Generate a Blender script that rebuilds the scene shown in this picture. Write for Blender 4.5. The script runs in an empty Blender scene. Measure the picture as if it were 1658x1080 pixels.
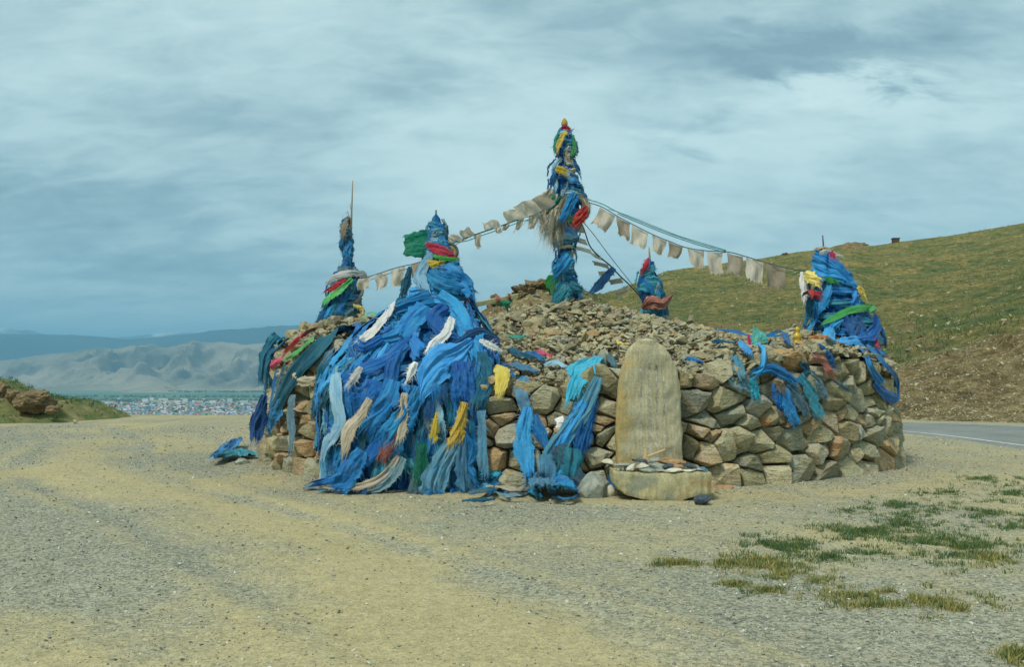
import bpy, bmesh, math, random
import numpy as np
from mathutils import Vector, Matrix, noise as mnoise
S = bpy.context.scene
COL = S.collection
random.seed(7)
RNG = np.random.default_rng(7)
F = 1600.0      # focal length in pixels of the 1658 px wide photograph
EYE = 1.6

# ------------------------------------------------------------------ camera
cam_d = bpy.data.cameras.new("camera")
cam = bpy.data.objects.new("camera", cam_d); COL.objects.link(cam)
cam.location = (0, 0, EYE); cam.rotation_euler = (math.radians(90), 0, 0)
cam_d.sensor_width = 36; cam_d.lens = 36 * F / 1658
cam_d.shift_y = 60 / 1658
cam_d.clip_start = 0.1; cam_d.clip_end = 200000
S.camera = cam
S.view_settings.view_transform = 'Standard'; S.view_settings.look = 'None'
S.view_settings.gamma = 1; S.view_settings.use_curve_mapping = False
S.view_settings.exposure = 1.12
S.cycles.max_bounces = 6; S.cycles.diffuse_bounces = 3; S.cycles.volume_bounces = 0
S.cycles.volume_step_rate = 5; S.cycles.use_denoising = True

# ------------------------------------------------------------------ sky
SUN_EL, SUN_AZ = math.radians(52), math.radians(215)   # azimuth clockwise from +Y: behind the camera, to its left
W = bpy.data.worlds.new("World"); S.world = W; W.use_nodes = True
nt = W.node_tree; nt.nodes.clear()
def N_(t, typ, **kw):
    n = t.nodes.new(typ)
    for k, v in kw.items():
        if k.startswith('i_'):
            key = k[2:]
            n.inputs[int(key) if key.isdigit() else key].default_value = v
        else: setattr(n, k, v)
    return n
def L_(t, a, b): t.links.new(a, b)
def ramp_(t, fac, stops, interp='LINEAR'):
    n = t.nodes.new('ShaderNodeValToRGB'); n.color_ramp.interpolation = interp
    e = n.color_ramp.elements
    while len(e) > 1: e.remove(e[-1])
    e[0].position = stops[0][0]; c = stops[0][1]
    e[0].color = (*c, 1) if isinstance(c, tuple) else (c, c, c, 1)
    for p, c in stops[1:]:
        x = e.new(p); x.color = (*c, 1) if isinstance(c, tuple) else (c, c, c, 1)
    if fac is not None: t.links.new(fac, n.inputs[0])
    return n
def math_(t, op, a, b=None, c=None, clamp=False):
    n = t.nodes.new('ShaderNodeMath'); n.operation = op; n.use_clamp = clamp
    for i, v in enumerate((a, b, c)):
        if v is None: continue
        if hasattr(v, 'links'): t.links.new(v, n.inputs[i])
        else: n.inputs[i].default_value = v
    return n.outputs[0]
def mix_(t, fac, a, b, blend='MIX'):
    n = t.nodes.new('ShaderNodeMix'); n.data_type = 'RGBA'; n.blend_type = blend
    for i, v in ((0, fac), (6, a), (7, b)):
        if hasattr(v, 'links'): t.links.new(v, n.inputs[i])
        elif isinstance(v, tuple): n.inputs[i].default_value = (*v[:3], 1)
        else: n.inputs[i].default_value = v
    return n.outputs[2]
def noise_(t, vec, scale, detail=4, rough=0.55, dist=0.0):
    n = t.nodes.new('ShaderNodeTexNoise')
    n.inputs['Scale'].default_value = scale; n.inputs['Detail'].default_value = detail
    n.inputs['Roughness'].default_value = rough; n.inputs['Distortion'].default_value = dist
    if vec is not None: t.links.new(vec, n.inputs['Vector'])
    return n.outputs['Fac']
def mapped(t, vec, scale=(1, 1, 1), loc=(0, 0, 0), rot=(0, 0, 0)):
    n = t.nodes.new('ShaderNodeMapping'); t.links.new(vec, n.inputs[0])
    n.inputs['Scale'].default_value = scale; n.inputs['Location'].default_value = loc; n.inputs['Rotation'].default_value = rot
    return n.outputs[0]

out = N_(nt, 'ShaderNodeOutputWorld')
sky = N_(nt, 'ShaderNodeTexSky', sky_type='NISHITA', sun_disc=False, sun_elevation=SUN_EL, sun_rotation=SUN_AZ)
bg1 = N_(nt, 'ShaderNodeBackground', i_Strength=0.08); L_(nt, sky.outputs[0], bg1.inputs[0])
tc = N_(nt, 'ShaderNodeTexCoord')
sep = N_(nt, 'ShaderNodeSeparateXYZ'); L_(nt, tc.outputs['Generated'], sep.inputs[0])
zz = math_(nt, 'ADD', math_(nt, 'MAXIMUM', sep.outputs[2], 0.0), 0.34)
cx = math_(nt, 'DIVIDE', sep.outputs[0], zz); cy = math_(nt, 'DIVIDE', sep.outputs[1], zz)
comb = N_(nt, 'ShaderNodeCombineXYZ'); L_(nt, cx, comb.inputs[0]); L_(nt, cy, comb.inputs[1])
cv = comb.outputs[0]
n1 = noise_(nt, mapped(nt, cv, (0.8, 1.0, 1), (3.1, 1.3, 0), (0, 0, 0.25)), 2.2, 8, 0.50, 0.4)
n2 = noise_(nt, mapped(nt, cv, (1.0, 2.0, 1), (7.7, 4.2, 2), (0, 0, -0.22)), 3.2, 9, 0.56, 0.8)
n3 = noise_(nt, mapped(nt, cv, (1.0, 1.9, 1), (1.7, 9.2, 5), (0, 0, 0.35)), 9.0, 9, 0.62, 0.5)
f = math_(nt, 'ADD', math_(nt, 'MULTIPLY', n1, 0.30), math_(nt, 'MULTIPLY', n2, 0.24))
f = math_(nt, 'ADD', f, math_(nt, 'MULTIPLY', n3, 0.20))
# where the thicker and the thinner cloud banks stand over the valley (azimuth and height of each)
yy_ = math_(nt, 'MAXIMUM', sep.outputs[1], 0.08)
wv1 = math_(nt, 'MULTIPLY', math_(nt, 'SUBTRACT', noise_(nt, mapped(nt, cv, (1, 2, 1), (2, 2, 2)), 4.0, 8, 0.6, 0.5), 0.5), 0.30)
wv2 = math_(nt, 'MULTIPLY', math_(nt, 'SUBTRACT', noise_(nt, mapped(nt, cv, (1, 2, 1), (9, 5, 2)), 5.0, 8, 0.62, 0.5), 0.5), 0.15)
uu = math_(nt, 'ADD', math_(nt, 'DIVIDE', sep.outputs[0], yy_), wv1); vv = math_(nt, 'ADD', math_(nt, 'DIVIDE', sep.outputs[2], yy_), wv2)
def bank_(px, py, rx, ry, k, f):
    du = math_(nt, 'DIVIDE', math_(nt, 'SUBTRACT', uu, (px - 829) / F), rx / F); dv = math_(nt, 'DIVIDE', math_(nt, 'SUBTRACT', vv, (600 - py) / F), ry / F)
    r2 = math_(nt, 'ADD', math_(nt, 'MULTIPLY', du, du), math_(nt, 'MULTIPLY', dv, dv))
    return math_(nt, 'ADD', f, math_(nt, 'MULTIPLY', math_(nt, 'EXPONENT', math_(nt, 'MULTIPLY', r2, -1.0)), k * 1.25))
for q in ((980, 260, 420, 150, .075), (520, 60, 240, 90, .03), (640, 130, 170, 55, -.075), (380, 215, 200, 45, -.045), (170, 320, 330, 42, -.085), (260, 420, 330, 36, -.07), (60, 60, 220, 90, -.05), (1330, 85, 240, 36, -.12), (1540, 110, 150, 30, -.06), (1330, 150, 120, 22, .09), (1150, 205, 130, 26, -.07), (1560, 250, 160, 60, -.05), (250, 500, 420, 34, -.02), (640, 440, 260, 60, .03), (900, 25, 260, 30, -.04), (1560, 60, 140, 40, -.04)):
    f = bank_(*q, f)
f = math_(nt, 'ADD', f, 0.138)
cloud = ramp_(nt, f, [(0.34, (0.155, 0.235, 0.262)), (0.43, (0.225, 0.325, 0.342)), (0.51, (0.325, 0.440, 0.440)), (0.58, (0.405, 0.525, 0.510)), (0.68, (0.47, 0.59, 0.57))])
bg2 = N_(nt, 'ShaderNodeBackground', i_Strength=0.775); L_(nt, cloud.outputs[0], bg2.inputs[0])
mx = N_(nt, 'ShaderNodeMixShader', i_0=0.90)
L_(nt, bg1.outputs[0], mx.inputs[1]); L_(nt, bg2.outputs[0], mx.inputs[2]); L_(nt, mx.outputs[0], out.inputs[0])
W.cycles.sampling_method = 'MANUAL'; W.cycles.sample_map_resolution = 512

# ------------------------------------------------------------------ sun
sun_d = bpy.data.lights.new("sun", 'SUN'); sun_d.energy = 1.5; sun_d.angle = math.radians(10); sun_d.color = (1, 0.95, 0.84)
sun = bpy.data.objects.new("sun", sun_d); COL.objects.link(sun)
d = Vector((math.sin(SUN_AZ) * math.cos(SUN_EL), math.cos(SUN_AZ) * math.cos(SUN_EL), math.sin(SUN_EL)))
sun.rotation_euler = d.to_track_quat('Z', 'Y').to_euler(); sun.location = (0, 0, 30)

# ------------------------------------------------------------------ helpers
def Wp(px, py, Y):
    """A point of the photograph at the distance Y."""
    return np.array([(px - 829) / F * Y, Y, EYE - (py - 600) / F * Y])
def interp(x, pts):
    a = np.array(pts, float); return np.interp(x, a[:, 0], a[:, 1])
def smooth_interp(x, pts):
    a = np.array(pts, float)
    xs = np.asarray(x, float)
    return (np.interp(xs - 12, a[:, 0], a[:, 1]) + np.interp(xs, a[:, 0], a[:, 1]) * 2 + np.interp(xs + 12, a[:, 0], a[:, 1])) / 4
def _h(ix, iy, s):
    n = (ix.astype(np.int64) * 374761393 + iy.astype(np.int64) * 668265263 + s * 982451653) & 0xFFFFFFFF
    n = ((n ^ (n >> 13)) * 1274126177) & 0xFFFFFFFF
    return ((n ^ (n >> 16)) & 0xFFFF) / 65535.0
def vn(x, y, s=0):
    x = np.asarray(x, float); y = np.asarray(y, float)
    ix = np.floor(x); iy = np.floor(y); fx = x - ix; fy = y - iy
    fx = fx * fx * fx * (fx * (fx * 6 - 15) + 10); fy = fy * fy * fy * (fy * (fy * 6 - 15) + 10)
    a = _h(ix, iy, s); b = _h(ix + 1, iy, s); c = _h(ix, iy + 1, s); e = _h(ix + 1, iy + 1, s)
    return (a * (1 - fx) + b * fx) * (1 - fy) + (c * (1 - fx) + e * fx) * fy
def fbm(x, y, o=5, s=0, g=0.5):
    v = 0; a = 1; t = 0
    for k in range(o):
        v = v + a * (vn(x * 2 ** k + 17.3 * k, y * 2 ** k - 9.1 * k, s + k) - 0.5) * 2; t += a; a *= g
    return v / t
def ridged(x, y, o=5, s=0):
    v = 0; a = 1; t = 0; w = 1
    for k in range(o):
        r = 1 - np.abs(vn(x * 2 ** k + 3.7 * k, y * 2 ** k + 5.1 * k, s + k) * 2 - 1)
        r = r * r * w; w = np.clip(r * 1.6, 0, 1); v = v + a * r; t += a; a *= 0.5
    return v / t
def mesh_np(name, V, faces, uv=None, attrs=None, smooth=True, mats=None, midx=None):
    """faces: list of integer arrays, each (m,3) or (m,4). uv: per vertex. attrs: name -> per-vertex floats."""
    V = np.asarray(V, np.float32); me = bpy.data.meshes.new(name)
    faces = [np.asarray(f, np.int32) for f in faces if len(f)]
    loops = np.concatenate([f.ravel() for f in faces]) if faces else np.zeros(0, np.int32)
    tot = np.concatenate([np.full(len(f), f.shape[1], np.int32) for f in faces])
    start = np.concatenate([[0], np.cumsum(tot)[:-1]]).astype(np.int32)
    me.vertices.add(len(V)); me.vertices.foreach_set('co', V.ravel())
    me.loops.add(len(loops)); me.loops.foreach_set('vertex_index', loops)
    me.polygons.add(len(tot)); me.polygons.foreach_set('loop_start', start)
    try: me.polygons.foreach_set('loop_total', tot)
    except Exception: pass
    me.polygons.foreach_set('use_smooth', np.full(len(tot), smooth, bool))
    if midx is not None: me.polygons.foreach_set('material_index', np.asarray(midx, np.int32))
    if uv is not None:
        l = me.uv_layers.new(name='UVMap'); l.data.foreach_set('uv', np.asarray(uv, np.float32)[loops].ravel())
    if attrs:
        for k, a in attrs.items():
            at = me.attributes.new(k, 'FLOAT', 'POINT'); at.data.foreach_set('value', np.asarray(a, np.float32))
    me.update(calc_edges=True); me.validate()
    for m in (mats or []): me.materials.append(m)
    return me
def put(name, me, parent=None, loc=(0, 0, 0), label=None, cat=None, group=None, kind=None):
    o = bpy.data.objects.new(name, me); COL.objects.link(o); o.location = loc
    if parent is not None: o.parent = parent
    if label: o['label'] = label
    if cat: o['category'] = cat
    if group: o['group'] = group
    if kind: o['kind'] = kind
    return o
def grid_faces(nr, nc, wrap=False):
    r = np.arange(nr - 1)[:, None]; c = np.arange(nc if wrap else nc - 1)[None, :]
    c2 = (c + 1) % nc
    return np.stack([r * nc + c, r * nc + c2, (r + 1) * nc + c2, (r + 1) * nc + c], -1).reshape(-1, 4)
def catmull(P, n):
    P = np.asarray(P, float)
    if len(P) == 2:
        t = np.linspace(0, 1, n)[:, None]; return P[0] * (1 - t) + P[1] * t
    Q = np.vstack([2 * P[0] - P[1], P, 2 * P[-1] - P[-2]])
    seg = np.linalg.norm(np.diff(P, axis=0), axis=1) + 1e-6; cum = np.concatenate([[0], np.cumsum(seg)])
    s = np.linspace(0, cum[-1], n); i = np.clip(np.searchsorted(cum, s, side='right') - 1, 0, len(seg) - 1)
    t = ((s - cum[i]) / seg[i])[:, None]
    p0, p1, p2, p3 = Q[i], Q[i + 1], Q[i + 2], Q[i + 3]
    return 0.5 * ((2 * p1) + (-p0 + p2) * t + (2 * p0 - 5 * p1 + 4 * p2 - p3) * t * t + (-p0 + 3 * p1 - 3 * p2 + p3) * t ** 3)
def unit(a): return a / (np.linalg.norm(a, axis=-1, keepdims=True) + 1e-9)
def tube(P, r, sides=6, n=None):
    P = catmull(P, n or max(3, len(P) * 5)); n = len(P)
    R = np.interp(np.linspace(0, 1, n), np.linspace(0, 1, len(r)), r) if hasattr(r, '__len__') else np.full(n, r)
    T = unit(np.gradient(P, axis=0)); up = np.where(np.abs(T[:, 2:3]) > 0.9, [[1.0, 0, 0]], [[0, 0, 1.0]])
    A = unit(np.cross(T, up)); B = np.cross(T, A)
    a = np.linspace(0, 2 * np.pi, sides, endpoint=False)
    V = P[:, None] + R[:, None, None] * (A[:, None] * np.cos(a)[None, :, None] + B[:, None] * np.sin(a)[None, :, None])
    V = V.reshape(-1, 3); Fq = grid_faces(n, sides, True); k = len(V)
    V = np.vstack([V, P[0], P[-1]]); c = np.arange(sides); c2 = (c + 1) % sides
    t1 = np.stack([np.full(sides, k), c2, c], 1); t2 = np.stack([np.full(sides, k + 1), (n - 1) * sides + c, (n - 1) * sides + c2], 1)
    return V, [Fq, np.vstack([t1, t2])]

# ------------------------------------------------------------------ materials
def newmat(name):
    m = bpy.data.materials.new(name); m.use_nodes = True; t = m.node_tree
    b = t.nodes['Principled BSDF']; b.inputs['Specular IOR Level'].default_value = 0.2
    return m, t, b
def cloth_mat(name, c, faded, rough=0.62, vary=1.0, fade_amt=0.55, transl=0.0):
    m, t, b = newmat(name)
    uvn = N_(t, 'ShaderNodeUVMap'); oi = N_(t, 'ShaderNodeObjectInfo')
    off = math_(t, 'MULTIPLY', oi.outputs['Random'], 57.0)
    ad = N_(t, 'ShaderNodeVectorMath', operation='ADD'); L_(t, uvn.outputs[0], ad.inputs[0]); L_(t, off, ad.inputs[1])
    streak = noise_(t, mapped(t, ad.outputs[0], (9, 1.3, 1)), 3.0, 5, 0.65, 0.3)
    blot = noise_(t, mapped(t, ad.outputs[0], (2.2, 1.2, 1)), 2.2, 4, 0.6)
    k = math_(t, 'ADD', math_(t, 'MULTIPLY', streak, 0.55), math_(t, 'MULTIPLY', blot, 0.6))
    k = math_(t, 'ADD', k, math_(t, 'MULTIPLY', math_(t, 'SUBTRACT', oi.outputs['Random'], 0.5), 0.28))
    fac = ramp_(t, k, [(0.45, 0.0), (0.74, 1.0)]).outputs[0]
    fac = math_(t, 'MULTIPLY', fac, min(1.0, fade_amt * 1.5))
    colr = mix_(t, fac, c, faded)
    dust = ramp_(t, noise_(t, mapped(t, ad.outputs[0], (5, 2.0, 1), (4, 4, 4)), 4.0, 6, 0.7), [(0.52, 0.0), (0.72, 0.32)]).outputs[0]
    colr = mix_(t, dust, colr, (0.28, 0.25, 0.15))
    hs = N_(t, 'ShaderNodeHueSaturation'); L_(t, colr, hs.inputs['Color'])
    r2 = N_(t, 'ShaderNodeTexWhiteNoise', noise_dimensions='1D'); L_(t, oi.outputs['Random'], r2.inputs['W'])
    L_(t, math_(t, 'ADD', 0.5 - 0.022 * vary, math_(t, 'MULTIPLY', r2.outputs['Value'], 0.024 * vary)), hs.inputs['Hue'])
    L_(t, math_(t, 'ADD', 0.62, math_(t, 'MULTIPLY', oi.outputs['Random'], 0.48 * vary)), hs.inputs['Value'])
    L_(t, hs.outputs[0], b.inputs['Base Color'])
    b.inputs['Roughness'].default_value = rough
    b.inputs['Sheen Weight'].default_value = 0.06; b.inputs['Sheen Roughness'].default_value = 0.5
    bn = N_(t, 'ShaderNodeBump', i_Strength=0.9, i_Distance=0.030)
    bh = math_(t, 'ADD', noise_(t, mapped(t, ad.outputs[0], (7, 1.4, 1), (0, 2, 0)), 3.0, 6, 0.72, 1.4), math_(t, 'MULTIPLY', noise_(t, mapped(t, ad.outputs[0], (3, 6, 1)), 4, 3), 0.35))
    L_(t, bh, bn.inputs['Height']); L_(t, bn.outputs[0], b.inputs['Normal'])
    if transl:
        o = t.nodes['Material Output']; tr = N_(t, 'ShaderNodeBsdfTranslucent'); L_(t, hs.outputs[0], tr.inputs[0]); L_(t, bn.outputs[0], tr.inputs['Normal'])
        ms = N_(t, 'ShaderNodeMixShader', i_0=transl); L_(t, b.outputs[0], ms.inputs[1]); L_(t, tr.outputs[0], ms.inputs[2]); L_(t, ms.outputs[0], o.inputs[0])
    return m
CM = {
 'royal': cloth_mat('cloth_royal_blue', (0.003, 0.100, 0.40), (0.03, 0.24, 0.54)),
 'deep': cloth_mat('cloth_deep_blue', (0.003, 0.058, 0.21), (0.02, 0.16, 0.36)),
 'bright': cloth_mat('cloth_bright_blue', (0.004, 0.150, 0.52), (0.06, 0.32, 0.64)),
 'teal': cloth_mat('cloth_teal', (0.005, 0.110, 0.20), (0.04, 0.23, 0.33)),
 'cyan': cloth_mat('cloth_turquoise', (0.006, 0.30, 0.50), (0.06, 0.42, 0.58)),
 'pale': cloth_mat('cloth_pale_blue', (0.075, 0.25, 0.43), (0.28, 0.45, 0.54)),
 'slate': cloth_mat('cloth_slate', (0.055, 0.13, 0.19), (0.16, 0.26, 0.30)),
 'white': cloth_mat('cloth_white', (0.58, 0.60, 0.58), (0.72, 0.72, 0.68)),
 'beige': cloth_mat('cloth_beige', (0.34, 0.30, 0.20), (0.52, 0.47, 0.34)),
 'flag': cloth_mat('cloth_flag', (0.62, 0.53, 0.37), (0.85, 0.81, 0.70), transl=0.5),
 'yellow': cloth_mat('cloth_yellow', (0.58, 0.44, 0.03), (0.68, 0.58, 0.18)),
 'green': cloth_mat('cloth_green', (0.02, 0.26, 0.055), (0.12, 0.42, 0.18)),
 'emerald': cloth_mat('cloth_emerald', (0.004, 0.19, 0.125), (0.02, 0.28, 0.2), transl=0.25),
 'red': cloth_mat('cloth_red', (0.42, 0.02, 0.015), (0.52, 0.10, 0.07)),
 'pink': cloth_mat('cloth_pink', (0.58, 0.03, 0.10), (0.65, 0.16, 0.22)),
 'orange': cloth_mat('cloth_orange', (0.65, 0.22, 0.015), (0.66, 0.34, 0.10)),
 'rose': cloth_mat('cloth_rose_brown', (0.27, 0.10, 0.06), (0.42, 0.22, 0.15)),
 'aqua': cloth_mat('cloth_aqua', (0.12, 0.56, 0.50), (0.2, 0.62, 0.56), transl=0.3),
}
CNAME = dict(royal='royal blue', deep='deep blue', bright='bright blue', teal='dull teal', cyan='turquoise', pale='pale blue', slate='grey blue', white='white', beige='beige', yellow='yellow', green='green', emerald='emerald', red='red', pink='pink', orange='orange', rose='rusty pink', aqua='aqua')

def stone_mat(name, attr=None, lo=0.0, warm=0.0):
    m, t, b = newmat(name)
    tcn = N_(t, 'ShaderNodeTexCoord'); oi = N_(t, 'ShaderNodeObjectInfo')
    if attr:
        a = N_(t, 'ShaderNodeAttribute', attribute_name=attr); rnd = a.outputs['Fac']; vec = tcn.outputs['Object']
    else:
        rnd = oi.outputs['Random']
        ad = N_(t, 'ShaderNodeVectorMath', operation='ADD'); L_(t, tcn.outputs['Object'], ad.inputs[0])
        L_(t, math_(t, 'MULTIPLY', rnd, 91.0), ad.inputs[1]); vec = ad.outputs[0]
    base = ramp_(t, rnd, [(0.0, (0.17, 0.155, 0.095)), (0.18, (0.36, 0.325, 0.20)), (0.36, (0.24, 0.25, 0.20)), (0.50, (0.42, 0.38, 0.25)), (0.62, (0.165, 0.175, 0.15)), (0.74, (0.33, 0.27, 0.15)), (0.84, (0.30, 0.31, 0.27)), (0.93, (0.36, 0.22, 0.105)), (1.0, (0.46, 0.42, 0.30))]).outputs[0]
    p1 = ramp_(t, noise_(t, vec, 5.5, 6, 0.65, 0.4), [(0.42, 0.0), (0.66, 1.0)]).outputs[0]
    c = mix_(t, math_(t, 'MULTIPLY', p1, 0.6), base, (0.26, 0.205, 0.10))
    p2 = ramp_(t, noise_(t, mapped(t, vec, (1, 1, 1), (5, 5, 5)), 3.2, 5, 0.6, 0.6), [(0.56, 0.0), (0.70, 1.0)]).outputs[0]
    c = mix_(t, math_(t, 'MULTIPLY', p2, 0.55), c, (0.36, 0.36, 0.30))
    p3 = ramp_(t, noise_(t, mapped(t, vec, (1, 1, 1), (15, 5, 9)), 2.3, 4, 0.55, 0.5), [(0.62, 0.0), (0.70, 1.0)]).outputs[0]
    c = mix_(t, math_(t, 'MULTIPLY', p3, 0.65), c, (0.34, 0.17, 0.07))
    grain = noise_(t, vec, 70, 4, 0.75)
    c = mix_(t, 1.0, c, ramp_(t, grain, [(0.3, (0.50, 0.50, 0.46)), (0.52, (1.0, 1.0, 1.0)), (0.72, (1.5, 1.48, 1.38))]).outputs[0], 'MULTIPLY')
    crack = ramp_(t, noise_(t, mapped(t, vec, (1, 1, 3), (1, 1, 2), (0.4, 0.3, 0)), 8, 7, 0.75, 1.2), [(0.38, (0.45, 0.43, 0.36)), (0.47, (1, 1, 1))]).outputs[0]
    c = mix_(t, 0.85, c, crack, 'MULTIPLY')
    c = mix_(t, 1.0, c, (1.24, 1.25, 1.22), 'MULTIPLY'); L_(t, c, b.inputs['Base Color']); b.inputs['Roughness'].default_value = 0.93
    bn = N_(t, 'ShaderNodeBump', i_Strength=0.95, i_Distance=0.035)
    hgt = math_(t, 'ADD', noise_(t, vec, 14, 8, 0.7), math_(t, 'MULTIPLY', noise_(t, mapped(t, vec, (1, 1, 4), (2, 2, 2), (0.3, 0.4, 0)), 6, 5, 0.6), 0.9))
    L_(t, hgt, bn.inputs['Height']); L_(t, bn.outputs[0], b.inputs['Normal'])
    return m
M_STONE = stone_mat('cairn_stone')
M_RUBBLE = stone_mat('rubble_stone', 'rnd')
def plain_mat(name, c1, c2, scale=6, stretch=(1, 1, 1), rough=0.9, bump=0.3, dist=0.01, metal=0.0):
    m, t, b = newmat(name); tcn = N_(t, 'ShaderNodeTexCoord'); v = mapped(t, tcn.outputs['Object'], stretch)
    f = noise_(t, v, scale, 6, 0.65, 0.4); L_(t, ramp_(t, f, [(0.33, c1), (0.67, c2)]).outputs[0], b.inputs['Base Color'])
    b.inputs['Roughness'].default_value = rough; b.inputs['Metallic'].default_value = metal
    bn = N_(t, 'ShaderNodeBump', i_Strength=bump, i_Distance=dist); L_(t, noise_(t, v, scale * 3, 6, 0.7), bn.inputs['Height']); L_(t, bn.outputs[0], b.inputs['Normal'])
    return m
M_WOOD = plain_mat('old_wood', (0.20, 0.14, 0.06), (0.42, 0.32, 0.16), 8, (6, 6, 0.7))
M_NEWWOOD = plain_mat('fresh_wood', (0.55, 0.33, 0.14), (0.68, 0.45, 0.22), 8, (6, 6, 6))
M_IRON = plain_mat('dark_iron', (0.03, 0.04, 0.045), (0.09, 0.10, 0.10), 20)
M_ROPE = plain_mat('dark_rope', (0.03, 0.06, 0.07), (0.14, 0.15, 0.11), 30)
M_TEALROPE = plain_mat('teal_rope', (0.02, 0.20, 0.22), (0.10, 0.36, 0.36), 20)
M_RUBBER = plain_mat('rubber', (0.03, 0.045, 0.05), (0.10, 0.12, 0.12), 12, rough=0.6)
M_GOLD = plain_mat('gold_paint', (0.35, 0.22, 0.03), (0.62, 0.42, 0.06), 12, rough=0.45, metal=0.3)
M_HAIR = cloth_mat('horse_hair', (0.22, 0.20, 0.13), (0.50, 0.47, 0.35))
M_PAPER = plain_mat('scrap_paper', (0.62, 0.62, 0.60), (0.75, 0.74, 0.72), 8)
# ================================================================== TERRAIN
# ---- gravel ground
SAND_LINES = [
 [(-12, 27), (-9.2, 22), (-7.1, 16), (-5.2, 13.2), (-3.85, 11.6), (-2.6, 9.8), (-1.75, 8.5), (-1.0, 7.4), (-0.45, 6.5), (0.15, 5.5), (0.8, 4.2)],
 [(-4.8, 15.2), (-2.5, 13.0), (0.5, 12.3), (2.5, 12.2), (5, 13.1), (7.2, 15.2)],
 [(-12, 30), (-8, 24), (-6, 19)],
 [(-3.2, 6.3), (-2.6, 5.6), (-2.0, 4.6)],
]
def seg_dist(x, y, line):
    best = np.full(x.shape, 1e9)
    for (ax, ay), (bx, by) in zip(line[:-1], line[1:]):
        dx, dy = bx - ax, by - ay; L = dx * dx + dy * dy
        t = np.clip(((x - ax) * dx + (y - ay) * dy) / L, 0, 1)
        best = np.minimum(best, np.hypot(x - ax - t * dx, y - ay - t * dy))
    return best
def seg_signed(x, y):
    'distance from the middle of the track, with a side'
    L = SAND_LINES[0]; X0 = np.interp(y, [p[1] for p in L][::-1], [p[0] for p in L][::-1]); return (x - X0) * 0.8
def sandiness(x, y):
    w = fbm(x * 0.7, y * 0.7, 4, 11) * 0.7
    d0 = seg_dist(x, y, SAND_LINES[0]); a = 0.85 * np.exp(-((d0 + w * 0.9) / 0.80) ** 2)
    a = np.maximum(a, 0.42 * np.exp(-((seg_dist(x, y, SAND_LINES[1]) + w * 0.6) / 0.6) ** 2))
    a = np.maximum(a, 0.55 * np.exp(-((seg_dist(x, y, SAND_LINES[2]) + w) / 0.8) ** 2))
    a = np.maximum(a, 0.5 * np.exp(-((seg_dist(x, y, SAND_LINES[3]) + w * 0.4) / 0.35) ** 2))
    a = a * 0.60 + 0.41 + 0.45 * fbm(x * 0.45 + 4, y * 0.45, 5, 23) + 0.24 * fbm(seg_signed(x, y) * 2.6, y * 0.16 + 3, 3, 29)
    # coarser grey gravel: beside the track, ahead of the cairn, and where the wheels turn
    for (gx, gy, rx, ry, k) in ((-2.9, 7.2, 1.5, 1.6, .65), (-4.6, 9.5, 1.6, 2.4, .5), (1.9, 6.3, 1.1, 1.3, .45), (0.6, 7.9, 1.1, 1.0, .35), (-5.6, 18.5, 1.5, 3.6, .5), (-11, 24, 3, 4, .5), (2.5, 5.0, 1, .8, .4), (-7.5, 12, 2, 3, .4), (4.5, 8, 1.2, .8, .2)):
        a = a - k * np.exp(-(((x - gx) / rx) ** 2 + ((y - gy) / ry) ** 2))
    # two faint wheel ruts
    for off in (-0.75, 0.75):
        sg = seg_signed(x, y); a = a - 0.36 * np.exp(-((sg - off * 1.15) / 0.10) ** 2) * (0.5 + fbm(x * 0.8, y * 0.8, 2, 88)) + 0.24 * np.exp(-((sg - off * 1.5) / 0.09) ** 2)
    return np.clip(a, 0, 1)
def ground_z(x, y):
    z = 0.018 * fbm(x * 0.8, y * 0.8, 4, 5) + 0.006 * fbm(x * 5, y * 5, 3, 9)
    d0 = seg_dist(x, y, SAND_LINES[0])
    z = z - 0.020 * np.exp(-((d0 - 0.75) / 0.22) ** 2) + 0.012 * np.exp(-((d0 - 1.15) / 0.25) ** 2)
    # mound of trodden earth round the foot of the cairn
    r = np.hypot(x - 1.2, y - 18.7); z = z + 0.05 * np.exp(-((r - 5.7) / 0.45) ** 2)
    edge = 35.6 + 0.8 * fbm(x * 0.15, 0 * x, 3, 3) - 0.10 * np.clip(-x - 9, 0, 30)
    dd = np.clip(y - edge, 0, None)
    return z - dd * 0.35 - np.clip(dd - 6, 0, None) * 0.1
xs = np.concatenate([np.linspace(-70, -16, 40)[:-1], np.linspace(-16, 14, 330), np.linspace(14, 70, 40)[1:]])
ys = np.concatenate([np.linspace(-30, 2.5, 30)[:-1], 2.5 + (np.linspace(0, 1, 380) ** 1.7) * 37.5, np.linspace(40, 160, 30)[1:]])
gx, gy = np.meshgrid(xs, ys); gz = ground_z(gx, gy)
m, t, b = newmat('gravel_ground')
geo = N_(t, 'ShaderNodeNewGeometry'); pos = geo.outputs['Position']
at = N_(t, 'ShaderNodeAttribute', attribute_name='sand')
brk = math_(t, 'ADD', at.outputs['Fac'], math_(t, 'MULTIPLY', math_(t, 'SUBTRACT', noise_(t, pos, 2.3, 8, 0.72), 0.5), 1.1))
sandf = ramp_(t, brk, [(0.08, 0.0), (0.78, 1.0)]).outputs[0]
big = noise_(t, pos, 0.5, 4, 0.5)
sandc = mix_(t, big, (0.36, 0.305, 0.165), (0.43, 0.375, 0.225))
gravc = mix_(t, big, (0.245, 0.25, 0.205), (0.36, 0.35, 0.27))
c = mix_(t, sandf, gravc, sandc)
vor = N_(t, 'ShaderNodeTexVoronoi', i_Scale=42.0); L_(t, pos, vor.inputs['Vector'])
cellc = ramp_(t, math_(t, 'FRACT', math_(t, 'MULTIPLY', N_(t, 'ShaderNodeSeparateColor').outputs[0], 1.0)), [(0, 1.0), (1, 1.0)])
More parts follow.
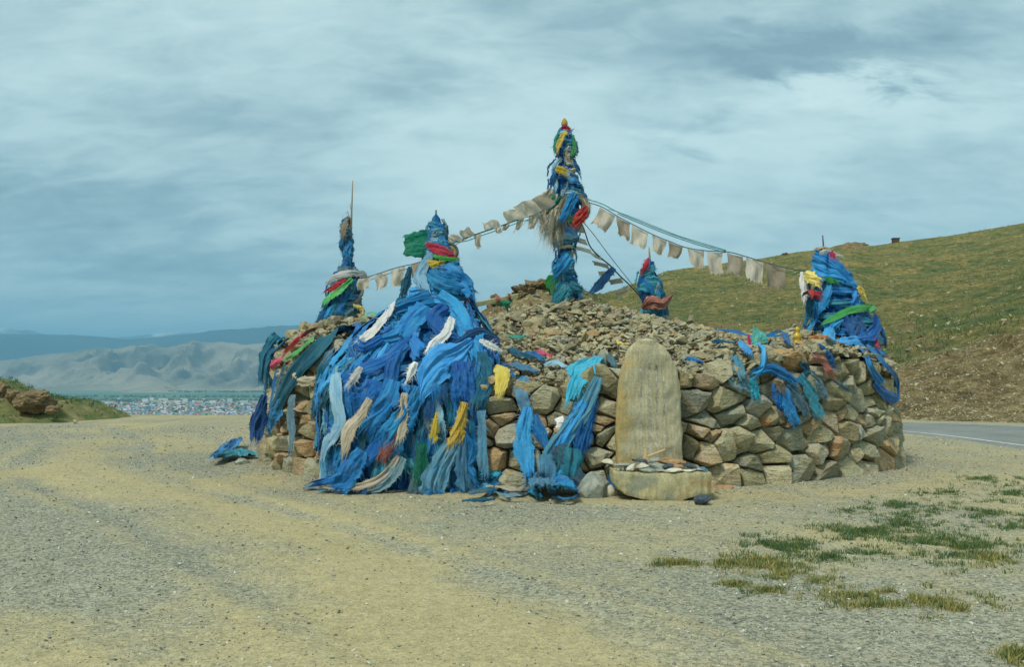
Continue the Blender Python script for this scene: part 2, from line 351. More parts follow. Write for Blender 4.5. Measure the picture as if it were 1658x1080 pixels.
sc = N_(t, 'ShaderNodeSeparateColor'); L_(t, vor.outputs['Color'], sc.inputs[0])
pebc = ramp_(t, sc.outputs[0], [(0.0, (0.42, 0.45, 0.43)), (0.3, (0.8, 0.8, 0.78)), (0.6, (1.0, 1.0, 1.0)), (0.85, (1.15, 1.12, 1.0)), (1.0, (1.7, 1.65, 1.5))], 'CONSTANT').outputs[0]
pebamt = math_(t, 'ADD', 0.30, math_(t, 'MULTIPLY', math_(t, 'SUBTRACT', 1.0, sandf), 0.5))
c = mix_(t, pebamt, c, mix_(t, 1.0, c, pebc, 'MULTIPLY'))
vor2 = N_(t, 'ShaderNodeTexVoronoi', i_Scale=130.0); L_(t, pos, vor2.inputs['Vector'])
sc2 = N_(t, 'ShaderNodeSeparateColor'); L_(t, vor2.outputs['Color'], sc2.inputs[0])
c = mix_(t, 0.5, c, mix_(t, 1.0, c, ramp_(t, sc2.outputs[1], [(0.0, (0.45, 0.46, 0.45)), (0.35, (0.95, 0.95, 0.95)), (0.8, (1.2, 1.2, 1.1)), (1.0, (1.6, 1.6, 1.5))]).outputs[0], 'MULTIPLY'))
mott = ramp_(t, noise_(t, pos, 7, 7, 0.75), [(0.35, (0.80, 0.80, 0.78)), (0.6, (1.08, 1.07, 1.05))]).outputs[0]
c = mix_(t, 0.8, c, mott, 'MULTIPLY')
L_(t, c, b.inputs['Base Color']); b.inputs['Roughness'].default_value = 0.95; b.inputs['Specular IOR Level'].default_value = 0.1
bn = N_(t, 'ShaderNodeBump', i_Strength=0.45, i_Distance=0.008)
hh = math_(t, 'ADD', noise_(t, pos, 30, 6, 0.75), math_(t, 'MULTIPLY', vor.outputs['Distance'], math_(t, 'MULTIPLY', pebamt, -1.4)))
L_(t, hh, bn.inputs['Height']); L_(t, bn.outputs[0], b.inputs['Normal'])
M_GROUND = m
me = mesh_np('gravel_ground', np.stack([gx, gy, gz], -1).reshape(-1, 3), [grid_faces(len(ys), len(xs))], attrs={'sand': sandiness(gx, gy).ravel()}, mats=[M_GROUND])
put('ground', me, label='pale sandy gravel yard crossed by curved wheel tracks', kind='structure')

# ---- loose gravel on the ground
def hull_template(seed, n=12, flat=0.6):
    r = random.Random(seed); bm = bmesh.new()
    for _ in range(n):
        v = Vector((r.gauss(0, 1), r.gauss(0, 1), r.gauss(0, 1))).normalized() * r.uniform(0.8, 1.0)
        bm.verts.new((v.x * 0.5, v.y * 0.5 * r.uniform(0.7, 1), v.z * 0.5 * flat))
    res = bmesh.ops.convex_hull(bm, input=bm.verts)
    bmesh.ops.delete(bm, geom=[v for v in bm.verts if not v.link_faces], context='VERTS')
    bmesh.ops.triangulate(bm, faces=bm.faces)
    bm.verts.index_update()
    V = np.array([v.co[:] for v in bm.verts]); Fc = np.array([[v.index for v in f.verts] for f in bm.faces]); bm.free()
    return V, Fc
def rot_mats(n, tilt=0.5):
    a = RNG.uniform(0, 2 * np.pi, n); b_ = RNG.normal(0, tilt, n); c_ = RNG.normal(0, tilt, n)
    ca, sa, cb, sb, cc, s_c = np.cos(a), np.sin(a), np.cos(b_), np.sin(b_), np.cos(c_), np.sin(c_)
    Rz = np.zeros((n, 3, 3)); Rz[:, 0, 0] = ca; Rz[:, 0, 1] = -sa; Rz[:, 1, 0] = sa; Rz[:, 1, 1] = ca; Rz[:, 2, 2] = 1
    Rx = np.zeros((n, 3, 3)); Rx[:, 0, 0] = 1; Rx[:, 1, 1] = cb; Rx[:, 1, 2] = -sb; Rx[:, 2, 1] = sb; Rx[:, 2, 2] = cb
    Ry = np.zeros((n, 3, 3)); Ry[:, 1, 1] = 1; Ry[:, 0, 0] = cc; Ry[:, 0, 2] = s_c; Ry[:, 2, 0] = -s_c; Ry[:, 2, 2] = cc
    return Ry @ Rx @ Rz
def scatter_mesh(name, P, size, temps, mats, tilt=0.5, rnd=None, smooth=False, base=None):
    n = len(P); k = RNG.integers(0, len(temps), n); Rm = rot_mats(n, tilt); rnd = RNG.random(n) if rnd is None else rnd
    Vs, Fs, As = [], [], []; o = 0
    for ti, (V, Fc) in enumerate(temps):
        idx = np.where(k == ti)[0]
        if not len(idx): continue
        vv = np.einsum('nij,vj->nvi', Rm[idx], V) * size[idx][:, None, None]
        if base is not None: vv = np.einsum('nij,nvj->nvi', base[idx], vv)
        vv = vv + P[idx][:, None]
        Vs.append(vv.reshape(-1, 3)); As.append(np.repeat(rnd[idx], len(V)))
        Fs.append((Fc[None] + (np.arange(len(idx)) * len(V) + o)[:, None, None]).reshape(-1, Fc.shape[1])); o += len(idx) * len(V)
    return mesh_np(name, np.vstack(Vs), [np.vstack(Fs)], attrs={'rnd': np.concatenate(As)}, smooth=smooth, mats=mats)
pebT = [hull_template(100 + i, 8, 0.55) for i in range(8)]
n = 130000
yy = 4.2 + 24 * RNG.random(n) ** 1.7; xx = (RNG.random(n) * 2 - 1) * (yy * 0.56 + 0.6)
sz = (0.006 + 0.010 * RNG.random(n) + 0.030 * RNG.random(n) ** 14) * (0.75 + yy * 0.05)
dens = 1 - sandiness(xx, yy) * 0.85
keep = (RNG.random(n) < dens) & (np.hypot(xx - 1.2, yy - 18.7) > 5.6)
xx, yy, sz = xx[keep], yy[keep], sz[keep]
m, t, b = newmat('gravel_bits'); a = N_(t, 'ShaderNodeAttribute', attribute_name='rnd')
L_(t, ramp_(t, a.outputs['Fac'], [(0, (0.10, 0.11, 0.10)), (0.3, (0.22, 0.23, 0.19)), (0.55, (0.36, 0.33, 0.22)), (0.8, (0.40, 0.39, 0.32)), (0.97, (0.6, 0.59, 0.52)), (1.0, (0.3, 0.16, 0.08))]).outputs[0], b.inputs['Base Color']); b.inputs['Roughness'].default_value = 0.9
M_PEB = m
me = scatter_mesh('loose_gravel', np.stack([xx, yy, ground_z(xx, yy) + sz * 0.1], 1), sz, pebT, [M_PEB])
put('loose_gravel', me, label='loose grey gravel and grit strewn over the yard', cat='gravel', kind='stuff')
# spill of chips round the foot of the cairn
n = 5000; th = RNG.uniform(-math.pi * 1.05, math.pi * 0.05, n); rr = 5.75 + np.abs(RNG.normal(0, 0.35, n))
xx = 1.2 + rr * np.cos(th); yy = 18.7 + rr * np.sin(th); sz = 0.012 + 0.03 * RNG.random(n) ** 4
me = scatter_mesh('stone_chips', np.stack([xx, yy, ground_z(xx, yy) + sz * 0.1], 1), sz, pebT, [M_PEB])
put('stone_chips', me, label='pale stone chips spilt round the foot of the cairn', cat='gravel', kind='stuff')

# ---- hill with its road cutting
HILL_CREST = [(380, 900), (430, 820), (490, 720), (540, 650), (600, 588), (680, 560), (740, 528), (765, 514), (785, 500), (800, 494), (815, 488), (830, 476), (845, 468), (862, 462), (880, 460), (895, 462), (915, 465), (940, 467), (962, 474), (985, 474), (1010, 464), (1045, 450), (1080, 438), (1110, 434), (1180, 425), (1240, 416), (1290, 407), (1340, 402), (1352, 397), (1366, 395), (1385, 393), (1400, 397), (1415, 398), (1450, 393), (1530, 384), (1658, 362), (1900, 325), (2300, 285), (3200, 250)]
HILL_YC = [(380, 60), (600, 70), (760, 80), (900, 92), (960, 100), (1010, 130), (1240, 160), (1658, 170), (2300, 150), (3200, 110)]
HILL_YB = [(380, 40), (900, 37), (1300, 34), (1450, 31.2), (1658, 29.3), (1850, 27.2), (2062, 24.5), (2400, 20.5), (2900, 16), (3200, 14)]
BANK = [(380, 0.0), (1000, 0.3), (1300, 0.9), (1420, 1.3), (1460, 1.6), (1500, 1.95), (1550, 2.3), (1600, 2.7), (1658, 3.1), (1900, 3.6), (3200, 4)]
pxs = np.concatenate([np.linspace(425, 740, 60)[:-1], np.linspace(740, 1700, 460), np.linspace(1700, 3200, 70)[1:]])
ts = np.concatenate([np.linspace(0, 0.14, 50)[:-1], np.linspace(0.14, 1, 150)])
PX, TT = np.meshgrid(pxs, ts)
yb = interp(PX, HILL_YB); yc = interp(PX, HILL_YC); bank = interp(PX, BANK)
pyc = interp(PX, HILL_CREST)
zc = EYE + (600 - pyc) / F * yc
tb = 0.10 + 0.0 * PX
YY = np.where(TT < 0.14, yb + (TT / 0.14) * (5.5 + bank), yb + 5.5 + bank + ((TT - 0.14) / 0.86) ** 1.25 * (yc - yb - 5.5 - bank))
s = np.clip(TT / 0.14, 0, 1); s2 = np.clip((TT - 0.14) / 0.86, 0, 1)
prof = (s2 ** 1.25)
ZZ = np.where(TT < 0.14, -0.15 + (bank + 0.15) * (0.15 * s + 0.85 * s ** 1.35), bank + (zc - bank) * (0.86 * prof + 0.14 * prof ** 2))
XX = (PX - 829) / F * YY
amp = np.clip(s2 * 3, 0, 1) * (1 - np.clip((s2 - 0.92) / 0.08, 0, 1) * 0.8)
ZZ = ZZ + amp * (1.3 * fbm(XX * 0.045, YY * 0.03, 4, 31) + 0.35 * fbm(XX * 0.2, YY * 0.12, 4, 37))
rocky = np.clip(1 - np.abs(PX - 850) / 170, 0, 1) * np.clip(s2 * 1.6, 0, 1)
ZZ = ZZ + rocky * 1.1 * (ridged(XX * 0.3, YY * 0.22, 6, 41) - 0.4)
knob = np.exp(-((PX - 1380) / 22) ** 2) * np.clip((s2 - 0.8) * 5, 0, 1)
ZZ = ZZ + knob * 0.5 * (ridged(XX * 0.6, YY * 0.3, 4, 43) - 0.3)
gully = np.clip(s, 0, 1) * (1 - s2 * 8).clip(0, 1) * np.clip(bank, 0, 1.5)
ZZ = ZZ + gully * 0.32 * (ridged(XX * 0.55, YY * 0.16, 4, 51) - 0.45) + gully * 0.12 * fbm(XX * 2, YY * 2, 4, 53)
# far side of the ridge
rows = []
for k in (15, 40, 90): rows.append(((PX[-1] - 829) / F * (YY[-1] + k), YY[-1] + k, ZZ[-1] - k * 0.25))
V = np.stack([XX, YY, ZZ], -1)
V = np.concatenate([V, np.array([np.stack(r, -1) for r in rows])], 0)
earth = np.zeros(V.shape[:2])
brown = np.clip(1 - np.clip((TT - 0.125) / 0.06, 0, 1), 0, 1) * np.clip((bank - 0.5) / 1.0, 0, 1)
brown = np.maximum(brown, np.clip(1 - np.abs(PX - 830) / 150, 0, 1) * 1.2)
brown = np.maximum(brown, np.exp(-((PX - 1380) / 26) ** 2) * np.clip((s2 - 0.85) * 8, 0, 1))
for (bx, by, rx, ry) in ((1500, 560, 60, 22), (1415, 545, 45, 18), (1150, 530, 50, 14), (1290, 520, 40, 12), (1470, 530, 30, 12), (1235, 470, 40, 12), (1120, 555, 60, 14)):
    sy = 600 - (ZZ - EYE) / YY * F
    brown = np.maximum(brown, 0.62 * np.exp(-((PX - bx) / rx) ** 2 - ((sy - by) / ry) ** 2))
earth[:len(ts)] = brown
m, t, b = newmat('hill_slope'); geo = N_(t, 'ShaderNodeNewGeometry'); pos = geo.outputs['Position']
at = N_(t, 'ShaderNodeAttribute', attribute_name='earth')
k = math_(t, 'ADD', at.outputs['Fac'], math_(t, 'MULTIPLY', math_(t, 'SUBTRACT', noise_(t, pos, 0.45, 8, 0.7), 0.5), 1.3))
ef = ramp_(t, k, [(0.28, 0.0), (0.62, 1.0)]).outputs[0]
gpos = mapped(t, pos, (1, 0.7, 1))
grassn = ramp_(t, noise_(t, gpos, 0.22, 10, 0.72, 0.8), [(0.36, (0.30, 0.235, 0.10)), (0.48, (0.215, 0.198, 0.080)), (0.60, (0.115, 0.150, 0.066))]).outputs[0]
sp = ramp_(t, noise_(t, gpos, 1.7, 6, 0.8), [(0.40, (0.42, 0.50, 0.44)), (0.50, (0.95, 0.97, 0.95)), (0.62, (1.45, 1.32, 1.15))]).outputs[0]
grassc = mix_(t, 0.95, grassn, sp, 'MULTIPLY')
earthc = ramp_(t, noise_(t, pos, 0.8, 8, 0.75, 0.5), [(0.34, (0.10, 0.078, 0.040)), (0.5, (0.235, 0.183, 0.090)), (0.66, (0.35, 0.285, 0.155))]).outputs[0]
vo = N_(t, 'ShaderNodeTexVoronoi', i_Scale=5.0); L_(t, pos, vo.inputs['Vector']); sc = N_(t, 'ShaderNodeSeparateColor'); L_(t, vo.outputs['Color'], sc.inputs[0])
earthc = mix_(t, 0.7, earthc, ramp_(t, sc.outputs[0], [(0.0, (0.55, 0.55, 0.5)), (0.5, (1, 1, 1)), (1.0, (1.55, 1.5, 1.4))]).outputs[0], 'MULTIPLY')
c = mix_(t, ef, grassc, earthc)
L_(t, c, b.inputs['Base Color']); b.inputs['Roughness'].default_value = 0.97; b.inputs['Specular IOR Level'].default_value = 0.05
bn = N_(t, 'ShaderNodeBump', i_Strength=1.0, i_Distance=0.45); L_(t, math_(t, 'ADD', noise_(t, pos, 1.6, 8, 0.75), math_(t, 'MULTIPLY', noise_(t, pos, 7, 4, 0.7), 0.3)), bn.inputs['Height']); L_(t, bn.outputs[0], b.inputs['Normal'])
M_HILL = m
me = mesh_np('hill', V.reshape(-1, 3), [grid_faces(V.shape[0], V.shape[1])], attrs={'earth': earth.ravel()}, mats=[M_HILL])
put('hill', me, label='dry green hillside with a brown earth road cutting', kind='structure')
HV = V[:len(ts)]
def hill_pick(n, f=None):
    """random points of the hill surface, bilinear"""
    r = RNG.random(n) * (len(ts) - 1); c_ = RNG.random(n) * (len(pxs) - 1)
    return r, c_
def hill_pt(px, t_):
    ci = np.interp(px, pxs, np.arange(len(pxs))); ri = np.interp(t_, ts, np.arange(len(ts)))
    c0 = np.clip(np.floor(ci).astype(int), 0, len(pxs) - 2); r0 = np.clip(np.floor(ri).astype(int), 0, len(ts) - 2)
    fc = (ci - c0)[..., None]; fr = (ri - r0)[..., None]
    return (HV[r0, c0] * (1 - fc) + HV[r0, c0 + 1] * fc) * (1 - fr) + (HV[r0 + 1, c0] * (1 - fc) + HV[r0 + 1, c0 + 1] * fc) * fr
# stones on the cutting and on the slope
n = 9000; px = RNG.uniform(1380, 1760, n); tt = RNG.random(n) ** 1.3 * 0.17; P = hill_pt(px, tt); sz = 0.03 + 0.10 * RNG.random(n) ** 3 + 0.22 * RNG.random(n) ** 30
me = scatter_mesh('slope_stones', P, sz, pebT, [M_RUBBLE]); put('slope_stones', me, label='loose stones strewn over the brown earth road cutting', cat='gravel', kind='stuff')
n = 5200; px = np.concatenate([RNG.uniform(770, 1700, 3400), RNG.normal(860, 50, 1800)]); tt = 0.2 + 0.8 * RNG.random(n) ** 1.2; P = hill_pt(px, tt); sz = 0.08 + 0.5 * RNG.random(n) ** 5
sz[3400:] *= 1.6
me = scatter_mesh('hillside_rocks', P, sz, pebT, [M_RUBBLE]); put('hillside_rocks', me, label='scattered weathered rocks lying over the green hillside', cat='rocks', kind='stuff')
# low scrub on the hill: tufts of small blades
def tuft_mesh(name, P, H, Wd, nb, mats, lean=0.6, rnd_=None):
    """each tuft nb blades of 3 vertices + bend"""
    n = len(P); a = RNG.uniform(0, 2 * np.pi, (n, nb)); rad = RNG.random((n, nb)) ** 0.7
    bx = P[:, None, 0] + np.cos(a) * rad * Wd[:, None]; by = P[:, None, 1] + np.sin(a) * rad * Wd[:, None]; bz = P[:, None, 2] + 0 * a
    h = H[:, None] * RNG.uniform(0.45, 1.1, (n, nb)); w = H[:, None] * RNG.uniform(0.05, 0.10, (n, nb))
    da = a + RNG.normal(0, 0.9, a.shape); ll = h * lean * RNG.random(a.shape)
    side = RNG.uniform(0, 2 * np.pi, a.shape); sx = np.cos(side) * w; sy = np.sin(side) * w
    B = np.stack([bx, by, bz], -1); M = B + np.stack([np.cos(da) * ll * 0.35, np.sin(da) * ll * 0.35, h * 0.6], -1); T = B + np.stack([np.cos(da) * ll, np.sin(da) * ll, h], -1)
    sv = np.stack([sx, sy, 0 * sx], -1)
    V = np.stack([B - sv, B + sv, M - sv * 0.7, M + sv * 0.7, T], -2).reshape(-1, 3)
    k = np.arange(n * nb) * 5
    q = np.stack([k, k + 1, k + 3, k + 2], 1); tr = np.stack([k + 2, k + 3, k + 4], 1)
    r = np.repeat(RNG.random(n) if rnd_ is None else rnd_, nb * 5)
    r = np.clip(r + np.repeat(RNG.normal(0, 0.12, n * nb), 5), 0, 1)
    return mesh_np(name, V, [q, tr], attrs={'rnd': r}, mats=mats)
m, t, b = newmat('grass_blades'); a = N_(t, 'ShaderNodeAttribute', attribute_name='rnd')
L_(t, ramp_(t, a.outputs['Fac'], [(0, (0.045, 0.105, 0.050)), (0.45, (0.075, 0.140, 0.050)), (0.75, (0.17, 0.18, 0.05)), (1.0, (0.34, 0.29, 0.10))]).outputs[0], b.inputs['Base Color']); b.inputs['Roughness'].default_value = 0.8
M_GRASS = m
n = 11000; px = RNG.uniform(940, 1720, n); tt = 0.17 + 0.83 * RNG.random(n) ** 1.1; P = hill_pt(px, tt)
H = 0.08 + 0.22 * RNG.random(n) ** 3; me = tuft_mesh('hill_scrub', P - [0, 0, 0.03], H, H * 1.6, 10, [M_GRASS], 1.0, 0.25 + 0.6 * RNG.random(n))
put('hill_scrub', me, label='low green scrub dotted over the hillside', cat='scrub', kind='stuff')
# little hut on the ridge
p = hill_pt(np.array([1450.0]), np.array([0.995]))[0]
bm = bmesh.new(); bmesh.ops.create_cube(bm, size=1, matrix=Matrix.Translation((0, 0, 0.25)) @ Matrix.Diagonal((0.95, 1.0, 0.75, 1)))
hut = bpy.data.meshes.new('wall'); bm.to_mesh(hut); bm.free(); hut.materials.append(plain_mat('dark_mud_wall', (0.06, 0.045, 0.03), (0.13, 0.09, 0.05), 3))
e = put('hut', None, loc=tuple(p), label='tiny dark square hut standing alone on the hill ridge', cat='hut'); put('wall', hut, e)
bm = bmesh.new(); bmesh.ops.create_cube(bm, size=1, matrix=Matrix.Translation((0, 0, 0.67)) @ Matrix.Diagonal((1.15, 1.2, 0.09, 1)))
rf = bpy.data.meshes.new('roof'); bm.to_mesh(rf); bm.free(); rf.materials.append(M_IRON); put('roof', rf, e)

# ---- road
near = np.array([(13.5, 0), (11.6, 12), (10.5, 19.8), (10.3, 22.9), (9.9, 25.3), (8.6, 28.5), (6, 31.5), (1, 34.2), (-6, 36)], float)
far = np.array([(21, 0), (19.2, 12), (17.0, 21.5), (14.6, 27.6), (11.7, 29.9), (9.6, 31.4), (6.8, 33.0), (1.6, 35.2), (-6, 37)], float)
nr, fr_ = catmull(near, 90), catmull(far, 90)
def strip(a0, a1, z, k=6, name='road', mats=None):
    u = np.linspace(a0, a1, k); drop = np.zeros(k)
    if name == 'road': u = np.concatenate([[a0 - .03], u, [a1 + .03]]); drop = np.zeros(k + 2); drop[[0, -1]] = .10; k += 2
    u = u[None, :, None]; P = nr[:, None] * (1 - u) + fr_[:, None] * u
    Z = np.full(P.shape[:2], z) - drop[None, :] - np.clip(np.hypot(P[..., 1] - 0, 0) - 35.5, 0, None) * 0.3
    V = np.concatenate([P, Z[..., None]], -1).reshape(-1, 3); return mesh_np(name, V, [grid_faces(90, k)], mats=mats)
m, t, b = newmat('asphalt'); geo = N_(t, 'ShaderNodeNewGeometry'); pos = geo.outputs['Position']
c = ramp_(t, noise_(t, pos, 0.7, 7, 0.7), [(0.35, (0.16, 0.175, 0.165)), (0.65, (0.235, 0.245, 0.225))]).outputs[0]
ck = ramp_(t, noise_(t, mapped(t, pos, (0.5, 2.2, 1), rot=(0, 0, 0.8)), 1.5, 8, 0.8, 1.0), [(0.48, (1, 1, 1)), (0.50, (0.6, 0.6, 0.6)), (0.52, (1, 1, 1))]).outputs[0]
c = mix_(t, 0.7, c, ck, 'MULTIPLY'); c = mix_(t, 0.6, c, ramp_(t, noise_(t, pos, 60, 3, 0.7), [(0.3, 0.6), (0.7, 1.4)]).outputs[0], 'MULTIPLY')
L_(t, c, b.inputs['Base Color']); b.inputs['Roughness'].default_value = 0.8
M_ASPH = m
M_LINE = plain_mat('road_paint', (0.42, 0.44, 0.43), (0.72, 0.74, 0.72), 6)
put('road', strip(0, 1, 0.034, name='road', mats=[M_ASPH]), label='grey asphalt road curving behind the cairn below the hill', kind='structure')
put('road_line', strip(0.945, 0.962, 0.040, 2, 'road_line', [M_LINE]), label='white edge line along the hill side of the road', kind='structure')
put('road_line', strip(0.03, 0.047, 0.040, 2, 'road_line', [M_LINE]), label='white edge line along the gravel side of the road', kind='structure')

# ---- grassy knoll with boulders on the far left
kx = np.linspace(-34, -9.5, 150); ky = np.linspace(26.5, 40, 80); KX, KY = np.meshgrid(kx, ky)
sx = KX / 31 * F + 829      # screen column at about 31 m
ridge = interp(sx, [(-900, 2.6), (-300, 2.2), (-60, 1.25), (0, 0.80), (40, 0.72), (90, 0.58), (120, 0.34), (145, 0.12), (158, -0.08), (172, -0.35), (400, -1)])
kb = interp(sx, [(-900, 27.6), (0, 28.8), (100, 29.3), (175, 31.5), (400, 33)])
up = np.clip((KY - kb) / 3.0, 0, 1); up = up * up * (3 - 2 * up)
KZ = -0.12 + (ridge + 0.12) * up + up * (0.10 * fbm(KX * 0.6, KY * 0.6, 5, 61) + 0.05 * fbm(KX * 2.5, KY * 2.5, 4, 65)) - np.clip(KY - 34, 0, None) * 0.3
m, t, b = newmat('knoll_turf'); geo = N_(t, 'ShaderNodeNewGeometry'); pos = geo.outputs['Position']
c = ramp_(t, noise_(t, pos, 1.1, 8, 0.75, 0.3), [(0.36, (0.27, 0.22, 0.11)), (0.46, (0.16, 0.16, 0.06)), (0.60, (0.075, 0.125, 0.045)), (0.7, (0.12, 0.10, 0.04))]).outputs[0]
L_(t, c, b.inputs['Base Color']); b.inputs['Roughness'].default_value = 0.95
bn = N_(t, 'ShaderNodeBump', i_Strength=0.8, i_Distance=0.08); L_(t, noise_(t, pos, 6, 7, 0.75), bn.inputs['Height']); L_(t, bn.outputs[0], b.inputs['Normal'])
me = mesh_np('grassy_bank', np.stack([KX, KY, KZ], -1).reshape(-1, 3), [grid_faces(80, 150)], mats=[m])
put('grassy_bank', me, label='low grassy bank at the edge of the gravel yard', kind='structure')
n = 4200; ix = RNG.integers(0, 150, n); iy = RNG.integers(8, 45, n); P = np.stack([KX[iy, ix], KY[iy, ix], KZ[iy, ix]], 1) + RNG.normal(0, 0.06, (n, 3)) * [1, 1, 0]
P = P[P[:, 2] > 0.03]; n = len(P)
me = tuft_mesh('bank_grass', P, 0.05 + 0.10 * RNG.random(n) ** 2, 0.10 + 0.1 * RNG.random(n), 12, [M_GRASS], 0.7, 0.75 * RNG.random(n)); put('bank_grass', me, label='short green grass covering the low bank', cat='grass', kind='stuff')

def boulder(name, size, loc, seed, mat, cuts=3, amp=0.22, **kw):
    bm = bmesh.new(); bmesh.ops.create_icosphere(bm, subdivisions=cuts + 1, radius=0.5)
    r = random.Random(seed); planes = [(Vector((r.gauss(0, 1), r.gauss(0, 1), r.gauss(0, 0.8))).normalized(), r.uniform(0.26, 0.42)) for _ in range(14)]
    for v in bm.verts:
        for nrm, dd in planes:
            k = v.co.dot(nrm) - dd
            if k > 0: v.co -= nrm * k * 0.92
        v.co += v.co.normalized() * (mnoise.fractal(v.co * 4 + Vector((seed, 0, 0)), 0.8, 2.0, 5) * amp * 0.2)
        v.co = Vector((v.co.x * size[0], v.co.y * size[1], v.co.z * size[2])) * 1.3
    me = bpy.data.meshes.new(name); bm.to_mesh(me); bm.free(); me.materials.append(mat)
    me.polygons.foreach_set('use_smooth', [True] * len(me.polygons))
    try: me.set_sharp_from_angle(angle=math.radians(28))
    except Exception: pass
    o = put(name, me, loc=loc, **kw); o.rotation_euler = (0, 0, r.uniform(-0.4, 0.4)); return o
M_OUTCROP = plain_mat('outcrop_rock', (0.10, 0.075, 0.04), (0.26, 0.19, 0.10), 2.5, bump=0.9, dist=0.06)
boulder('boulder', (1.15, 0.9, 0.62), tuple(Wp(58, 648, 30.6)), 5, M_OUTCROP, 4, 0.5, label='largest brown boulder crowning the grassy bank', cat='boulder')
boulder('boulder', (0.55, 0.5, 0.36), tuple(Wp(22, 640, 30.9)), 8, M_OUTCROP, 3, 0.5, label='smaller pointed boulder next to the big one on the bank', cat='boulder')
boulder('boulder', (0.8, 0.6, 0.5), tuple(Wp(-2, 634, 31.5)), 11, M_OUTCROP, 3, 0.5, label='dark boulder highest up the grassy bank', cat='boulder')
boulder('boulder', (0.5, 0.4, 0.22), tuple(Wp(85, 664, 30.2)), 13, M_OUTCROP, 3, 0.5, label='flat dark boulder sunk in turf below the big brown boulder', cat='boulder')
boulder('boulder', (0.16, 0.12, 0.12), tuple(Wp(122, 683, 29.4)), 14, M_STONE, 2, 0.3, label='small pale stone lying at the foot of the grassy bank', cat='boulder')

for px, py, Y, s_, sd, lb in ((846, 474, 84, (1.6, 1.5, 1.1), 71, 'brown crag on the valley side of the dark rocky knoll'), (866, 467, 86, (2.4, 1.8, 1.0), 92, 'highest brown crag of the dark rocky knoll behind the mound'), (892, 470, 88, (1.8, 1.6, 1.1), 73, 'brown crag of the rocky knoll just behind the summit pole'), (812, 494, 80, (1.9, 1.6, 1.3), 74, 'square brown crag low on the rocky knoll above the beam'), (1386, 401, 166, (3.2, 3, 1.5), 75, 'dark jagged outcrop on the ridge above the spiked pole'), (1370, 404, 165, (2.2, 2, 1.3), 96, 'lower dark outcrop along the same ridge'), (1400, 405, 165, (2.0, 2, 1.1), 98, 'small dark outcrop on the hut side of the jagged one'), (1272, 415, 160, (1.6, 2, .7), 77, 'small dark outcrop on the ridge over the flag string')):
    boulder('rock_outcrop', s_, tuple(Wp(px, py, Y)), sd, M_OUTCROP, 4, 1.3, label=lb, cat='rock outcrop')
# ---- valley, town and mountains
def far_mat(name, stops, scale, stretch=(1, 1, 1), bump=None, extra=None):
    m, t, b = newmat(name); geo = N_(t, 'ShaderNodeNewGeometry'); pos = mapped(t, geo.outputs['Position'], stretch)
    c = ramp_(t, noise_(t, pos, scale, 8, 0.62, 0.4), stops).outputs[0]
    if extra: c = extra(t, geo, c)
    L_(t, c, b.inputs['Base Color']); b.inputs['Roughness'].default_value = 1.0; b.inputs['Specular IOR Level'].default_value = 0
    if bump:
        bn = N_(t, 'ShaderNodeBump', i_Strength=bump[0], i_Distance=bump[1]); L_(t, noise_(t, pos, scale * bump[2], 8, 0.7), bn.inputs['Height']); L_(t, bn.outputs[0], b.inputs['Normal'])
    return m
VZ = -170.0
def valley_extra(t, geo, c):
    s = N_(t, 'ShaderNodeSeparateXYZ'); L_(t, geo.outputs['Position'], s.inputs[0])
    k = math_(t, 'ADD', s.outputs[1], math_(t, 'MULTIPLY', math_(t, 'SUBTRACT', noise_(t, mapped(t, geo.outputs['Position'], (1, 0.3, 1)), 0.0006, 5, 0.6), 0.5), 900))
    f = math_(t, 'DIVIDE', k, 12000)
    band = ramp_(t, f, [(0.30, (0.22, 0.21, 0.14)), (0.47, (0.20, 0.20, 0.13)), (0.485, (0.07, 0.15, 0.085)), (0.53, (0.045, 0.125, 0.075)), (0.54, (0.10, 0.21, 0.13)), (0.60, (0.045, 0.13, 0.085)), (0.62, (0.12, 0.22, 0.15)), (0.70, (0.05, 0.14, 0.10)), (0.73, (0.22, 0.26, 0.18)), (0.80, (0.30, 0.30, 0.21))]).outputs[0]
    return mix_(t, 0.72, c, band)
M_VALLEY = far_mat('valley_plain', [(0.35, (0.12, 0.17, 0.10)), (0.5, (0.24, 0.25, 0.16)), (0.65, (0.30, 0.28, 0.19))], 0.0012, (1, 0.35, 1), extra=valley_extra)
V = []
vx = np.linspace(-30000, 30000, 60); vy = np.concatenate([np.linspace(60, 9000, 30), np.linspace(9500, 35000, 20)]); GX, GY = np.meshgrid(vx, vy)
me = mesh_np('valley_plain', np.stack([GX, GY, VZ + 0 * GX], -1).reshape(-1, 3), [grid_faces(len(vy), len(vx))], mats=[M_VALLEY])
put('valley_plain', me, label='flat green and dun valley plain far below the pass', kind='structure')
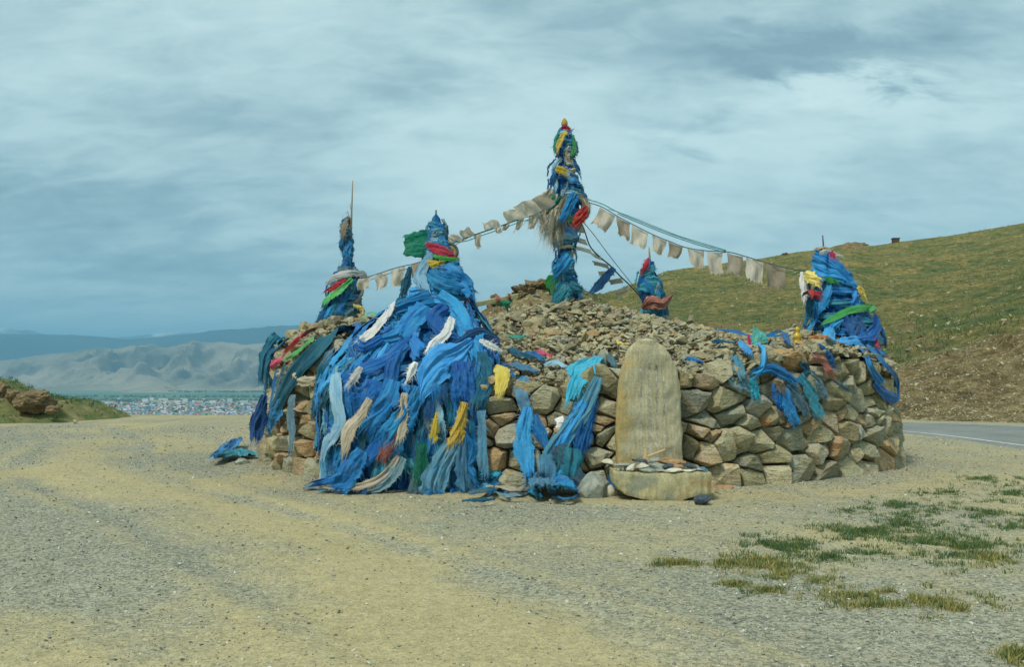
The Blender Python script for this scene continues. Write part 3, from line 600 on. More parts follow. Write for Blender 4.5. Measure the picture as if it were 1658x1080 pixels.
def mountain(name, crest, Y0, Yc, mat, seed, rough, label, px0=-900, px1=2600, nc=520, nr=90, base=VZ, spur=1.0):
    pxm = np.linspace(px0, px1, nc); tt = np.linspace(0, 1.35, nr); PX, T = np.meshgrid(pxm, tt)
    cr = interp(PX, crest); zc = EYE + (600 - cr) / F * Yc; Y = Y0 + (Yc - Y0) * T
    X = (PX - 829) / F * Y; h = zc - base
    tri = np.where(T <= 1, T, 1 - (T - 1) * 2.5)
    rg = ridged(X / (Yc * 0.055), Y / (Yc * 0.13), 7, seed)
    rg2 = ridged(X / (Yc * 0.016), Y / (Yc * 0.04), 5, seed + 9)
    env = np.clip(tri, 0, 1) ** 1.25
    mid = 4 * np.clip(tri, 0, 1) * (1 - np.clip(tri, 0, 1))
    Z = base - 2 + h * env + h * spur * mid * ((rg - 0.42) * 0.75 + (rg2 - 0.4) * 0.30) * np.clip(T * 3, 0, 1) + h * rough * (rg2 - 0.4) * np.clip(T, 0, 1)
    Z = np.maximum(Z, base - 20)
    me = mesh_np(name, np.stack([X, Y, Z], -1).reshape(-1, 3), [grid_faces(nr, nc)], mats=[mat]); put(name, me, label=label, kind='structure')
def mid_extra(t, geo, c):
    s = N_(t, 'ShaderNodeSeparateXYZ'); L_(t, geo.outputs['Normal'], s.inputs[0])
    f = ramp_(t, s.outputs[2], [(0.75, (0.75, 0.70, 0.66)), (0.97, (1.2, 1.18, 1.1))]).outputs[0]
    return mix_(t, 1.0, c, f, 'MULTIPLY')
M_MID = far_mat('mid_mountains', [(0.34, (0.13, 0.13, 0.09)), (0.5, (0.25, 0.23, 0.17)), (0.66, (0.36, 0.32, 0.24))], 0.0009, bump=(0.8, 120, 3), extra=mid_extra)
M_FAR = far_mat('far_mountains', [(0.35, (0.02, 0.035, 0.04)), (0.65, (0.045, 0.07, 0.07))], 0.0005)
def snow_extra(t, geo, c):
    s = N_(t, 'ShaderNodeSeparateXYZ'); L_(t, geo.outputs['Position'], s.inputs[0])
    k = math_(t, 'ADD', math_(t, 'DIVIDE', s.outputs[2], 1230), math_(t, 'MULTIPLY', math_(t, 'SUBTRACT', noise_(t, mapped(t, geo.outputs['Position'], (1, 1, 2)), 0.0007, 6, 0.65), 0.5), 0.9))
    return mix_(t, ramp_(t, k, [(0.74, 0.0), (0.86, 0.9)]).outputs[0], c, (0.85, 0.88, 0.9))
M_SNOW = far_mat('snowy_mountains', [(0.35, (0.06, 0.07, 0.07)), (0.65, (0.10, 0.12, 0.11))], 0.0005, extra=snow_extra)
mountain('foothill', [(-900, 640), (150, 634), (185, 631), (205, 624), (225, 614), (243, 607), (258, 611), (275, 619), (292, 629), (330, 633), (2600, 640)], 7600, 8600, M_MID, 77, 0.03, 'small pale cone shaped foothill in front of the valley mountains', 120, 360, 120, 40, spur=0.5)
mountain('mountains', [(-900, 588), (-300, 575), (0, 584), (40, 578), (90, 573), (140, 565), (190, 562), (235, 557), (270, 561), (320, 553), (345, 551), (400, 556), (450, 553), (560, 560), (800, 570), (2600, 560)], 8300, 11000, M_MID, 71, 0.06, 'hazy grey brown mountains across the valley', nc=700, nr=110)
mountain('mountain_range', [(-900, 545), (-200, 548), (0, 540), (70, 541), (150, 543), (200, 549), (250, 546), (300, 541), (340, 535), (400, 531), (440, 528), (520, 524), (700, 530), (1200, 545), (2600, 540)], 12500, 17000, M_FAR, 83, 0.02, 'smooth dark blue mountain range behind the grey mountains', spur=0.5)
mountain('snowy_mountains', [(-900, 540), (-60, 537), (0, 530), (30, 532), (55, 536), (80, 543), (180, 547), (230, 542), (262, 538), (290, 537), (330, 540), (600, 545), (2600, 545)], 19500, 24500, M_SNOW, 91, 0.02, 'farthest mountain crest with patches of snow', nc=600)

# town: three hundred houses on their own, the rest as one mass
def house_mesh(w, l, h, wall, roof):
    V = [(-w, -l, 0), (w, -l, 0), (w, l, 0), (-w, l, 0), (-w, -l, h), (w, -l, h), (w, l, h), (-w, l, h), (-w, 0, h * 1.55), (w, 0, h * 1.55)]
    Q = [(0, 1, 5, 4), (1, 2, 6, 5), (2, 3, 7, 6), (3, 0, 4, 7), (4, 5, 9, 8), (6, 7, 8, 9)]; T = [(5, 6, 9), (7, 4, 8)]
    return mesh_np('house', np.array(V, float), [np.array(Q), np.array(T)], smooth=False, mats=[wall, roof], midx=[0, 0, 0, 0, 1, 1, 0, 0])
wallm = [plain_mat('house_wall_' + n_, c, c, 1) for n_, c in (('white', (0.58, 0.58, 0.55)), ('cream', (0.50, 0.44, 0.34)), ('grey', (0.30, 0.31, 0.30)), ('pink', (0.42, 0.28, 0.23)))]
roofm = [plain_mat('house_roof_' + n_, c, c, 1) for n_, c in (('red', (0.42, 0.12, 0.08)), ('blue', (0.10, 0.22, 0.42)), ('grey', (0.28, 0.30, 0.31)), ('white', (0.55, 0.57, 0.57)), ('green', (0.08, 0.22, 0.12)), ('brown', (0.18, 0.12, 0.08)))]
combos = [(w_, r_) for w_ in range(4) for r_ in range(6)]
WN = ['white', 'cream', 'grey', 'pink']; RN = ['red', 'blue', 'grey', 'white', 'green', 'brown']
HM = [house_mesh(random.uniform(5, 8), random.uniform(3.5, 5), random.uniform(3, 5), wallm[w_], roofm[r_]) for w_, r_ in combos]
def town_pt():
    py = 650 + 23 * random.random() ** 0.8; px = random.uniform(125, 415); Y = (EYE - VZ) * F / (py - 600); return (px - 829) / F * Y, Y
for i in range(300):
    x, y = town_pt(); y = y if random.random() < 0.5 else 3850 + 900 * random.random()
    x = max(min(x, -0.26 * y), -0.44 * y); k = random.randrange(24); w_, r_ = combos[k]
    dist = 'nearer edge' if y < 4300 else ('middle' if y < 5000 else 'far edge')
    o = put('house', HM[k], loc=(x, y, VZ), label=f'tiny {WN[w_]} walled house with {RN[r_]} roof in the {dist} of the valley town', cat='house', group=f'{WN[w_]} {RN[r_]} roofed houses in the {dist} of the valley town')
    o.rotation_euler = (0, 0, random.uniform(0, 3.14)); o.scale = (1.1, 1.1, 1.2)
n = 4200
py = 647.5 + 26 * RNG.random(n) ** 0.9; px = RNG.uniform(-150, 640, n)
k_ = (px > 128) | (py < 655); py, px = py[k_], px[k_]; n = len(px)
Y = (EYE - VZ) * F / (py - 600); X = (px - 829) / F * Y
hv = np.array([(-6, -4, 0), (6, -4, 0), (6, 4, 0), (-6, 4, 0), (-6, -4, 4), (6, -4, 4), (6, 4, 4), (-6, 4, 4), (-6, 0, 6), (6, 0, 6)], float) * 1.15
hf = np.array([(0, 1, 5, 4), (1, 2, 6, 5), (2, 3, 7, 6), (3, 0, 4, 7), (4, 5, 9, 8), (6, 7, 8, 9)])
ang = RNG.uniform(0, np.pi, n); ca, sa = np.cos(ang), np.sin(ang); scl = RNG.uniform(0.6, 1.5, n)
vx_ = (hv[None, :, 0] * ca[:, None] - hv[None, :, 1] * sa[:, None]) * scl[:, None] + X[:, None]
vy_ = (hv[None, :, 0] * sa[:, None] + hv[None, :, 1] * ca[:, None]) * scl[:, None] + Y[:, None]; vz_ = hv[None, :, 2] * scl[:, None] + VZ
V = np.stack([vx_, vy_, vz_], -1).reshape(-1, 3); Fh = (hf[None] + (np.arange(n) * 10)[:, None, None]).reshape(-1, 4)
mi = np.stack([RNG.choice(4, n, p=[0.5, 0.2, 0.15, 0.15])] * 4 + [4 + RNG.integers(0, 6, n)] * 2, 1).ravel()
put('town_houses', mesh_np('town_houses', V, [Fh], smooth=False, mats=wallm + roofm, midx=mi), label='dense mass of small pale houses filling the distant valley town', cat='town', kind='stuff')
# apartment blocks at the back of the town
ab = [mesh_np('apartment_block', np.array([(x * a_, y * 7, z * h_) for z in (0, 1) for (x, y) in ((-1, -1), (1, -1), (1, 1), (-1, 1))], float), [np.array([(0, 1, 5, 4), (1, 2, 6, 5), (2, 3, 7, 6), (3, 0, 4, 7), (4, 5, 6, 7)])], smooth=False, mats=[wallm[k_]]) for a_, h_, k_ in ((17, 20, 0), (13, 24, 0), (22, 17, 1))]
for i, (px, py) in enumerate([(178, 655), (236, 652), (247, 651), (252, 653), (262, 651), (268, 653), (276, 654), (289, 655), (300, 653), (322, 654), (345, 655), (372, 653), (158, 654), (395, 655)]):
    Y = (EYE - VZ) * F / (py - 600); lb = ('wide cream', 'pale slab shaped', 'tall white')[i % 3]
    o = put('apartment_block', ab[(2, 0, 1)[i % 3]], loc=((px - 829) / F * Y, Y, VZ), label=f'{lb} apartment block among trees at the far side of town', cat='building', group=f'{lb} apartment blocks of the valley town'); o.rotation_euler = (0, 0, random.uniform(-0.4, 0.4))
# belts of trees along the river and round the town
n = 3200; px = RNG.uniform(-200, 700, n); q = RNG.random(n)
py = np.where(q < 0.45, 650 + RNG.normal(0, 1.2, n), np.where(q < 0.7, 635.0 + RNG.normal(0, 0.35, n), np.where(q < 0.85, 643.0 + RNG.normal(0, 0.3, n), 655 + 14 * RNG.random(n))))
k_ = ~((q > 0.45) & (q < 0.7) & ((px < 270) | ((px > 335) & (px < 352)))); px, py = px[k_], py[k_]; n = len(px)
Y = (EYE - VZ) * F / (py - 600); P = np.stack([(px - 829) / F * Y, Y, np.full(n, VZ + 5.0)], 1)
ts_ = [hull_template(300 + i, 16, 1.0) for i in range(4)]
M_TREE = plain_mat('far_tree_crowns', (0.03, 0.07, 0.04), (0.06, 0.11, 0.05), 0.05)
put('tree_belts', scatter_mesh('tree_belts', P, RNG.uniform(9, 20, n), ts_, [M_TREE]), label='dark belts of trees along the river and round the town', cat='trees', kind='stuff')

# ---- haze of the valley air
bm = bmesh.new(); bmesh.ops.create_cube(bm, size=1, matrix=Matrix.Translation((0, 15500, 580)) @ Matrix.Diagonal((64000, 43000, 1600, 1)))
hz = bpy.data.meshes.new('haze'); bm.to_mesh(hz); bm.free()
m = bpy.data.materials.new('haze_air'); m.use_nodes = True; t = m.node_tree; t.nodes.clear()
o_ = N_(t, 'ShaderNodeOutputMaterial'); pv = N_(t, 'ShaderNodeVolumePrincipled'); pv.inputs['Density'].default_value = 7.2e-5
pv.inputs['Color'].default_value = (0.32, 0.72, 1.0, 1); pv.inputs['Anisotropy'].default_value = 0.0
L_(t, pv.outputs[0], o_.inputs['Volume']); m.cycles.homogeneous_volume = True if hasattr(m, 'cycles') and hasattr(m.cycles, 'homogeneous_volume') else None
hz.materials.append(m); put('haze', hz, label='thin blue haze filling the valley air', kind='stuff')
# ================================================================== THE CAIRN
CX, CY, CR = 1.14, 18.7, 5.8
WALLTOP = [(-720, 1.5), (405, 1.75), (440, 1.95), (480, 1.98), (560, 1.9), (640, 1.75), (700, 1.6), (800, 1.42), (850, 1.36), (960, 1.40), (1050, 1.45), (1110, 1.5), (1200, 1.62), (1280, 1.80), (1340, 1.85), (1400, 1.80), (1440, 1.62), (1500, 1.5)]
POLES = {'valley': (565, 18.6, 527), 'heap': (706, 14.9, 560), 'centre': (914, 18.7, 488), 'back': (1053, 21.3, 520), 'road': (1345, 16.9, 560)}
def pole_xy(k):
    px, Y, _ = POLES[k]; return (px - 829) / F * Y, Y
def wall_top(x, y):
    return interp(829 + F * x / np.maximum(y, 1), WALLTOP) * np.where(y > CY + 2, 0.95, 1)
def cairn_r(th, z):
    return CR + 0.10 * np.sin(3 * th + 1) + 0.05 * np.sin(7 * th) - 0.10 * z
def dome_z(x, y):
    r = np.hypot(x - CX, y - CY); h = wall_top(x, y)
    z = h + (2.98 - h) * np.clip(1 - r / CR, 0, 1) ** 1.08
    for k, rad, a in (('valley', 1.35, 0.42), ('road', 1.15, 0.22), ('heap', 1.1, 0.15)):
        ax, ay = pole_xy(k); z = z + a * np.exp(-((np.hypot(x - ax, y - ay)) / rad * 1.3) ** 2)
    return z
def in_cairn(x, y, z):
    r = np.hypot(x - CX, y - CY); th = np.arctan2(y - CY, x - CX)
    return (r < cairn_r(th, z)) & (z < dome_z(x, y))
# bodies of bundled cloth: rows of (py, px centre, half width px, distance, depth / width)
B_HEAP = [(346, 706, 3, 14.9, 1), (352, 706, 7, 14.9, 1), (372, 707, 12, 14.9, 1), (395, 706, 17, 14.9, 1), (415, 710, 22, 14.9, 1), (435, 714, 26, 14.9, 1), (452, 714, 30, 14.85, .9), (475, 710, 40, 14.8, .85), (500, 702, 56, 14.72, .8), (530, 692, 82, 14.5, .75), (560, 688, 106, 14.2, .70), (595, 672, 124, 13.9, .62), (640, 660, 128, 13.72, .60), (700, 660, 126, 13.62, .58), (760, 655, 122, 13.56, .58), (800, 650, 118, 13.52, .60)]
B_CENTRE = [(202, 914, 6, 18.7, 1), (212, 914, 13, 18.7, 1), (225, 914, 17, 18.7, 1), (246, 914, 17, 18.7, 1), (254, 914, 12, 18.7, 1), (262, 914, 12, 18.7, 1), (272, 913, 20, 18.7, 1), (290, 912, 21, 18.7, 1), (305, 917, 23, 18.7, 1), (325, 917, 25, 18.7, 1), (345, 915, 27, 18.7, 1), (365, 916, 24, 18.7, 1), (385, 914, 18, 18.7, 1), (400, 914, 13, 18.7, 1), (415, 915, 12, 18.7, 1), (430, 912, 15, 18.7, 1), (445, 915, 14, 18.7, 1), (465, 918, 17, 18.7, 1), (478, 920, 22, 18.68, 1), (500, 912, 18, 18.6, 1)]
B_VALLEY = [(350, 564, 3, 18.6, 1), (356, 561, 8, 18.6, 1), (370, 558, 7, 18.6, 1), (384, 561, 9, 18.6, 1), (400, 562, 10, 18.6, 1), (418, 562, 7, 18.6, 1), (424, 563, 5, 18.6, 1), (432, 563, 14, 18.6, 1), (445, 562, 20, 18.6, 1), (462, 558, 23, 18.6, 1), (480, 556, 23, 18.6, 1), (500, 554, 27, 18.6, 1), (515, 552, 31, 18.6, 1), (532, 551, 32, 18.6, 1)]
B_BACK = [(417, 1050, 3, 21.3, 1), (425, 1050, 6, 21.3, 1), (435, 1049, 10, 21.3, 1), (450, 1048, 15, 21.3, 1), (465, 1050, 19, 21.3, 1), (480, 1053, 20, 21.3, 1), (495, 1057, 19, 21.3, 1), (510, 1058, 18, 21.3, 1), (525, 1058, 18, 21.3, 1)]
B_ROAD = [(404, 1334, 4, 16.9, 1), (409, 1335, 8, 16.9, 1), (420, 1338, 14, 16.9, 1), (435, 1343, 22, 16.9, 1), (450, 1345, 29, 16.9, 1), (470, 1350, 36, 16.9, 1), (490, 1350, 40, 16.85, 1), (510, 1355, 43, 16.8, .9), (530, 1362, 53, 16.72, .85), (548, 1366, 57, 16.65, .8), (570, 1370, 56, 16.6, .8), (590, 1374, 50, 16.7, .8)]
def prep(rows):
    a = np.array(rows, float); z = EYE - (a[:, 0] - 600) / F * a[:, 3]; x = (a[:, 1] - 829) / F * a[:, 3]; w = a[:, 2] / F * a[:, 3]
    o = np.argsort(z); return dict(z=z[o], x=x[o], y=a[o, 3], rx=w[o], ry=(w * a[:, 4])[o])
BODIES = {k: prep(v) for k, v in dict(heap=B_HEAP, centre=B_CENTRE, valley=B_VALLEY, back=B_BACK, road=B_ROAD).items()}
def body_at(b, z):
    return [np.interp(z, b['z'], b[k]) for k in ('x', 'y', 'rx', 'ry')]
def in_body(b, x, y, z):
    bx, by, rx, ry = body_at(b, z)
    e = b.get('e', 2.0)
    return (np.abs((x - bx) / rx) ** e + np.abs((y - by) / ry) ** e < 1) & (z < b['z'][-1]) & (z > b['z'][0] - 0.01)
BODIES['heap']['e'] = 3.2
YS = np.arange(9.0, 26.0, 0.02)
def hit(px, py, off=0.0, prefer=None):
    """Where the sight line of this pixel meets the cairn, a bundle or the ground, and the surface normal there."""
    x = (px - 829) / F * YS; z = EYE - (py - 600) / F * YS
    ins = in_cairn(x, YS, z) | (z <= 0.0); who = None
    first = np.argmax(ins) if ins.any() else len(YS) - 1; found = ins.any()
    for k, b in BODIES.items():
        i2 = in_body(b, x, YS, z)
        if i2.any() and (not found or np.argmax(i2) < first): first = np.argmax(i2); who = k; found = True
    if not found:
        Y = prefer or 16.0; p = Wp(px, py, Y); return p, np.array([0, -1, 0.0])
    Y = YS[first]; p = np.array([x[first], Y, max(z[first], 0.0)])
    if who:
        b = BODIES[who]; bx, by, rx, ry = body_at(b, p[2]); n = np.array([(p[0] - bx) / rx ** 2, (p[1] - by) / ry ** 2, 0.25 / rx]) if 'e' not in b else np.array([((abs(p[0] - bx) / rx) ** 2.2) * math.copysign(1, p[0] - bx) / rx, ((abs(p[1] - by) / ry) ** 2.2) * math.copysign(1, p[1] - by) / ry, 0.25 / rx]); n = n / np.linalg.norm(n)
    elif p[2] <= 0.01: n = np.array([0, -0.15, 1.0])
    else:
        r = np.array([p[0] - CX, p[1] - CY]); rr = np.linalg.norm(r)
        if p[2] > dome_z(p[0], p[1]) - 0.06: n = np.array([r[0] / CR * 0.5, r[1] / CR * 0.5 - 0.1, 0.9])
        else: n = np.array([r[0] / rr, r[1] / rr, 0.05])
        n = n / np.linalg.norm(n)
    return p + n * off, n

cairn = put('stone_cairn', None, loc=(CX, CY, 0), label='huge round cairn with a drystone wall and a rubble mound on top', cat='cairn')
# inner core: dark earth and packed stone that shows only in the joints
nt_, nz_ = 140, 14
V = []
for i in range(nz_):
    z = -0.05 + 0.0 * i
    for j in range(nt_):
        th = 2 * math.pi * j / nt_
        if i < 7:
            zt = i / 6; x0 = CX + math.cos(th) * CR; y0 = CY + math.sin(th) * CR; top = float(wall_top(x0, y0))
            zz_ = -0.1 + (top + 0.02) * zt; r_ = float(cairn_r(th, zz_)) - 0.16
        else:
            r_ = (CR - 0.75) * (1 - (i - 6) / 7.001); zz_ = None
        x, y = CX + r_ * math.cos(th), CY + r_ * math.sin(th)
        if zz_ is None: zz_ = float(dome_z(x, y)) - 0.06 + 0.05 * float(fbm(np.array(x * 2.), np.array(y * 2.), 3, 4))
        V.append((x - CX, y - CY, zz_))
M_CORE = plain_mat('packed_earth', (0.06, 0.05, 0.03), (0.16, 0.13, 0.08), 5, bump=0.8, dist=0.03)
put('core', mesh_np('core', V, [grid_faces(nz_, nt_, True)], mats=[M_CORE]), cairn)

# --- drystone wall: an irregular packing of cells, one stone in each
def wall_cells(seed=3):
    r = random.Random(seed); pts = []
    s0, s1 = -math.pi / 2 - 2.05, -math.pi / 2 + 2.05
    z = 0.0; row = 0
    while z < 2.2:
        h = r.uniform(0.20, 0.34) * (1.15 if row < 2 else (0.95 if row < 5 else 0.8)); s = s0 * CR + r.uniform(0, 0.3)
        while s < s1 * CR:
            w = h * r.choice([0.9, 1.2, 1.5, 1.8, 2.3]) * r.uniform(0.85, 1.15)
            pts.append((s + w / 2, z + h / 2 + r.uniform(-0.07, 0.07) + 0.05 * math.sin(s * 1.3 + row), h, w)); s += w
        z += h; row += 1
    return pts
def clip_poly(poly, a, b, c):
    out = []
    for i in range(len(poly)):
        p, q = poly[i], poly[(i + 1) % len(poly)]
        dp = a * p[0] + b * p[1] - c; dq = a * q[0] + b * q[1] - c
        if dp <= 0: out.append(p)
        if (dp < 0 < dq) or (dq < 0 < dp):
            t_ = dp / (dp - dq); out.append((p[0] + (q[0] - p[0]) * t_, p[1] + (q[1] - p[1]) * t_))
    return out
cells = wall_cells(); ANI = 1.45
_r = random.Random(17); cells = [q for q in cells if _r.random() > 0.24]
cells += [(q[0] + q[3] * .5, q[1] + q[2] * .5, .12, .14) for q in cells if _r.random() < 0.22]
cells = [(q[0] + _r.gauss(0, .03), q[1] + _r.gauss(0, .035), q[2], q[3]) for q in cells]
arr = np.array([(c[0], c[1] * ANI) for c in cells])
stone_rng = random.Random(21)
cands = []
for i, (s, z, h, w) in enumerate(cells):
    th = s / CR; x0, y0 = CX + CR * math.cos(th), CY + CR * math.sin(th); top = float(wall_top(x0, y0))
    if z > top + 0.05: continue
    P = [(s - 1, -0.12), (s + 1, -0.12), (s + 1, z + 0.6), (s - 1, z + 0.6)]
    P = [(p[0], p[1] * ANI) for p in P]
    me_ = arr[i]; dd = arr - me_; near_ = np.where((np.hypot(dd[:, 0], dd[:, 1]) < 1.3) & (np.hypot(dd[:, 0], dd[:, 1]) > 0))[0]
    for j in near_:
        a, b_ = arr[j] - me_; mid_ = (arr[j] + me_) / 2
        wgt = 0.5 + 0.14 * math.tanh((h * w - cells[j][2] * cells[j][3]) * 9)
        mid_ = me_ + (arr[j] - me_) * wgt
        P = clip_poly(P, a, b_, a * mid_[0] + b_ * mid_[1])
        if len(P) < 3: break
    if len(P) < 3: continue
    P = [(p[0], p[1] / ANI) for p in P]
    cx_ = sum(p[0] for p in P) / len(P); cz_ = sum(p[1] for p in P) / len(P)
    ar = abs(sum(P[k][0] * P[(k + 1) % len(P)][1] - P[(k + 1) % len(P)][0] * P[k][1] for k in range(len(P)))) / 2
    if ar < 0.006: continue
    vis = (cx_ / CR + math.pi / 2)
    cands.append((abs(vis) > 1.75, -ar, cx_, cz_, P, h))
cands.sort(key=lambda c: (c[0], c[1]))
def make_wall_stone(cx_, cz_, P, r):
    sh = r.uniform(0.90, 0.99); bm = bmesh.new(); pr = r.uniform(-0.05, 0.035); nx, nz = r.gauss(0, 0.34), r.gauss(-0.12, 0.32)
    jit = 0.012; pts = []
    Q = [((p[0] - cx_) * sh, (p[1] - cz_) * sh) for p in P]
    Q2 = []
    for k in range(len(Q)):
        p, q = Q[k], Q[(k + 1) % len(Q)]; Q2.append(p)
        if math.hypot(q[0] - p[0], q[1] - p[1]) > 0.26: m_ = r.uniform(0.35, 0.65); Q2.append((p[0] + (q[0] - p[0]) * m_ * 1.0 + r.uniform(-.012, .012), p[1] + (q[1] - p[1]) * m_ + r.uniform(-.012, .012)))
    for (a, c) in Q2:
        k1 = r.uniform(0.90, 1.0); pts.append((a * k1, 0.28, c * k1 * 0.9))
        k2 = r.uniform(0.95, 1.03); dpt = max(-.055, min(.07, nx * a + nz * c))
        pts.append((a * k2, -pr + 0.035 + dpt * 0.5 + r.uniform(-0.015, 0.015), c * k2))
        k3 = r.uniform(0.55, 0.97)
        if r.random() < .72: pts.append((a * k3, -pr - 0.055 + dpt + r.uniform(-0.03, 0.02), c * k3))
    for _ in range(2):
        pts.append((r.uniform(-0.5, 0.5) * (max(q[0] for q in Q)), -pr - 0.06 - r.uniform(0.0, 0.015), r.uniform(-0.5, 0.5) * max(q[1] for q in Q)))
    for p in pts: bm.verts.new(p)
    bmesh.ops.convex_hull(bm, input=bm.verts)
    bmesh.ops.delete(bm, geom=[v for v in bm.verts if not v.link_faces], context='VERTS')
    bmesh.ops.dissolve_limit(bm, angle_limit=math.radians(9), verts=bm.verts, edges=bm.edges)
    try: bmesh.ops.bevel(bm, geom=bm.edges[:], offset=0.006, segments=1, affect='EDGES', profile=0.5, clamp_overlap=True)
    except Exception: pass
    bmesh.ops.triangulate(bm, faces=[f for f in bm.faces if len(f.verts) > 4])
    th = cx_ / CR; seed = Vector((r.uniform(-50, 50), r.uniform(-50, 50), 0))
    bmesh.ops.subdivide_edges(bm, edges=[e for e in bm.edges if e.calc_length() > 0.10], cuts=1, use_grid_fill=True)
    for v in bm.verts: v.co += Vector((1, 1, 1)).normalized() * 0 + v.normal * mnoise.fractal(v.co * 9 + seed, 0.9, 2, 4) * 0.020
    me = bpy.data.meshes.new('wall_stone'); bm.to_mesh(me); bm.free(); me.materials.append(M_STONE)
    return me
for k, (hid, na, cx_, cz_, P, h) in enumerate(cands[:300]):
    th = cx_ / CR; r_ = float(cairn_r(th, cz_)); me = make_wall_stone(cx_, cz_, P, stone_rng)
    o = put('wall_stone', me, cairn, (math.cos(th) * r_, math.sin(th) * r_, cz_))
    o.rotation_euler = (stone_rng.gauss(0, 0.05), stone_rng.gauss(0, 0.03), th + math.pi / 2)
if len(cands) > 300:
    bm = bmesh.new()
    for (hid, na, cx_, cz_, P, h) in cands[300:]:
        th = cx_ / CR; r_ = float(cairn_r(th, cz_)); me = make_wall_stone(cx_, cz_, P, stone_rng)
        me.transform(Matrix.Translation((math.cos(th) * r_, math.sin(th) * r_, cz_)) @ Matrix.Rotation(th + math.pi / 2, 4, 'Z')); bm.from_mesh(me); bpy.data.meshes.remove(me)
    me = bpy.data.meshes.new('small_wall_stones'); bm.to_mesh(me); bm.free(); me.materials.append(M_STONE); at = me.attributes.new('rnd', 'FLOAT', 'POINT')
    put('small_wall_stones', me, cairn, kind='stuff')
# foot stones and a few stray ones leaning on the wall
# --- rubble of the mound
big_t = []
for i in range(14):
    V, Fc = hull_template(500 + i, 16, 0.62 if i % 3 else 0.4)
    bm = bmesh.new(); vs = [bm.verts.new(v) for v in V]
    for f in Fc: bm.faces.new([vs[q] for q in f])
    bmesh.ops.dissolve_limit(bm, angle_limit=math.radians(12), verts=bm.verts, edges=bm.edges)
    bmesh.ops.bevel(bm, geom=bm.edges[:], offset=0.03, segments=1, affect='EDGES', clamp_overlap=True)
    for v in bm.verts: v.co += v.normal * mnoise.fractal(v.co * 5 + Vector((i * 9, 0, 0)), 0.9, 2, 3) * 0.03
    me = bpy.data.meshes.new('rubble_stone'); bm.to_mesh(me); bm.free(); me.materials.append(M_STONE); big_t.append(me)
def dome_pts(n, seed, rmax=CR - 0.12):
    g = np.random.default_rng(seed); r = rmax * np.sqrt(g.random(n)); th = g.uniform(-math.pi, math.pi, n)
    x = CX + r * np.cos(th); y = CY + r * np.sin(th); return x, y, dome_z(x, y)
rr_ = random.Random(5); cnt = 0
# stones along the rim of the wall
k = 0; th = -math.pi / 2 - 1.9
while th < -math.pi / 2 + 1.9:
    s_ = rr_.choice([0.2, 0.26, 0.3, 0.36, 0.44]); r_ = CR - 0.22 - rr_.uniform(0, 0.25); x, y = CX + r_ * math.cos(th), CY + r_ * math.sin(th)
    o = put('rubble_stone', rr_.choice(big_t), cairn, (x - CX, y - CY, float(wall_top(x, y)) + 0.05 + rr_.uniform(-0.05, 0.06)))
    o.scale = (s_, s_ * rr_.uniform(.7, 1), s_ * rr_.uniform(.7, 1.1)); o.rotation_euler = (rr_.gauss(0, .25), rr_.gauss(0, .25), rr_.uniform(0, 6.3)); cnt += 1
    th += s_ / CR * rr_.uniform(0.7, 1.0)
# a lifted knot of bigger stones round the valley pole and the road pole
for k_, n_, rad, sz_ in (('valley', 34, 1.0, (0.28, 0.55)), ('road', 14, 0.8, (0.25, 0.42)), ('centre', 8, 0.5, (0.2, 0.32))):
    ax, ay = pole_xy(k_)
    for _ in range(n_):
        a = rr_.uniform(-math.pi, 0.3) if k_ != 'centre' else rr_.uniform(-math.pi, math.pi); q = rad * rr_.uniform(0.25, 1); x, y = ax + q * math.cos(a), ay + q * math.sin(a) * 0.9
        if math.hypot(x - CX, y - CY) > CR - 0.2: continue
        s_ = rr_.uniform(*sz_); o = put('rubble_stone', rr_.choice(big_t), cairn, (x - CX, y - CY, float(dome_z(x, y)) + 0.02))
        o.scale = (s_, s_ * rr_.uniform(.7, 1), s_); o.rotation_euler = (rr_.gauss(0, .3), rr_.gauss(0, .3), rr_.uniform(0, 6.3)); cnt += 1
# named large stones of the mound seen in the photograph (px, py, width px)
for (px, py, w) in ((755, 545, 30), (760, 525, 34), (865, 530, 42), (895, 545, 40), (960, 545, 36), (980, 530, 30), (840, 512, 30), (905, 505, 34), (1140, 545, 30), (1245, 575, 44), (1275, 560, 24), (1320, 562, 40), (1350, 590, 36), (1375, 595, 24), (800, 560, 26), (925, 570, 34), (950, 590, 26), (1070, 525, 26), (1010, 505, 26), (875, 560, 34), (985, 590, 16), (1180, 560, 28), (1205, 610, 26), (830, 590, 22), (1030, 535, 22), (720, 560, 26), (540, 560, 40), (535, 590, 44), (455, 560, 30), (500, 565, 34), (600, 545, 26), (1120, 520, 24)):
    p, n_ = hit(px, py, 0.0); s_ = w / F * p[1] * 1.15
    o = put('rubble_stone', rr_.choice(big_t), cairn, (p[0] - CX, p[1] - CY, p[2] + s_ * 0.1)); o.scale = (s_, s_ * rr_.uniform(.7, .9), s_ * rr_.uniform(.8, 1.1)); o.rotation_euler = (rr_.gauss(0, .2), rr_.gauss(0, .2), rr_.uniform(0, 6.3)); cnt += 1
x, y, z = dome_pts(900, 12)
for i in range(900):
    if cnt >= 298: break
    if y[i] > CY + 1.2 and rr_.random() < 0.7: continue
    s_ = 0.16 + 0.26 * rr_.random() ** 2; o = put('rubble_stone', rr_.choice(big_t), cairn, (x[i] - CX, y[i] - CY, z[i] + s_ * 0.08))
    o.scale = (s_, s_ * rr_.uniform(.7, 1), s_ * rr_.uniform(.6, 1)); o.rotation_euler = (rr_.gauss(0, .3), rr_.gauss(0, .3), rr_.uniform(0, 6.3)); cnt += 1
x, y, z = dome_pts(15000, 13); sz = 0.055 + 0.21 * RNG.random(15000) ** 2.6
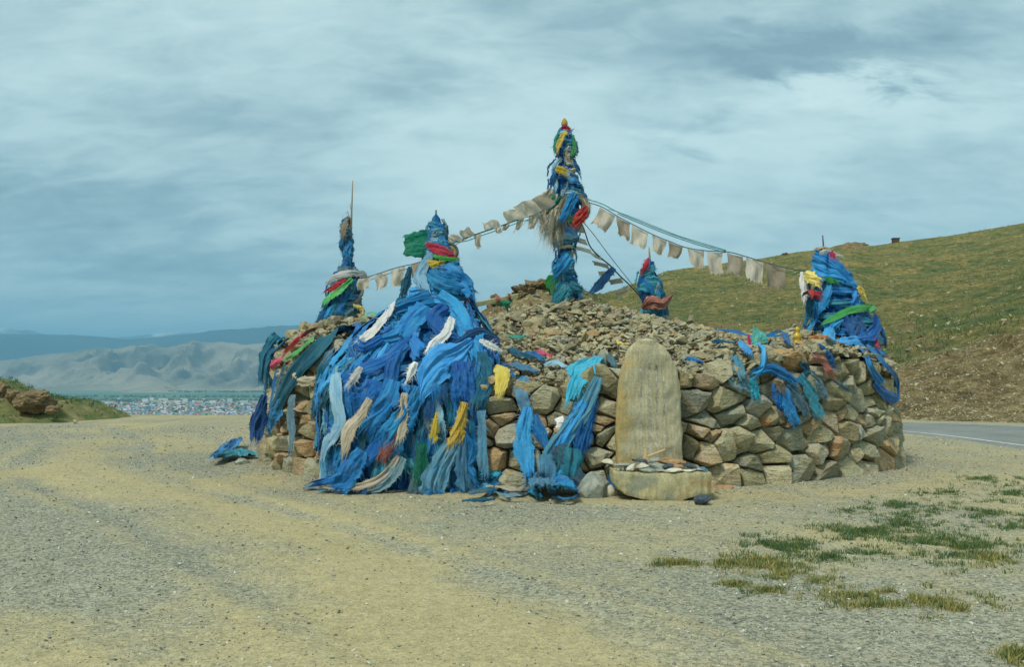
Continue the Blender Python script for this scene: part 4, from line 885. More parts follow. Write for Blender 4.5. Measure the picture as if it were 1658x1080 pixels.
smT = [hull_template(700 + i, 11, 0.45 + 0.25 * (i % 2)) for i in range(12)]
me = scatter_mesh('small_rubble', np.stack([x - CX, y - CY, z - 0.02 + 0.05 * RNG.random(15000)], 1), sz, smT, [M_RUBBLE], 0.38)
put('small_rubble', me, cairn, kind='stuff')
# ================================================================== CLOTH
def ribbon_data(P, N, W, folds=4, amp=0.02, seed=0, fringe=0.06, nv=36, nu=None, flat=False, twist=0.0, fray=True):
    """a cloth strip along P (control points), facing N, with crease lines running along it and a frayed end"""
    g = np.random.default_rng(seed); P = catmull(P, nv)
    N = np.asarray(N, float)
    if N.ndim == 1: N = np.tile(N, (nv, 1))
    else: N = catmull(N, nv)
    N = unit(N); T = unit(np.gradient(P, axis=0)); Sd = unit(np.cross(T, N)); N = unit(np.cross(Sd, T))
    wm = float(np.max(W)); nu = nu or int(np.clip(wm * 110, 11, 35)) | 1
    u = np.linspace(-1, 1, nu); v = np.linspace(0, 1, nv)
    w = np.interp(v, np.linspace(0, 1, len(W)), W) * 0.5
    w = w * (1 + 0.24 * fbm(v * 4 + seed % 71, v * 0, 3, seed % 331))
    # soft broad folds
    ph = g.uniform(0, 6.3, 3); uu = u[None, :]; vv = v[:, None]; lat = 0.25 * np.sin(vv * g.uniform(2, 6) + ph[0])
    nf = folds * g.uniform(0.55, 0.9)
    h = 0.42 * np.sin((uu + lat) * nf * 2.2 + ph[1] + 1.6 * fbm(uu * 1.3 + seed % 61, vv * 1.8, 3, seed % 211)) * (0.5 + 0.5 * vn(uu * 1.5 + 9, vv * 3, seed % 401))
    # sharp crease lines, each with its own course and length, many leaving the gathered end like a fan
    for c_ in range(int(folds * 2.6) + 3):
        u0, u1 = g.uniform(-0.95, 0.95, 2); u1 = u0 * 0.6 + u1 * 0.4 if g.random() < 0.4 else u1
        uc = u0 + (u1 - u0) * vv + 0.10 * np.sin(vv * g.uniform(2, 9) + g.uniform(0, 6)); va, vb = np.sort(g.uniform(-0.5, 1.5, 2)); vb = max(vb, va + 0.35)
        env = np.clip((vv - va) * 6, 0, 1) * np.clip((vb - vv) * 6, 0, 1); wd = g.uniform(0.05, 0.20); side_ = np.where(uu > uc, 1.0, g.uniform(0.25, 0.9))
        h = h + g.choice([-0.8, 1.0, 1.0]) * g.uniform(0.25, 0.85) * env * np.exp(-np.abs(uu - uc) / (wd * side_))
    h = h + 0.38 * fbm(uu * 5 + seed % 97, vv * 9 + seed % 89, 4, seed % 1000)
    h = np.clip(h, -1, 1.9)
    edge = 1 + (0.24 if fringe > 0 else 0.05) * fbm(vv * 11 + seed % 53, np.sign(uu) * 3 + 0 * vv, 4, seed % 700) * (np.abs(uu) > 0.8)
    grow = np.interp(v, [0, .12, 1], [0.55, 1, 1])[:, None]
    X = P[:, None] + Sd[:, None] * (uu[..., None] * w[:, None, None] * edge[..., None]) + N[:, None] * ((amp * 1.25 * (0.7 + h) * grow - (0 if flat else 0.16) * (uu ** 2) * np.minimum(w, 0.10)[:, None])[..., None])
    # ragged lower hem: columns end at different lengths
    rag = (0.10 * fbm(u * 4 + seed % 47, u * 0, 4, seed % 613) - 0.05 * u * g.normal()) * (1 if fringe > 0 else 0.3)
    X = X + (T[:, None] * (rag[None, :] * np.clip((v - 0.5) * 2, 0, 1)[:, None] ** 2 * min(1.0, wm * 5 + 0.25))[..., None])
    X[..., 2] = np.maximum(X[..., 2], 0.012 + 0.008 * (1 + h))
    V = X.reshape(-1, 3); uv = np.stack([(uu * w[:, None] * 1.0).ravel() + 0 * vv.repeat(nu, 1).ravel(), np.repeat(v * np.linalg.norm(np.diff(P, axis=0), axis=1).sum(), nu)], 1)
    faces = [grid_faces(nv, nu)]; o = len(V)
    if fringe > 0:
        ns = nu * 3; fu_ = (np.arange(ns) + 0.5) / ns * (nu - 1); i0 = np.floor(fu_).astype(int).clip(0, nu - 2); fr = (fu_ - i0)[:, None]
        B = X[-1][i0] * (1 - fr) + X[-1][i0 + 1] * fr; hw = w[-1] / ns * 0.75 + 0.001
        Tn = T[-1] * 0.75 + np.array([0, 0, -0.25]); L = fringe * 1.25 * g.uniform(0.2, 1.3, ns)[:, None]; rd = g.normal(0, 0.28, (ns, 3)); rd2 = g.normal(0, 0.45, (ns, 3))
        M = B + L * 0.5 * (Tn + rd); E = B + L * (Tn + rd * 0.6 + rd2 * 0.6); sv = Sd[-1] * hw
        B = B - T[-1] * 0.012
        F3 = np.stack([B - sv, B + sv, M - sv * 0.8, M + sv * 0.8, E], 1).reshape(-1, 3); F3[:, 2] = np.maximum(F3[:, 2], 0.012)
        k = np.arange(ns) * 5 + o; faces = [np.vstack([faces[0], np.stack([k, k + 1, k + 3, k + 2], 1)]), np.stack([k + 2, k + 3, k + 4], 1)]
        V = np.vstack([V, F3]); uv = np.vstack([uv, np.repeat(np.stack([u[i0] * w.max(), np.full(ns, uv[-1, 1] + .03)], 1), 5, 0)]); o = len(V)
    if fray:
        # loose threads down both edges
        ns = int(nv * 1.6); r = g.integers(1, nv - 1, ns); sd = g.integers(0, 2, ns); B = X[r, sd * (nu - 1)]; sg = (sd * 2 - 1)[:, None]
        L = g.uniform(0.01, 0.045, ns)[:, None] * (1 + 2 * (g.random(ns)[:, None] > 0.9)); D = Sd[r] * sg * 0.6 + T[r] * 0.6 + g.normal(0, 0.4, (ns, 3)); hw = 0.0022
        F3 = np.stack([B - T[r] * hw * 2, B + T[r] * hw * 2, B + D * L * 0.5 + T[r] * hw, B + D * L * 0.5 - T[r] * hw, B + D * L + np.array([0, 0, -0.3]) * L], 1).reshape(-1, 3); F3[:, 2] = np.maximum(F3[:, 2], 0.012)
        k = np.arange(ns) * 5 + o; q = np.stack([k, k + 1, k + 2, k + 3], 1); t3 = np.stack([k + 3, k + 2, k + 4], 1)
        faces = [np.vstack([faces[0], q]), np.vstack([faces[1], t3]) if len(faces) > 1 else t3]; V = np.vstack([V, F3]); uv = np.vstack([uv, np.repeat(np.stack([0.1 + 0 * L[:, 0], r / nv], 1), 5, 0)])
    return V, faces, uv
SEED = [1000]
MASS = None      # when a list, the strips that nobody could tell apart are gathered into one packed mass
def cloth(name, P, N, W, mat, label=None, cat='scarf', group=None, parent=None, folds=4, amp=0.02, **kw):
    SEED[0] += 1; V, faces, uv = ribbon_data(P, N, W, folds, amp, SEED[0], **kw)
    if MASS is not None: MASS.append((V, faces, uv + RNG.uniform(0, 40, 2), mat)); return None
    c = np.asarray(P[0], float); me = mesh_np(name, V - c, faces, uv=uv, mats=[CM[mat] if isinstance(mat, str) else mat])
    pl = np.array(parent.location) if parent is not None else 0
    return put(name, me, parent, tuple(c - pl), label, cat if parent is None else None, group)
def flush_mass(label, name='packed_scarves'):
    global MASS
    if MASS:
        keys = sorted({str(q[3]) for q in MASS}); ms = {str(q[3]): q[3] for q in MASS}; o = 0; VV, Q4, T3, UU, m4, m3 = [], [], [], [], [], []
        for V, faces, uv, mt in MASS:
            k = keys.index(str(mt)); VV.append(V); UU.append(uv)
            for f_ in faces:
                if f_.shape[1] == 4: Q4.append(f_ + o); m4 += [k] * len(f_)
                else: T3.append(f_ + o); m3 += [k] * len(f_)
            o += len(V)
        VV = np.vstack(VV); c = VV.mean(0) * [1, 1, 0]
        fl_ = [np.vstack(Q4)] + ([np.vstack(T3)] if T3 else [])
        put(name, mesh_np(name, VV - c, fl_, uv=np.vstack(UU), mats=[CM[ms[k]] if isinstance(ms[k], str) else ms[k] for k in keys], midx=m4 + m3), loc=tuple(c), label=label, cat='scarves', kind='stuff')
    MASS = None
def drape(name, pix, wpx, mat, label, off=0.05, cat='scarf', folds=4, amp=0.022, group=None, **kw):
    """a cloth laid over cairn, bundle or ground; each point is where that sight line meets what it lies on, lifted by off"""
    pts, ns = [], []
    for i, q in enumerate(pix):
        o_ = (off if len(q) < 3 else q[2]); p, n = hit(q[0], q[1], o_ + (0.055 if mat in ('white', 'yellow', 'beige', 'green', 'emerald', 'rose', 'red', 'orange') else 0.02)); pts.append(p); ns.append(n)
    pts = np.array(pts); ns = np.array(ns)
    # a point whose sight line slips past the wall to the ground far behind hangs beside its neighbour instead
    up = [i for i in range(len(pts)) if pts[i][2] > 0.25]
    for i in range(len(pts)):
        if up and pts[i][2] < 0.2:
            j = min(up, key=lambda q: abs(q - i))
            if pts[i][1] - pts[j][1] > 0.7: pts[i] = Wp(pix[i][0], pix[i][1], pts[j][1] - 0.05); pts[i][2] = max(pts[i][2], .03); ns[i] = ns[j]
    d = np.mean(pts[:, 1]) / F
    W_ = [w * d for w in (wpx if hasattr(wpx, '__len__') else [wpx])]
    if len(W_) == 1: W_ = W_ * 2
    folds = max(folds, max(W_) * 9); amp = max(amp, min(0.05, 0.10 * max(W_)))
    if len(ns) > 2: ns[1:-1] = unit(ns[:-2] + ns[1:-1] * 2 + ns[2:])
    return cloth(name, pts, ns, W_, mat, label, cat, group, folds=folds, amp=amp, **kw)
def body_pt(b, th, z, off):
    bx, by, rx, ry = body_at(b, z)
    q = 2.0 / b.get('e', 2.0); ct, st = math.cos(th), math.sin(th); cc, ss = math.copysign(abs(ct) ** q, ct), math.copysign(abs(st) ** q, st)
    n = np.array([math.copysign(abs(ct) ** (2 - q), ct) / max(rx, .02), math.copysign(abs(st) ** (2 - q), st) / max(ry, .02), 0.0]); n /= np.linalg.norm(n)
    return np.array([bx + rx * cc, by + ry * ss, z]) + n * off, n
def core_body(name, b, mat, label, zlo=None, shrink=0.9):
    nz, na = 60, 48; zs = np.linspace(b['z'][0] - 0.05 if zlo is None else zlo, b['z'][-1], nz); a = np.linspace(0, 2 * np.pi, na, endpoint=False)
    Z, A = np.meshgrid(zs, a, indexing='ij'); bx, by, rx, ry = body_at(b, Z)
    k = shrink + 0.22 * fbm(A * 5 + 3 * np.sin(Z * 4), Z * 2.5, 4, 9) ; k = np.where((zs == zs[-1])[:, None], 0.3, k)
    q = 2.0 / b.get('e', 2.0); V = np.stack([bx + rx * k * np.sign(np.cos(A)) * np.abs(np.cos(A)) ** q, by + ry * k * np.sign(np.sin(A)) * np.abs(np.sin(A)) ** q, Z], -1).reshape(-1, 3)
    c = V.mean(0) * [1, 1, 0]
    return put(name, mesh_np(name, V - c, [grid_faces(nz, na, True)], uv=np.stack([A.ravel() * 0.3, Z.ravel()], 1), mats=[mat]), loc=tuple(c), label=label, cat='cloth bundle', kind='stuff')
# bundle cloth that fills between the scarves one can pick out
def bundle_mat():
    m, t, b = newmat('bundled_cloth'); tcn = N_(t, 'ShaderNodeTexCoord'); v = mapped(t, tcn.outputs['Object'], (6, 6, 1.6))
    f = noise_(t, v, 1.6, 6, 0.7, 1.2)
    L_(t, ramp_(t, f, [(0.30, (0.002, 0.03, 0.10)), (0.43, (0.004, 0.08, 0.25)), (0.5, (0.005, 0.10, 0.38)), (0.57, (0.03, 0.2, 0.36)), (0.64, (0.01, 0.11, 0.18)), (0.75, (0.2, 0.24, 0.2))]).outputs[0], b.inputs['Base Color']); b.inputs['Roughness'].default_value = 0.7
    bn = N_(t, 'ShaderNodeBump', i_Strength=1.0, i_Distance=0.05); L_(t, noise_(t, v, 3.2, 6, 0.7, 1.0), bn.inputs['Height']); L_(t, bn.outputs[0], b.inputs['Normal'])
    return m
M_BUNDLE = bundle_mat()

# ---- the posts inside the bundles
def post(k, label, top_px, bot, r0, r1, mat, Y):
    a = Wp(top_px[0], top_px[1], Y); b_ = Wp(bot[0], bot[1], Y); b_[2] = max(b_[2] - 0.3, 0.02)
    V, Fc = tube(np.array([b_, (a + b_) / 2 + [0.01, 0, 0], a]), [r0, r1], 8, 12); c = b_
    put('wooden_pole', mesh_np('wooden_pole', V - c, Fc, mats=[mat]), loc=tuple(c), label=label, cat='pole')
post('centre', 'tall pole standing in the summit of the rubble mound', (914, 200), (915, 488), 0.07, 0.05, M_WOOD, 18.7)
post('valley', 'thin pole with long bare broken tip on the valley side of the cairn', (571, 292), (560, 530), 0.055, 0.008, M_WOOD, 18.6)
post('heap', 'iron topped pole hidden inside the great blue scarf heap', (706, 340), (706, 700), 0.06, 0.012, M_IRON, 14.9)
post('back', 'short pole with bare wooden tip behind the rubble mound', (1051, 400), (1056, 520), 0.05, 0.018, M_WOOD, 21.3)
post('road', 'pole ending in a thin iron spike at the road end of the cairn', (1332, 381), (1345, 570), 0.06, 0.010, M_IRON, 16.9)

for k, lb in (('heap', 'dense core of layered blue scarves packed under the great heap'), ('centre', 'tightly wound blue and beige cloth packed round the tall summit pole'), ('valley', 'faded cloth packed round the thin broken tipped pole'), ('back', 'blue cloth packed round the short pole behind the mound'), ('road', 'blue cloth packed round the iron spiked pole at the road end')):
    core_body('packed_cloth', BODIES[k], M_BUNDLE, lb, zlo=0.0 if k == 'heap' else None, shrink=0.80 if k == 'heap' else 0.85)

rs = random.Random(77)
def pick(ws):
    t_ = sum(w for _, w in ws); x = rs.random() * t_
    for c, w in ws:
        x -= w
        if x <= 0: return c
    return ws[-1][0]
BLUES = [('royal', 5), ('deep', 2.5), ('bright', 3), ('teal', 2), ('cyan', .8), ('pale', 1.4), ('slate', .8), ('white', .3), ('beige', .3)]
def zone(b, th, z, names):
    lo, hi = b['z'][0], b['z'][-1]; t_ = (z - lo) / (hi - lo); x = math.cos(th)
    hgt = 'high up' if t_ > 0.66 else ('midway up' if t_ > 0.33 else 'low down on')
    side = 'towards the valley' if x < -0.45 else ('towards the hill' if x > 0.45 else 'facing the yard')
    if math.sin(th) > 0.45: side = 'away from the yard'
    return hgt, side
def hang(b, th, z0, L, w, mat, off, where, spread=1.6, drift=0.0, fringe=0.07, folds=None, amp=None, word='hanging', lenname=None):
    n = 6; pts, ns = [], []
    for i in range(n):
        t_ = i / (n - 1); z = max(z0 - L * t_, 0.03); a = th + drift * t_; p, nn = body_pt(b, a, max(z, b['z'][0]), off * (0.6 + 0.5 * t_) + 0.02 * math.sin(t_ * 5 + th * 7))
        p[2] = z
        if z0 - L * t_ < 0.03: ex = 0.03 - (z0 - L * t_); p[:2] += nn[:2] * ex; nn = np.array([nn[0] * .3, nn[1] * .3, 1])
        pts.append(p); ns.append(nn)
    hgt, side = zone(b, th, z0 - L * 0.4, where[1:4]); ln = 'narrow' if w < 0.11 else ('broad' if w > 0.165 else 'frayed')
    if 'heap' in where[0]: ln = ('long ' if L > 0.68 else ('short ' if L < 0.48 else '')) + ln; hgt = ('slanting ' if abs(drift) > 0.3 else '') + hgt
    lb = f"{ln} {CNAME[mat]} scarf {hgt} {where[0]}, {side}"
    return cloth('prayer_scarf', pts, ns, [w * 0.45, w * 0.8, w, w * 1.05], mat, lb, folds=folds or max(2, w * 12), amp=amp or 0.018 + w * 0.085, group=f"{ln} {CNAME[mat]} scarves {hgt} {where[0]}, {side}", fringe=fringe)
def wrap(b, z0, th0, dth, dz, w, mat, off, where, folds=3, amp=0.015):
    n = 9; pts, ns = [], []
    for i in range(n):
        t_ = i / (n - 1); z = z0 + dz * t_ + rs.uniform(-.015, .015); p, nn = body_pt(b, th0 + dth * t_, z, off); pts.append(p); ns.append(nn)
    hgt, side = zone(b, th0 + dth / 2, z0, where[1:4])
    return cloth('prayer_scarf', pts, ns, [w * .7, w, w * .6], mat, f"{CNAME[mat]} scarf wound {hgt} {where[0]}, {side}", folds=folds, amp=amp, group=f"{CNAME[mat]} scarves wound {hgt} {where[0]}, {side}", fringe=0.05, nv=30)
NM = ('the top', 'the middle', 'the foot')
# --- great heap
b = BODIES['heap']; WH = ('the great blue heap',) + NM
FILL = [('royal', 4), ('deep', 3), ('bright', 2), ('teal', 3.4), ('pale', 2.0), ('slate', 1.6), ('cyan', .6), ('beige', .35), ('white', .2)]
FILL_TOP = [('royal', 5), ('bright', 5), ('deep', 1.5), ('teal', 1.0), ('pale', .9), ('white', .2)]
VBH = [('deep', 2), ('teal', 3), ('royal', 2), ('slate', 2), ('pale', 1.5), ('beige', .8)]
MASS = []
for i in range(190):
    t_ = i / 190; zt = 0.50 + 1.70 * t_ + rs.uniform(-0.1, 0.1); th = -math.pi / 2 + rs.uniform(-1.6, 1.55)
    hang(b, th, zt, rs.uniform(0.35, 0.85), rs.uniform(0.06, 0.20), pick(FILL if zt < 1.45 else FILL_TOP), 0.0 + 0.05 * t_ + rs.uniform(0, 0.04), WH, drift=rs.uniform(-0.12, 0.12), fringe=rs.uniform(.05, .14))
for i in range(26):
    zt = rs.uniform(1.2, 2.4); hang(b, math.pi / 2 + rs.uniform(-1.3, 1.3), zt, rs.uniform(.4, .9), rs.uniform(.15, .35), pick(FILL), 0.04, WH, drift=rs.uniform(-.1, .1))
for i in range(16):
    z0 = rs.uniform(2.15, 3.0); wrap(b, z0, rs.uniform(-3.1, -1.2), rs.uniform(1.2, 2.6), rs.uniform(-.25, .25), rs.uniform(.10, .22), pick(FILL_TOP), 0.05, WH)
for i in range(30):
    z0 = 3.0 + 0.85 * i / 30; wrap(b, z0, rs.uniform(-3.3, -0.8), rs.uniform(1.5, 3.0), rs.uniform(-.15, .15), rs.uniform(.06, .13), pick(VBH), 0.01, WH, 2)
for i in range(26):
    z0 = 3.15 + 0.75 * i / 26; hang(b, -math.pi / 2 + rs.uniform(-3, 3), z0, rs.uniform(.14, .32), rs.uniform(.05, .10), pick(VBH), 0.02, WH, drift=rs.uniform(-.6, .6), folds=2)
flush_mass('mass of layered frayed blue and teal scarves forming the great heap')
for i in range(70):
    t_ = i / 70; zt = 0.75 + 1.45 * t_ + rs.uniform(-0.1, 0.1); th = -math.pi / 2 + rs.uniform(-1.5, 1.45)
    hang(b, th, zt, rs.uniform(0.35, 0.80), rs.uniform(0.07, 0.20), pick(FILL if zt < 1.45 else FILL_TOP), 0.06 + 0.06 * t_ + rs.uniform(0, 0.04), WH, drift=rs.uniform(-0.14, 0.14), fringe=rs.uniform(.05, .14))
for i in range(26):
    zt = 1.75 + 1.0 * (i / 26) + rs.uniform(-.05, .05); th = -math.pi / 2 + rs.uniform(-1.5, 1.4)
    hang(b, th, zt, rs.uniform(0.35, 0.8), rs.uniform(.14, .30), pick(FILL_TOP), 0.06 + rs.uniform(0, .05), WH, drift=rs.choice([-1, 1]) * rs.uniform(0.15, 0.75), fringe=.04)
# --- summit pole
b = BODIES['centre']; WH = ('the tall summit pole',) + NM
CB = [('royal', 3.4), ('deep', 3), ('teal', 3.6), ('pale', 1.3), ('slate', 1.2), ('beige', 2.0), ('bright', .8), ('green', .12)]
MASS = []
for i in range(44):
    z0 = 3.0 + 3.05 * i / 44; wrap(b, z0, rs.uniform(-3.3, -0.5), rs.uniform(1.6, 3.4), rs.uniform(-.15, .15), rs.uniform(.07, .16), pick(CB), 0.0 + rs.uniform(0, .03), WH, 2)
for i in range(50):
    z0 = 3.25 + 2.85 * i / 50; hang(b, -math.pi / 2 + rs.uniform(-3, 3), z0, rs.uniform(.14, .32), rs.uniform(.05, .10), pick(CB), 0.02 + rs.uniform(0, .03), WH, drift=rs.uniform(-.5, .5), fringe=.07, folds=2)
flush_mass('mass of blue, teal and straw cloth wound round the tall summit pole')
for i in range(16):
    z0 = 3.35 + 2.75 * i / 16; hang(b, -math.pi / 2 + rs.uniform(-1.4, 1.4), z0, rs.uniform(.2, .40), rs.uniform(.06, .12), pick(CB), 0.035 + rs.uniform(0, .03), WH, drift=rs.uniform(-.6, .6), fringe=.07, folds=2)
# --- valley pole
b = BODIES['valley']; WH = ('the thin broken tipped pole',) + NM
VB = [('deep', 3), ('teal', 4), ('royal', 1.6), ('slate', 2.4), ('beige', 1), ('pale', .8)]
MASS = []
for i in range(16): wrap(b, 3.6 + 0.85 * i / 16, rs.uniform(-3.3, -.8), rs.uniform(1.8, 3.3), rs.uniform(-.1, .1), rs.uniform(.05, .1), pick(VB), 0.005, WH, 2)
for i in range(14): wrap(b, 2.38 + 1.2 * i / 14, rs.uniform(-3.3, -.8), rs.uniform(1.8, 3.3), rs.uniform(-.1, .1), rs.uniform(.09, .2), pick(VB), 0.01, WH, 2)
for i in range(14): hang(b, -math.pi / 2 + rs.uniform(-3, 3), 2.75 + 0.85 * i / 14, rs.uniform(.2, .4), rs.uniform(.06, .14), pick(VB), 0.03, WH, drift=rs.uniform(-.5, .3), folds=2)
flush_mass('mass of faded blue and teal cloth wound round the thin broken tipped pole')
for i in range(8): hang(b, -math.pi / 2 + rs.uniform(-1.3, 1.3), 2.75 + 0.85 * i / 8, rs.uniform(.25, .5), rs.uniform(.07, .16), pick(VB), 0.05, WH, drift=rs.uniform(-.5, .3), folds=2)
for i in range(3): hang(b, -math.pi / 2 + rs.uniform(-1.0, 1.0), 4.3 - 0.12 * i, rs.uniform(.3, .5), .12, 'deep', 0.01, WH, drift=rs.uniform(-.3, .3), folds=2)
# --- back pole
b = BODIES['back']; WH = ('the short pole behind the mound',) + NM
KB = [('teal', 4), ('deep', 3), ('royal', 2), ('bright', 1), ('slate', 1)]
MASS = []
for i in range(14): wrap(b, 2.75 + 1.15 * i / 14, rs.uniform(-3.3, -.8), rs.uniform(1.8, 3.3), rs.uniform(-.15, .15), rs.uniform(.08, .16), pick(KB), 0.02, WH, 2)
for i in range(12): hang(b, -math.pi / 2 + rs.uniform(-3, 3), 2.95 + 0.95 * i / 12, rs.uniform(.25, .5), rs.uniform(.08, .15), pick(KB), 0.03, WH, drift=rs.uniform(-.5, .5), folds=2)
flush_mass('mass of blue cloth wound round the short pole behind the mound')
for i in range(4): hang(b, -math.pi / 2 + rs.uniform(-1.0, 1.0), 3.0 + 0.8 * i / 4, rs.uniform(.3, .5), rs.uniform(.08, .15), pick(KB), 0.045, WH, drift=rs.uniform(-.5, .5), folds=2)
# --- road pole
b = BODIES['road']; WH = ('the iron spiked pole',) + NM
MASS = []
for i in range(14): wrap(b, 2.0 + 1.3 * i / 14, rs.uniform(-3.3, -1.0), rs.uniform(1.6, 2.8), rs.uniform(-.2, .2), rs.uniform(.10, .2), pick(KB), 0.03, WH, 3)
for i in range(18): hang(b, -math.pi / 2 + rs.uniform(-3, 3), 2.15 + 1.15 * i / 18, rs.uniform(.3, .5), rs.uniform(.08, .2), pick(KB), 0.03 + .03 * rs.random(), WH, drift=rs.uniform(-.3, .5))
flush_mass('mass of blue and teal cloth wound round the iron spiked pole')
for i in range(9): hang(b, -math.pi / 2 + rs.uniform(-1.3, 1.3), 2.2 + 1.0 * i / 9, rs.uniform(.3, .6), rs.uniform(.10, .22), pick(KB), 0.06 + .03 * rs.random(), WH, drift=rs.uniform(-.3, .5))

# ================================================================== scarves one can point to
D = drape
HP = 'great blue heap'
# heap: big swathes
D('prayer_scarf', [(700, 485), (665, 500), (640, 515), (625, 540)], [26, 34, 26, 14], 'bright', 'broad bright blue scarf looping off the heap top towards the valley', .13, folds=3, amp=.03)
D('prayer_scarf', [(712, 480), (735, 500), (752, 530), (772, 555), (800, 575)], [18, 22, 26, 20], 'royal', 'royal blue scarf running down the hill side shoulder of the heap', .12, folds=3)
D('prayer_scarf', [(660, 560), (630, 585), (600, 600), (566, 618), (545, 640)], [20, 26, 26, 20], 'royal', 'royal blue scarf slanting over the valley side shoulder of the heap', .13, folds=4)
D('prayer_scarf', [(757, 556), (735, 578), (712, 592), (697, 612), (684, 640)], [10, 34, 50, 56, 16], 'bright', 'wide smooth bright blue scarf stretched across the middle of the heap', .15, folds=2, amp=.035)
D('prayer_scarf', [(790, 560), (765, 548), (745, 560), (725, 572)], [22, 26, 22, 12], 'deep', 'deep blue scarf crossing the heap just over the wide smooth one', .16, folds=3)
D('prayer_scarf', [(640, 540), (625, 552), (604, 566), (592, 562), (584, 540)], [14, 26, 30, 24, 12], 'bright', 'bright blue scarf sagging in a deep swag on the valley shoulder', .16, folds=3)
D('prayer_scarf', [(690, 500), (672, 520), (650, 545), (618, 555)], [28, 34, 30, 14], 'bright', 'bright blue scarf pulled diagonally over the upper heap', .15, folds=4)
D('prayer_scarf', [(720, 500), (705, 520), (722, 545), (735, 552)], [16, 26, 26, 14], 'royal', 'royal blue knotted scarf bunched high on the yard side of the heap', .16, folds=3)
D('prayer_scarf', [(655, 498), (640, 518), (620, 540), (605, 556)], [12, 16, 16, 22], 'white', 'long frayed white scarf slanting down the valley shoulder of the heap', .19, folds=3, fringe=.14)
D('prayer_scarf', [(728, 522), (722, 545), (706, 562), (698, 575)], [10, 14, 18, 14], 'white', 'crumpled off white cloth caught at the centre of the heap', .20, folds=2)
D('prayer_scarf', [(676, 592), (670, 605), (664, 620)], [7, 14, 5], 'white', 'small white and yellow rag pinned on the front of the heap', .21, folds=1)
D('prayer_scarf', [(594, 600), (586, 615), (578, 628)], [8, 12, 7], 'white', 'small white rag below the swag on the valley shoulder', .20, folds=1)
D('prayer_scarf', [(764, 558), (775, 566), (784, 574)], [5, 14, 6], 'white', 'small pinkish white rag lying on the hill side shoulder of the heap', .18, folds=1)
D('prayer_scarf', [(622, 515), (606, 525), (596, 536)], [6, 9, 5], 'green', 'small bright green rag behind the white scarf on the heap', .16, folds=1)
D('prayer_scarf', [(744, 656), (738, 690), (731, 718)], [12, 18, 26], 'yellow', 'larger yellow scarf hanging down the front of the heap', .20, folds=2, fringe=.07)
D('prayer_scarf', [(707, 672), (704, 695), (702, 713)], [5, 10, 13], 'yellow', 'narrower yellow scarf hanging beside the larger yellow one', .19, folds=1, fringe=.04)
D('prayer_scarf', [(684, 720), (684, 750), (682, 782)], [16, 22, 26], 'emerald', 'green scarf hanging at the foot of the heap', .15, folds=2, fringe=.06)
D('prayer_scarf', [(806, 608), (816, 622), (814, 638)], [10, 26, 14], 'yellow', 'crumpled yellow cloth on top of the wall beside the heap', .10, folds=3)
D('prayer_scarf', [(606, 650), (590, 680), (576, 700), (570, 735)], [14, 20, 22, 10], 'beige', 'pale grey twisted scarf curling down the front of the heap', .20, folds=2)
D('prayer_scarf', [(658, 640), (655, 680), (650, 712)], [10, 16, 18], 'beige', 'straw coloured scarf hanging in the middle of the heap', .19, folds=3)
D('prayer_scarf', [(648, 700), (636, 722), (624, 742)], [8, 18, 22], 'rose', 'dirty pinkish scarf hanging in the middle of the heap', .18, folds=2)
D('prayer_scarf', [(560, 610), (558, 650), (562, 690), (548, 722), (543, 745)], [16, 20, 24, 22, 14], 'pale', 'pale blue scarf hanging straight down the valley side of the heap', .19, folds=3)
D('prayer_scarf', [(738, 700), (722, 735), (706, 770), (700, 796)], [10, 26, 36, 44], 'pale', 'fan shaped pale blue scarf spreading at the foot of the heap', .20, folds=5)
D('prayer_scarf', [(740, 698), (740, 735), (742, 770), (744, 796)], [8, 24, 32, 36], 'pale', 'pale blue scarf falling from the same knot as the fan shaped one', .21, folds=4)
D('prayer_scarf', [(741, 702), (752, 730), (768, 755), (778, 770)], [8, 12, 14, 14], 'bright', 'thin bright blue scarf slanting from the fan knot to the ground', .22, folds=2)
D('prayer_scarf', [(786, 665), (788, 700), (788, 735), (789, 762)], [14, 16, 18, 18], 'pale', 'faded blue scarf hanging on the hill side edge of the heap', .17, folds=2)
D('prayer_scarf', [(640, 690), (618, 722), (594, 750), (572, 776), (540, 784), (504, 784)], [20, 24, 22, 20, 16, 10], 'bright', 'long bright blue scarf trailing from the heap out onto the gravel', .14, folds=3)
D('prayer_scarf', [(592, 730), (580, 755), (570, 778), (556, 786)], [22, 42, 44, 30], 'royal', 'puffed royal blue scarf gathered at the foot of the heap', .18, folds=3, amp=.04)
D('prayer_scarf', [(648, 740), (628, 768), (600, 786), (570, 791), (540, 792)], [10, 14, 12, 10, 4], 'beige', 'long straw coloured scarf trailing onto the gravel from the heap', .14, folds=2)
D('prayer_scarf', [(655, 742), (640, 768), (620, 788), (600, 796)], [14, 22, 18, 8], 'slate', 'grey blue scarf curling at the foot of the heap', .17, folds=3)
D('prayer_scarf', [(640, 620), (630, 645), (612, 670), (596, 690)], [24, 40, 44, 40], 'royal', 'broad royal blue scarf with a matted fringe on the front of the heap', .18, folds=4, fringe=.12)
D('prayer_scarf', [(680, 630), (668, 660), (650, 690), (636, 712)], [20, 30, 40, 46], 'royal', 'broad royal blue scarf with thick fringe in the middle of the heap', .17, folds=5, fringe=.14)
D('prayer_scarf', [(610, 620), (604, 640), (592, 656)], [26, 40, 44], 'bright', 'square bright blue cloth with matted lower edge on the heap', .19, folds=3, fringe=.12)
D('prayer_scarf', [(742, 590), (742, 620), (744, 650)], [30, 36, 40], 'royal', 'royal blue scarf hanging under the wide smooth one', .16, folds=5, fringe=.09)
D('prayer_scarf', [(768, 575), (774, 610), (780, 650)], [18, 26, 30], 'teal', 'dull teal scarf hanging under the hill side shoulder of the heap', .16, folds=4, fringe=.12)
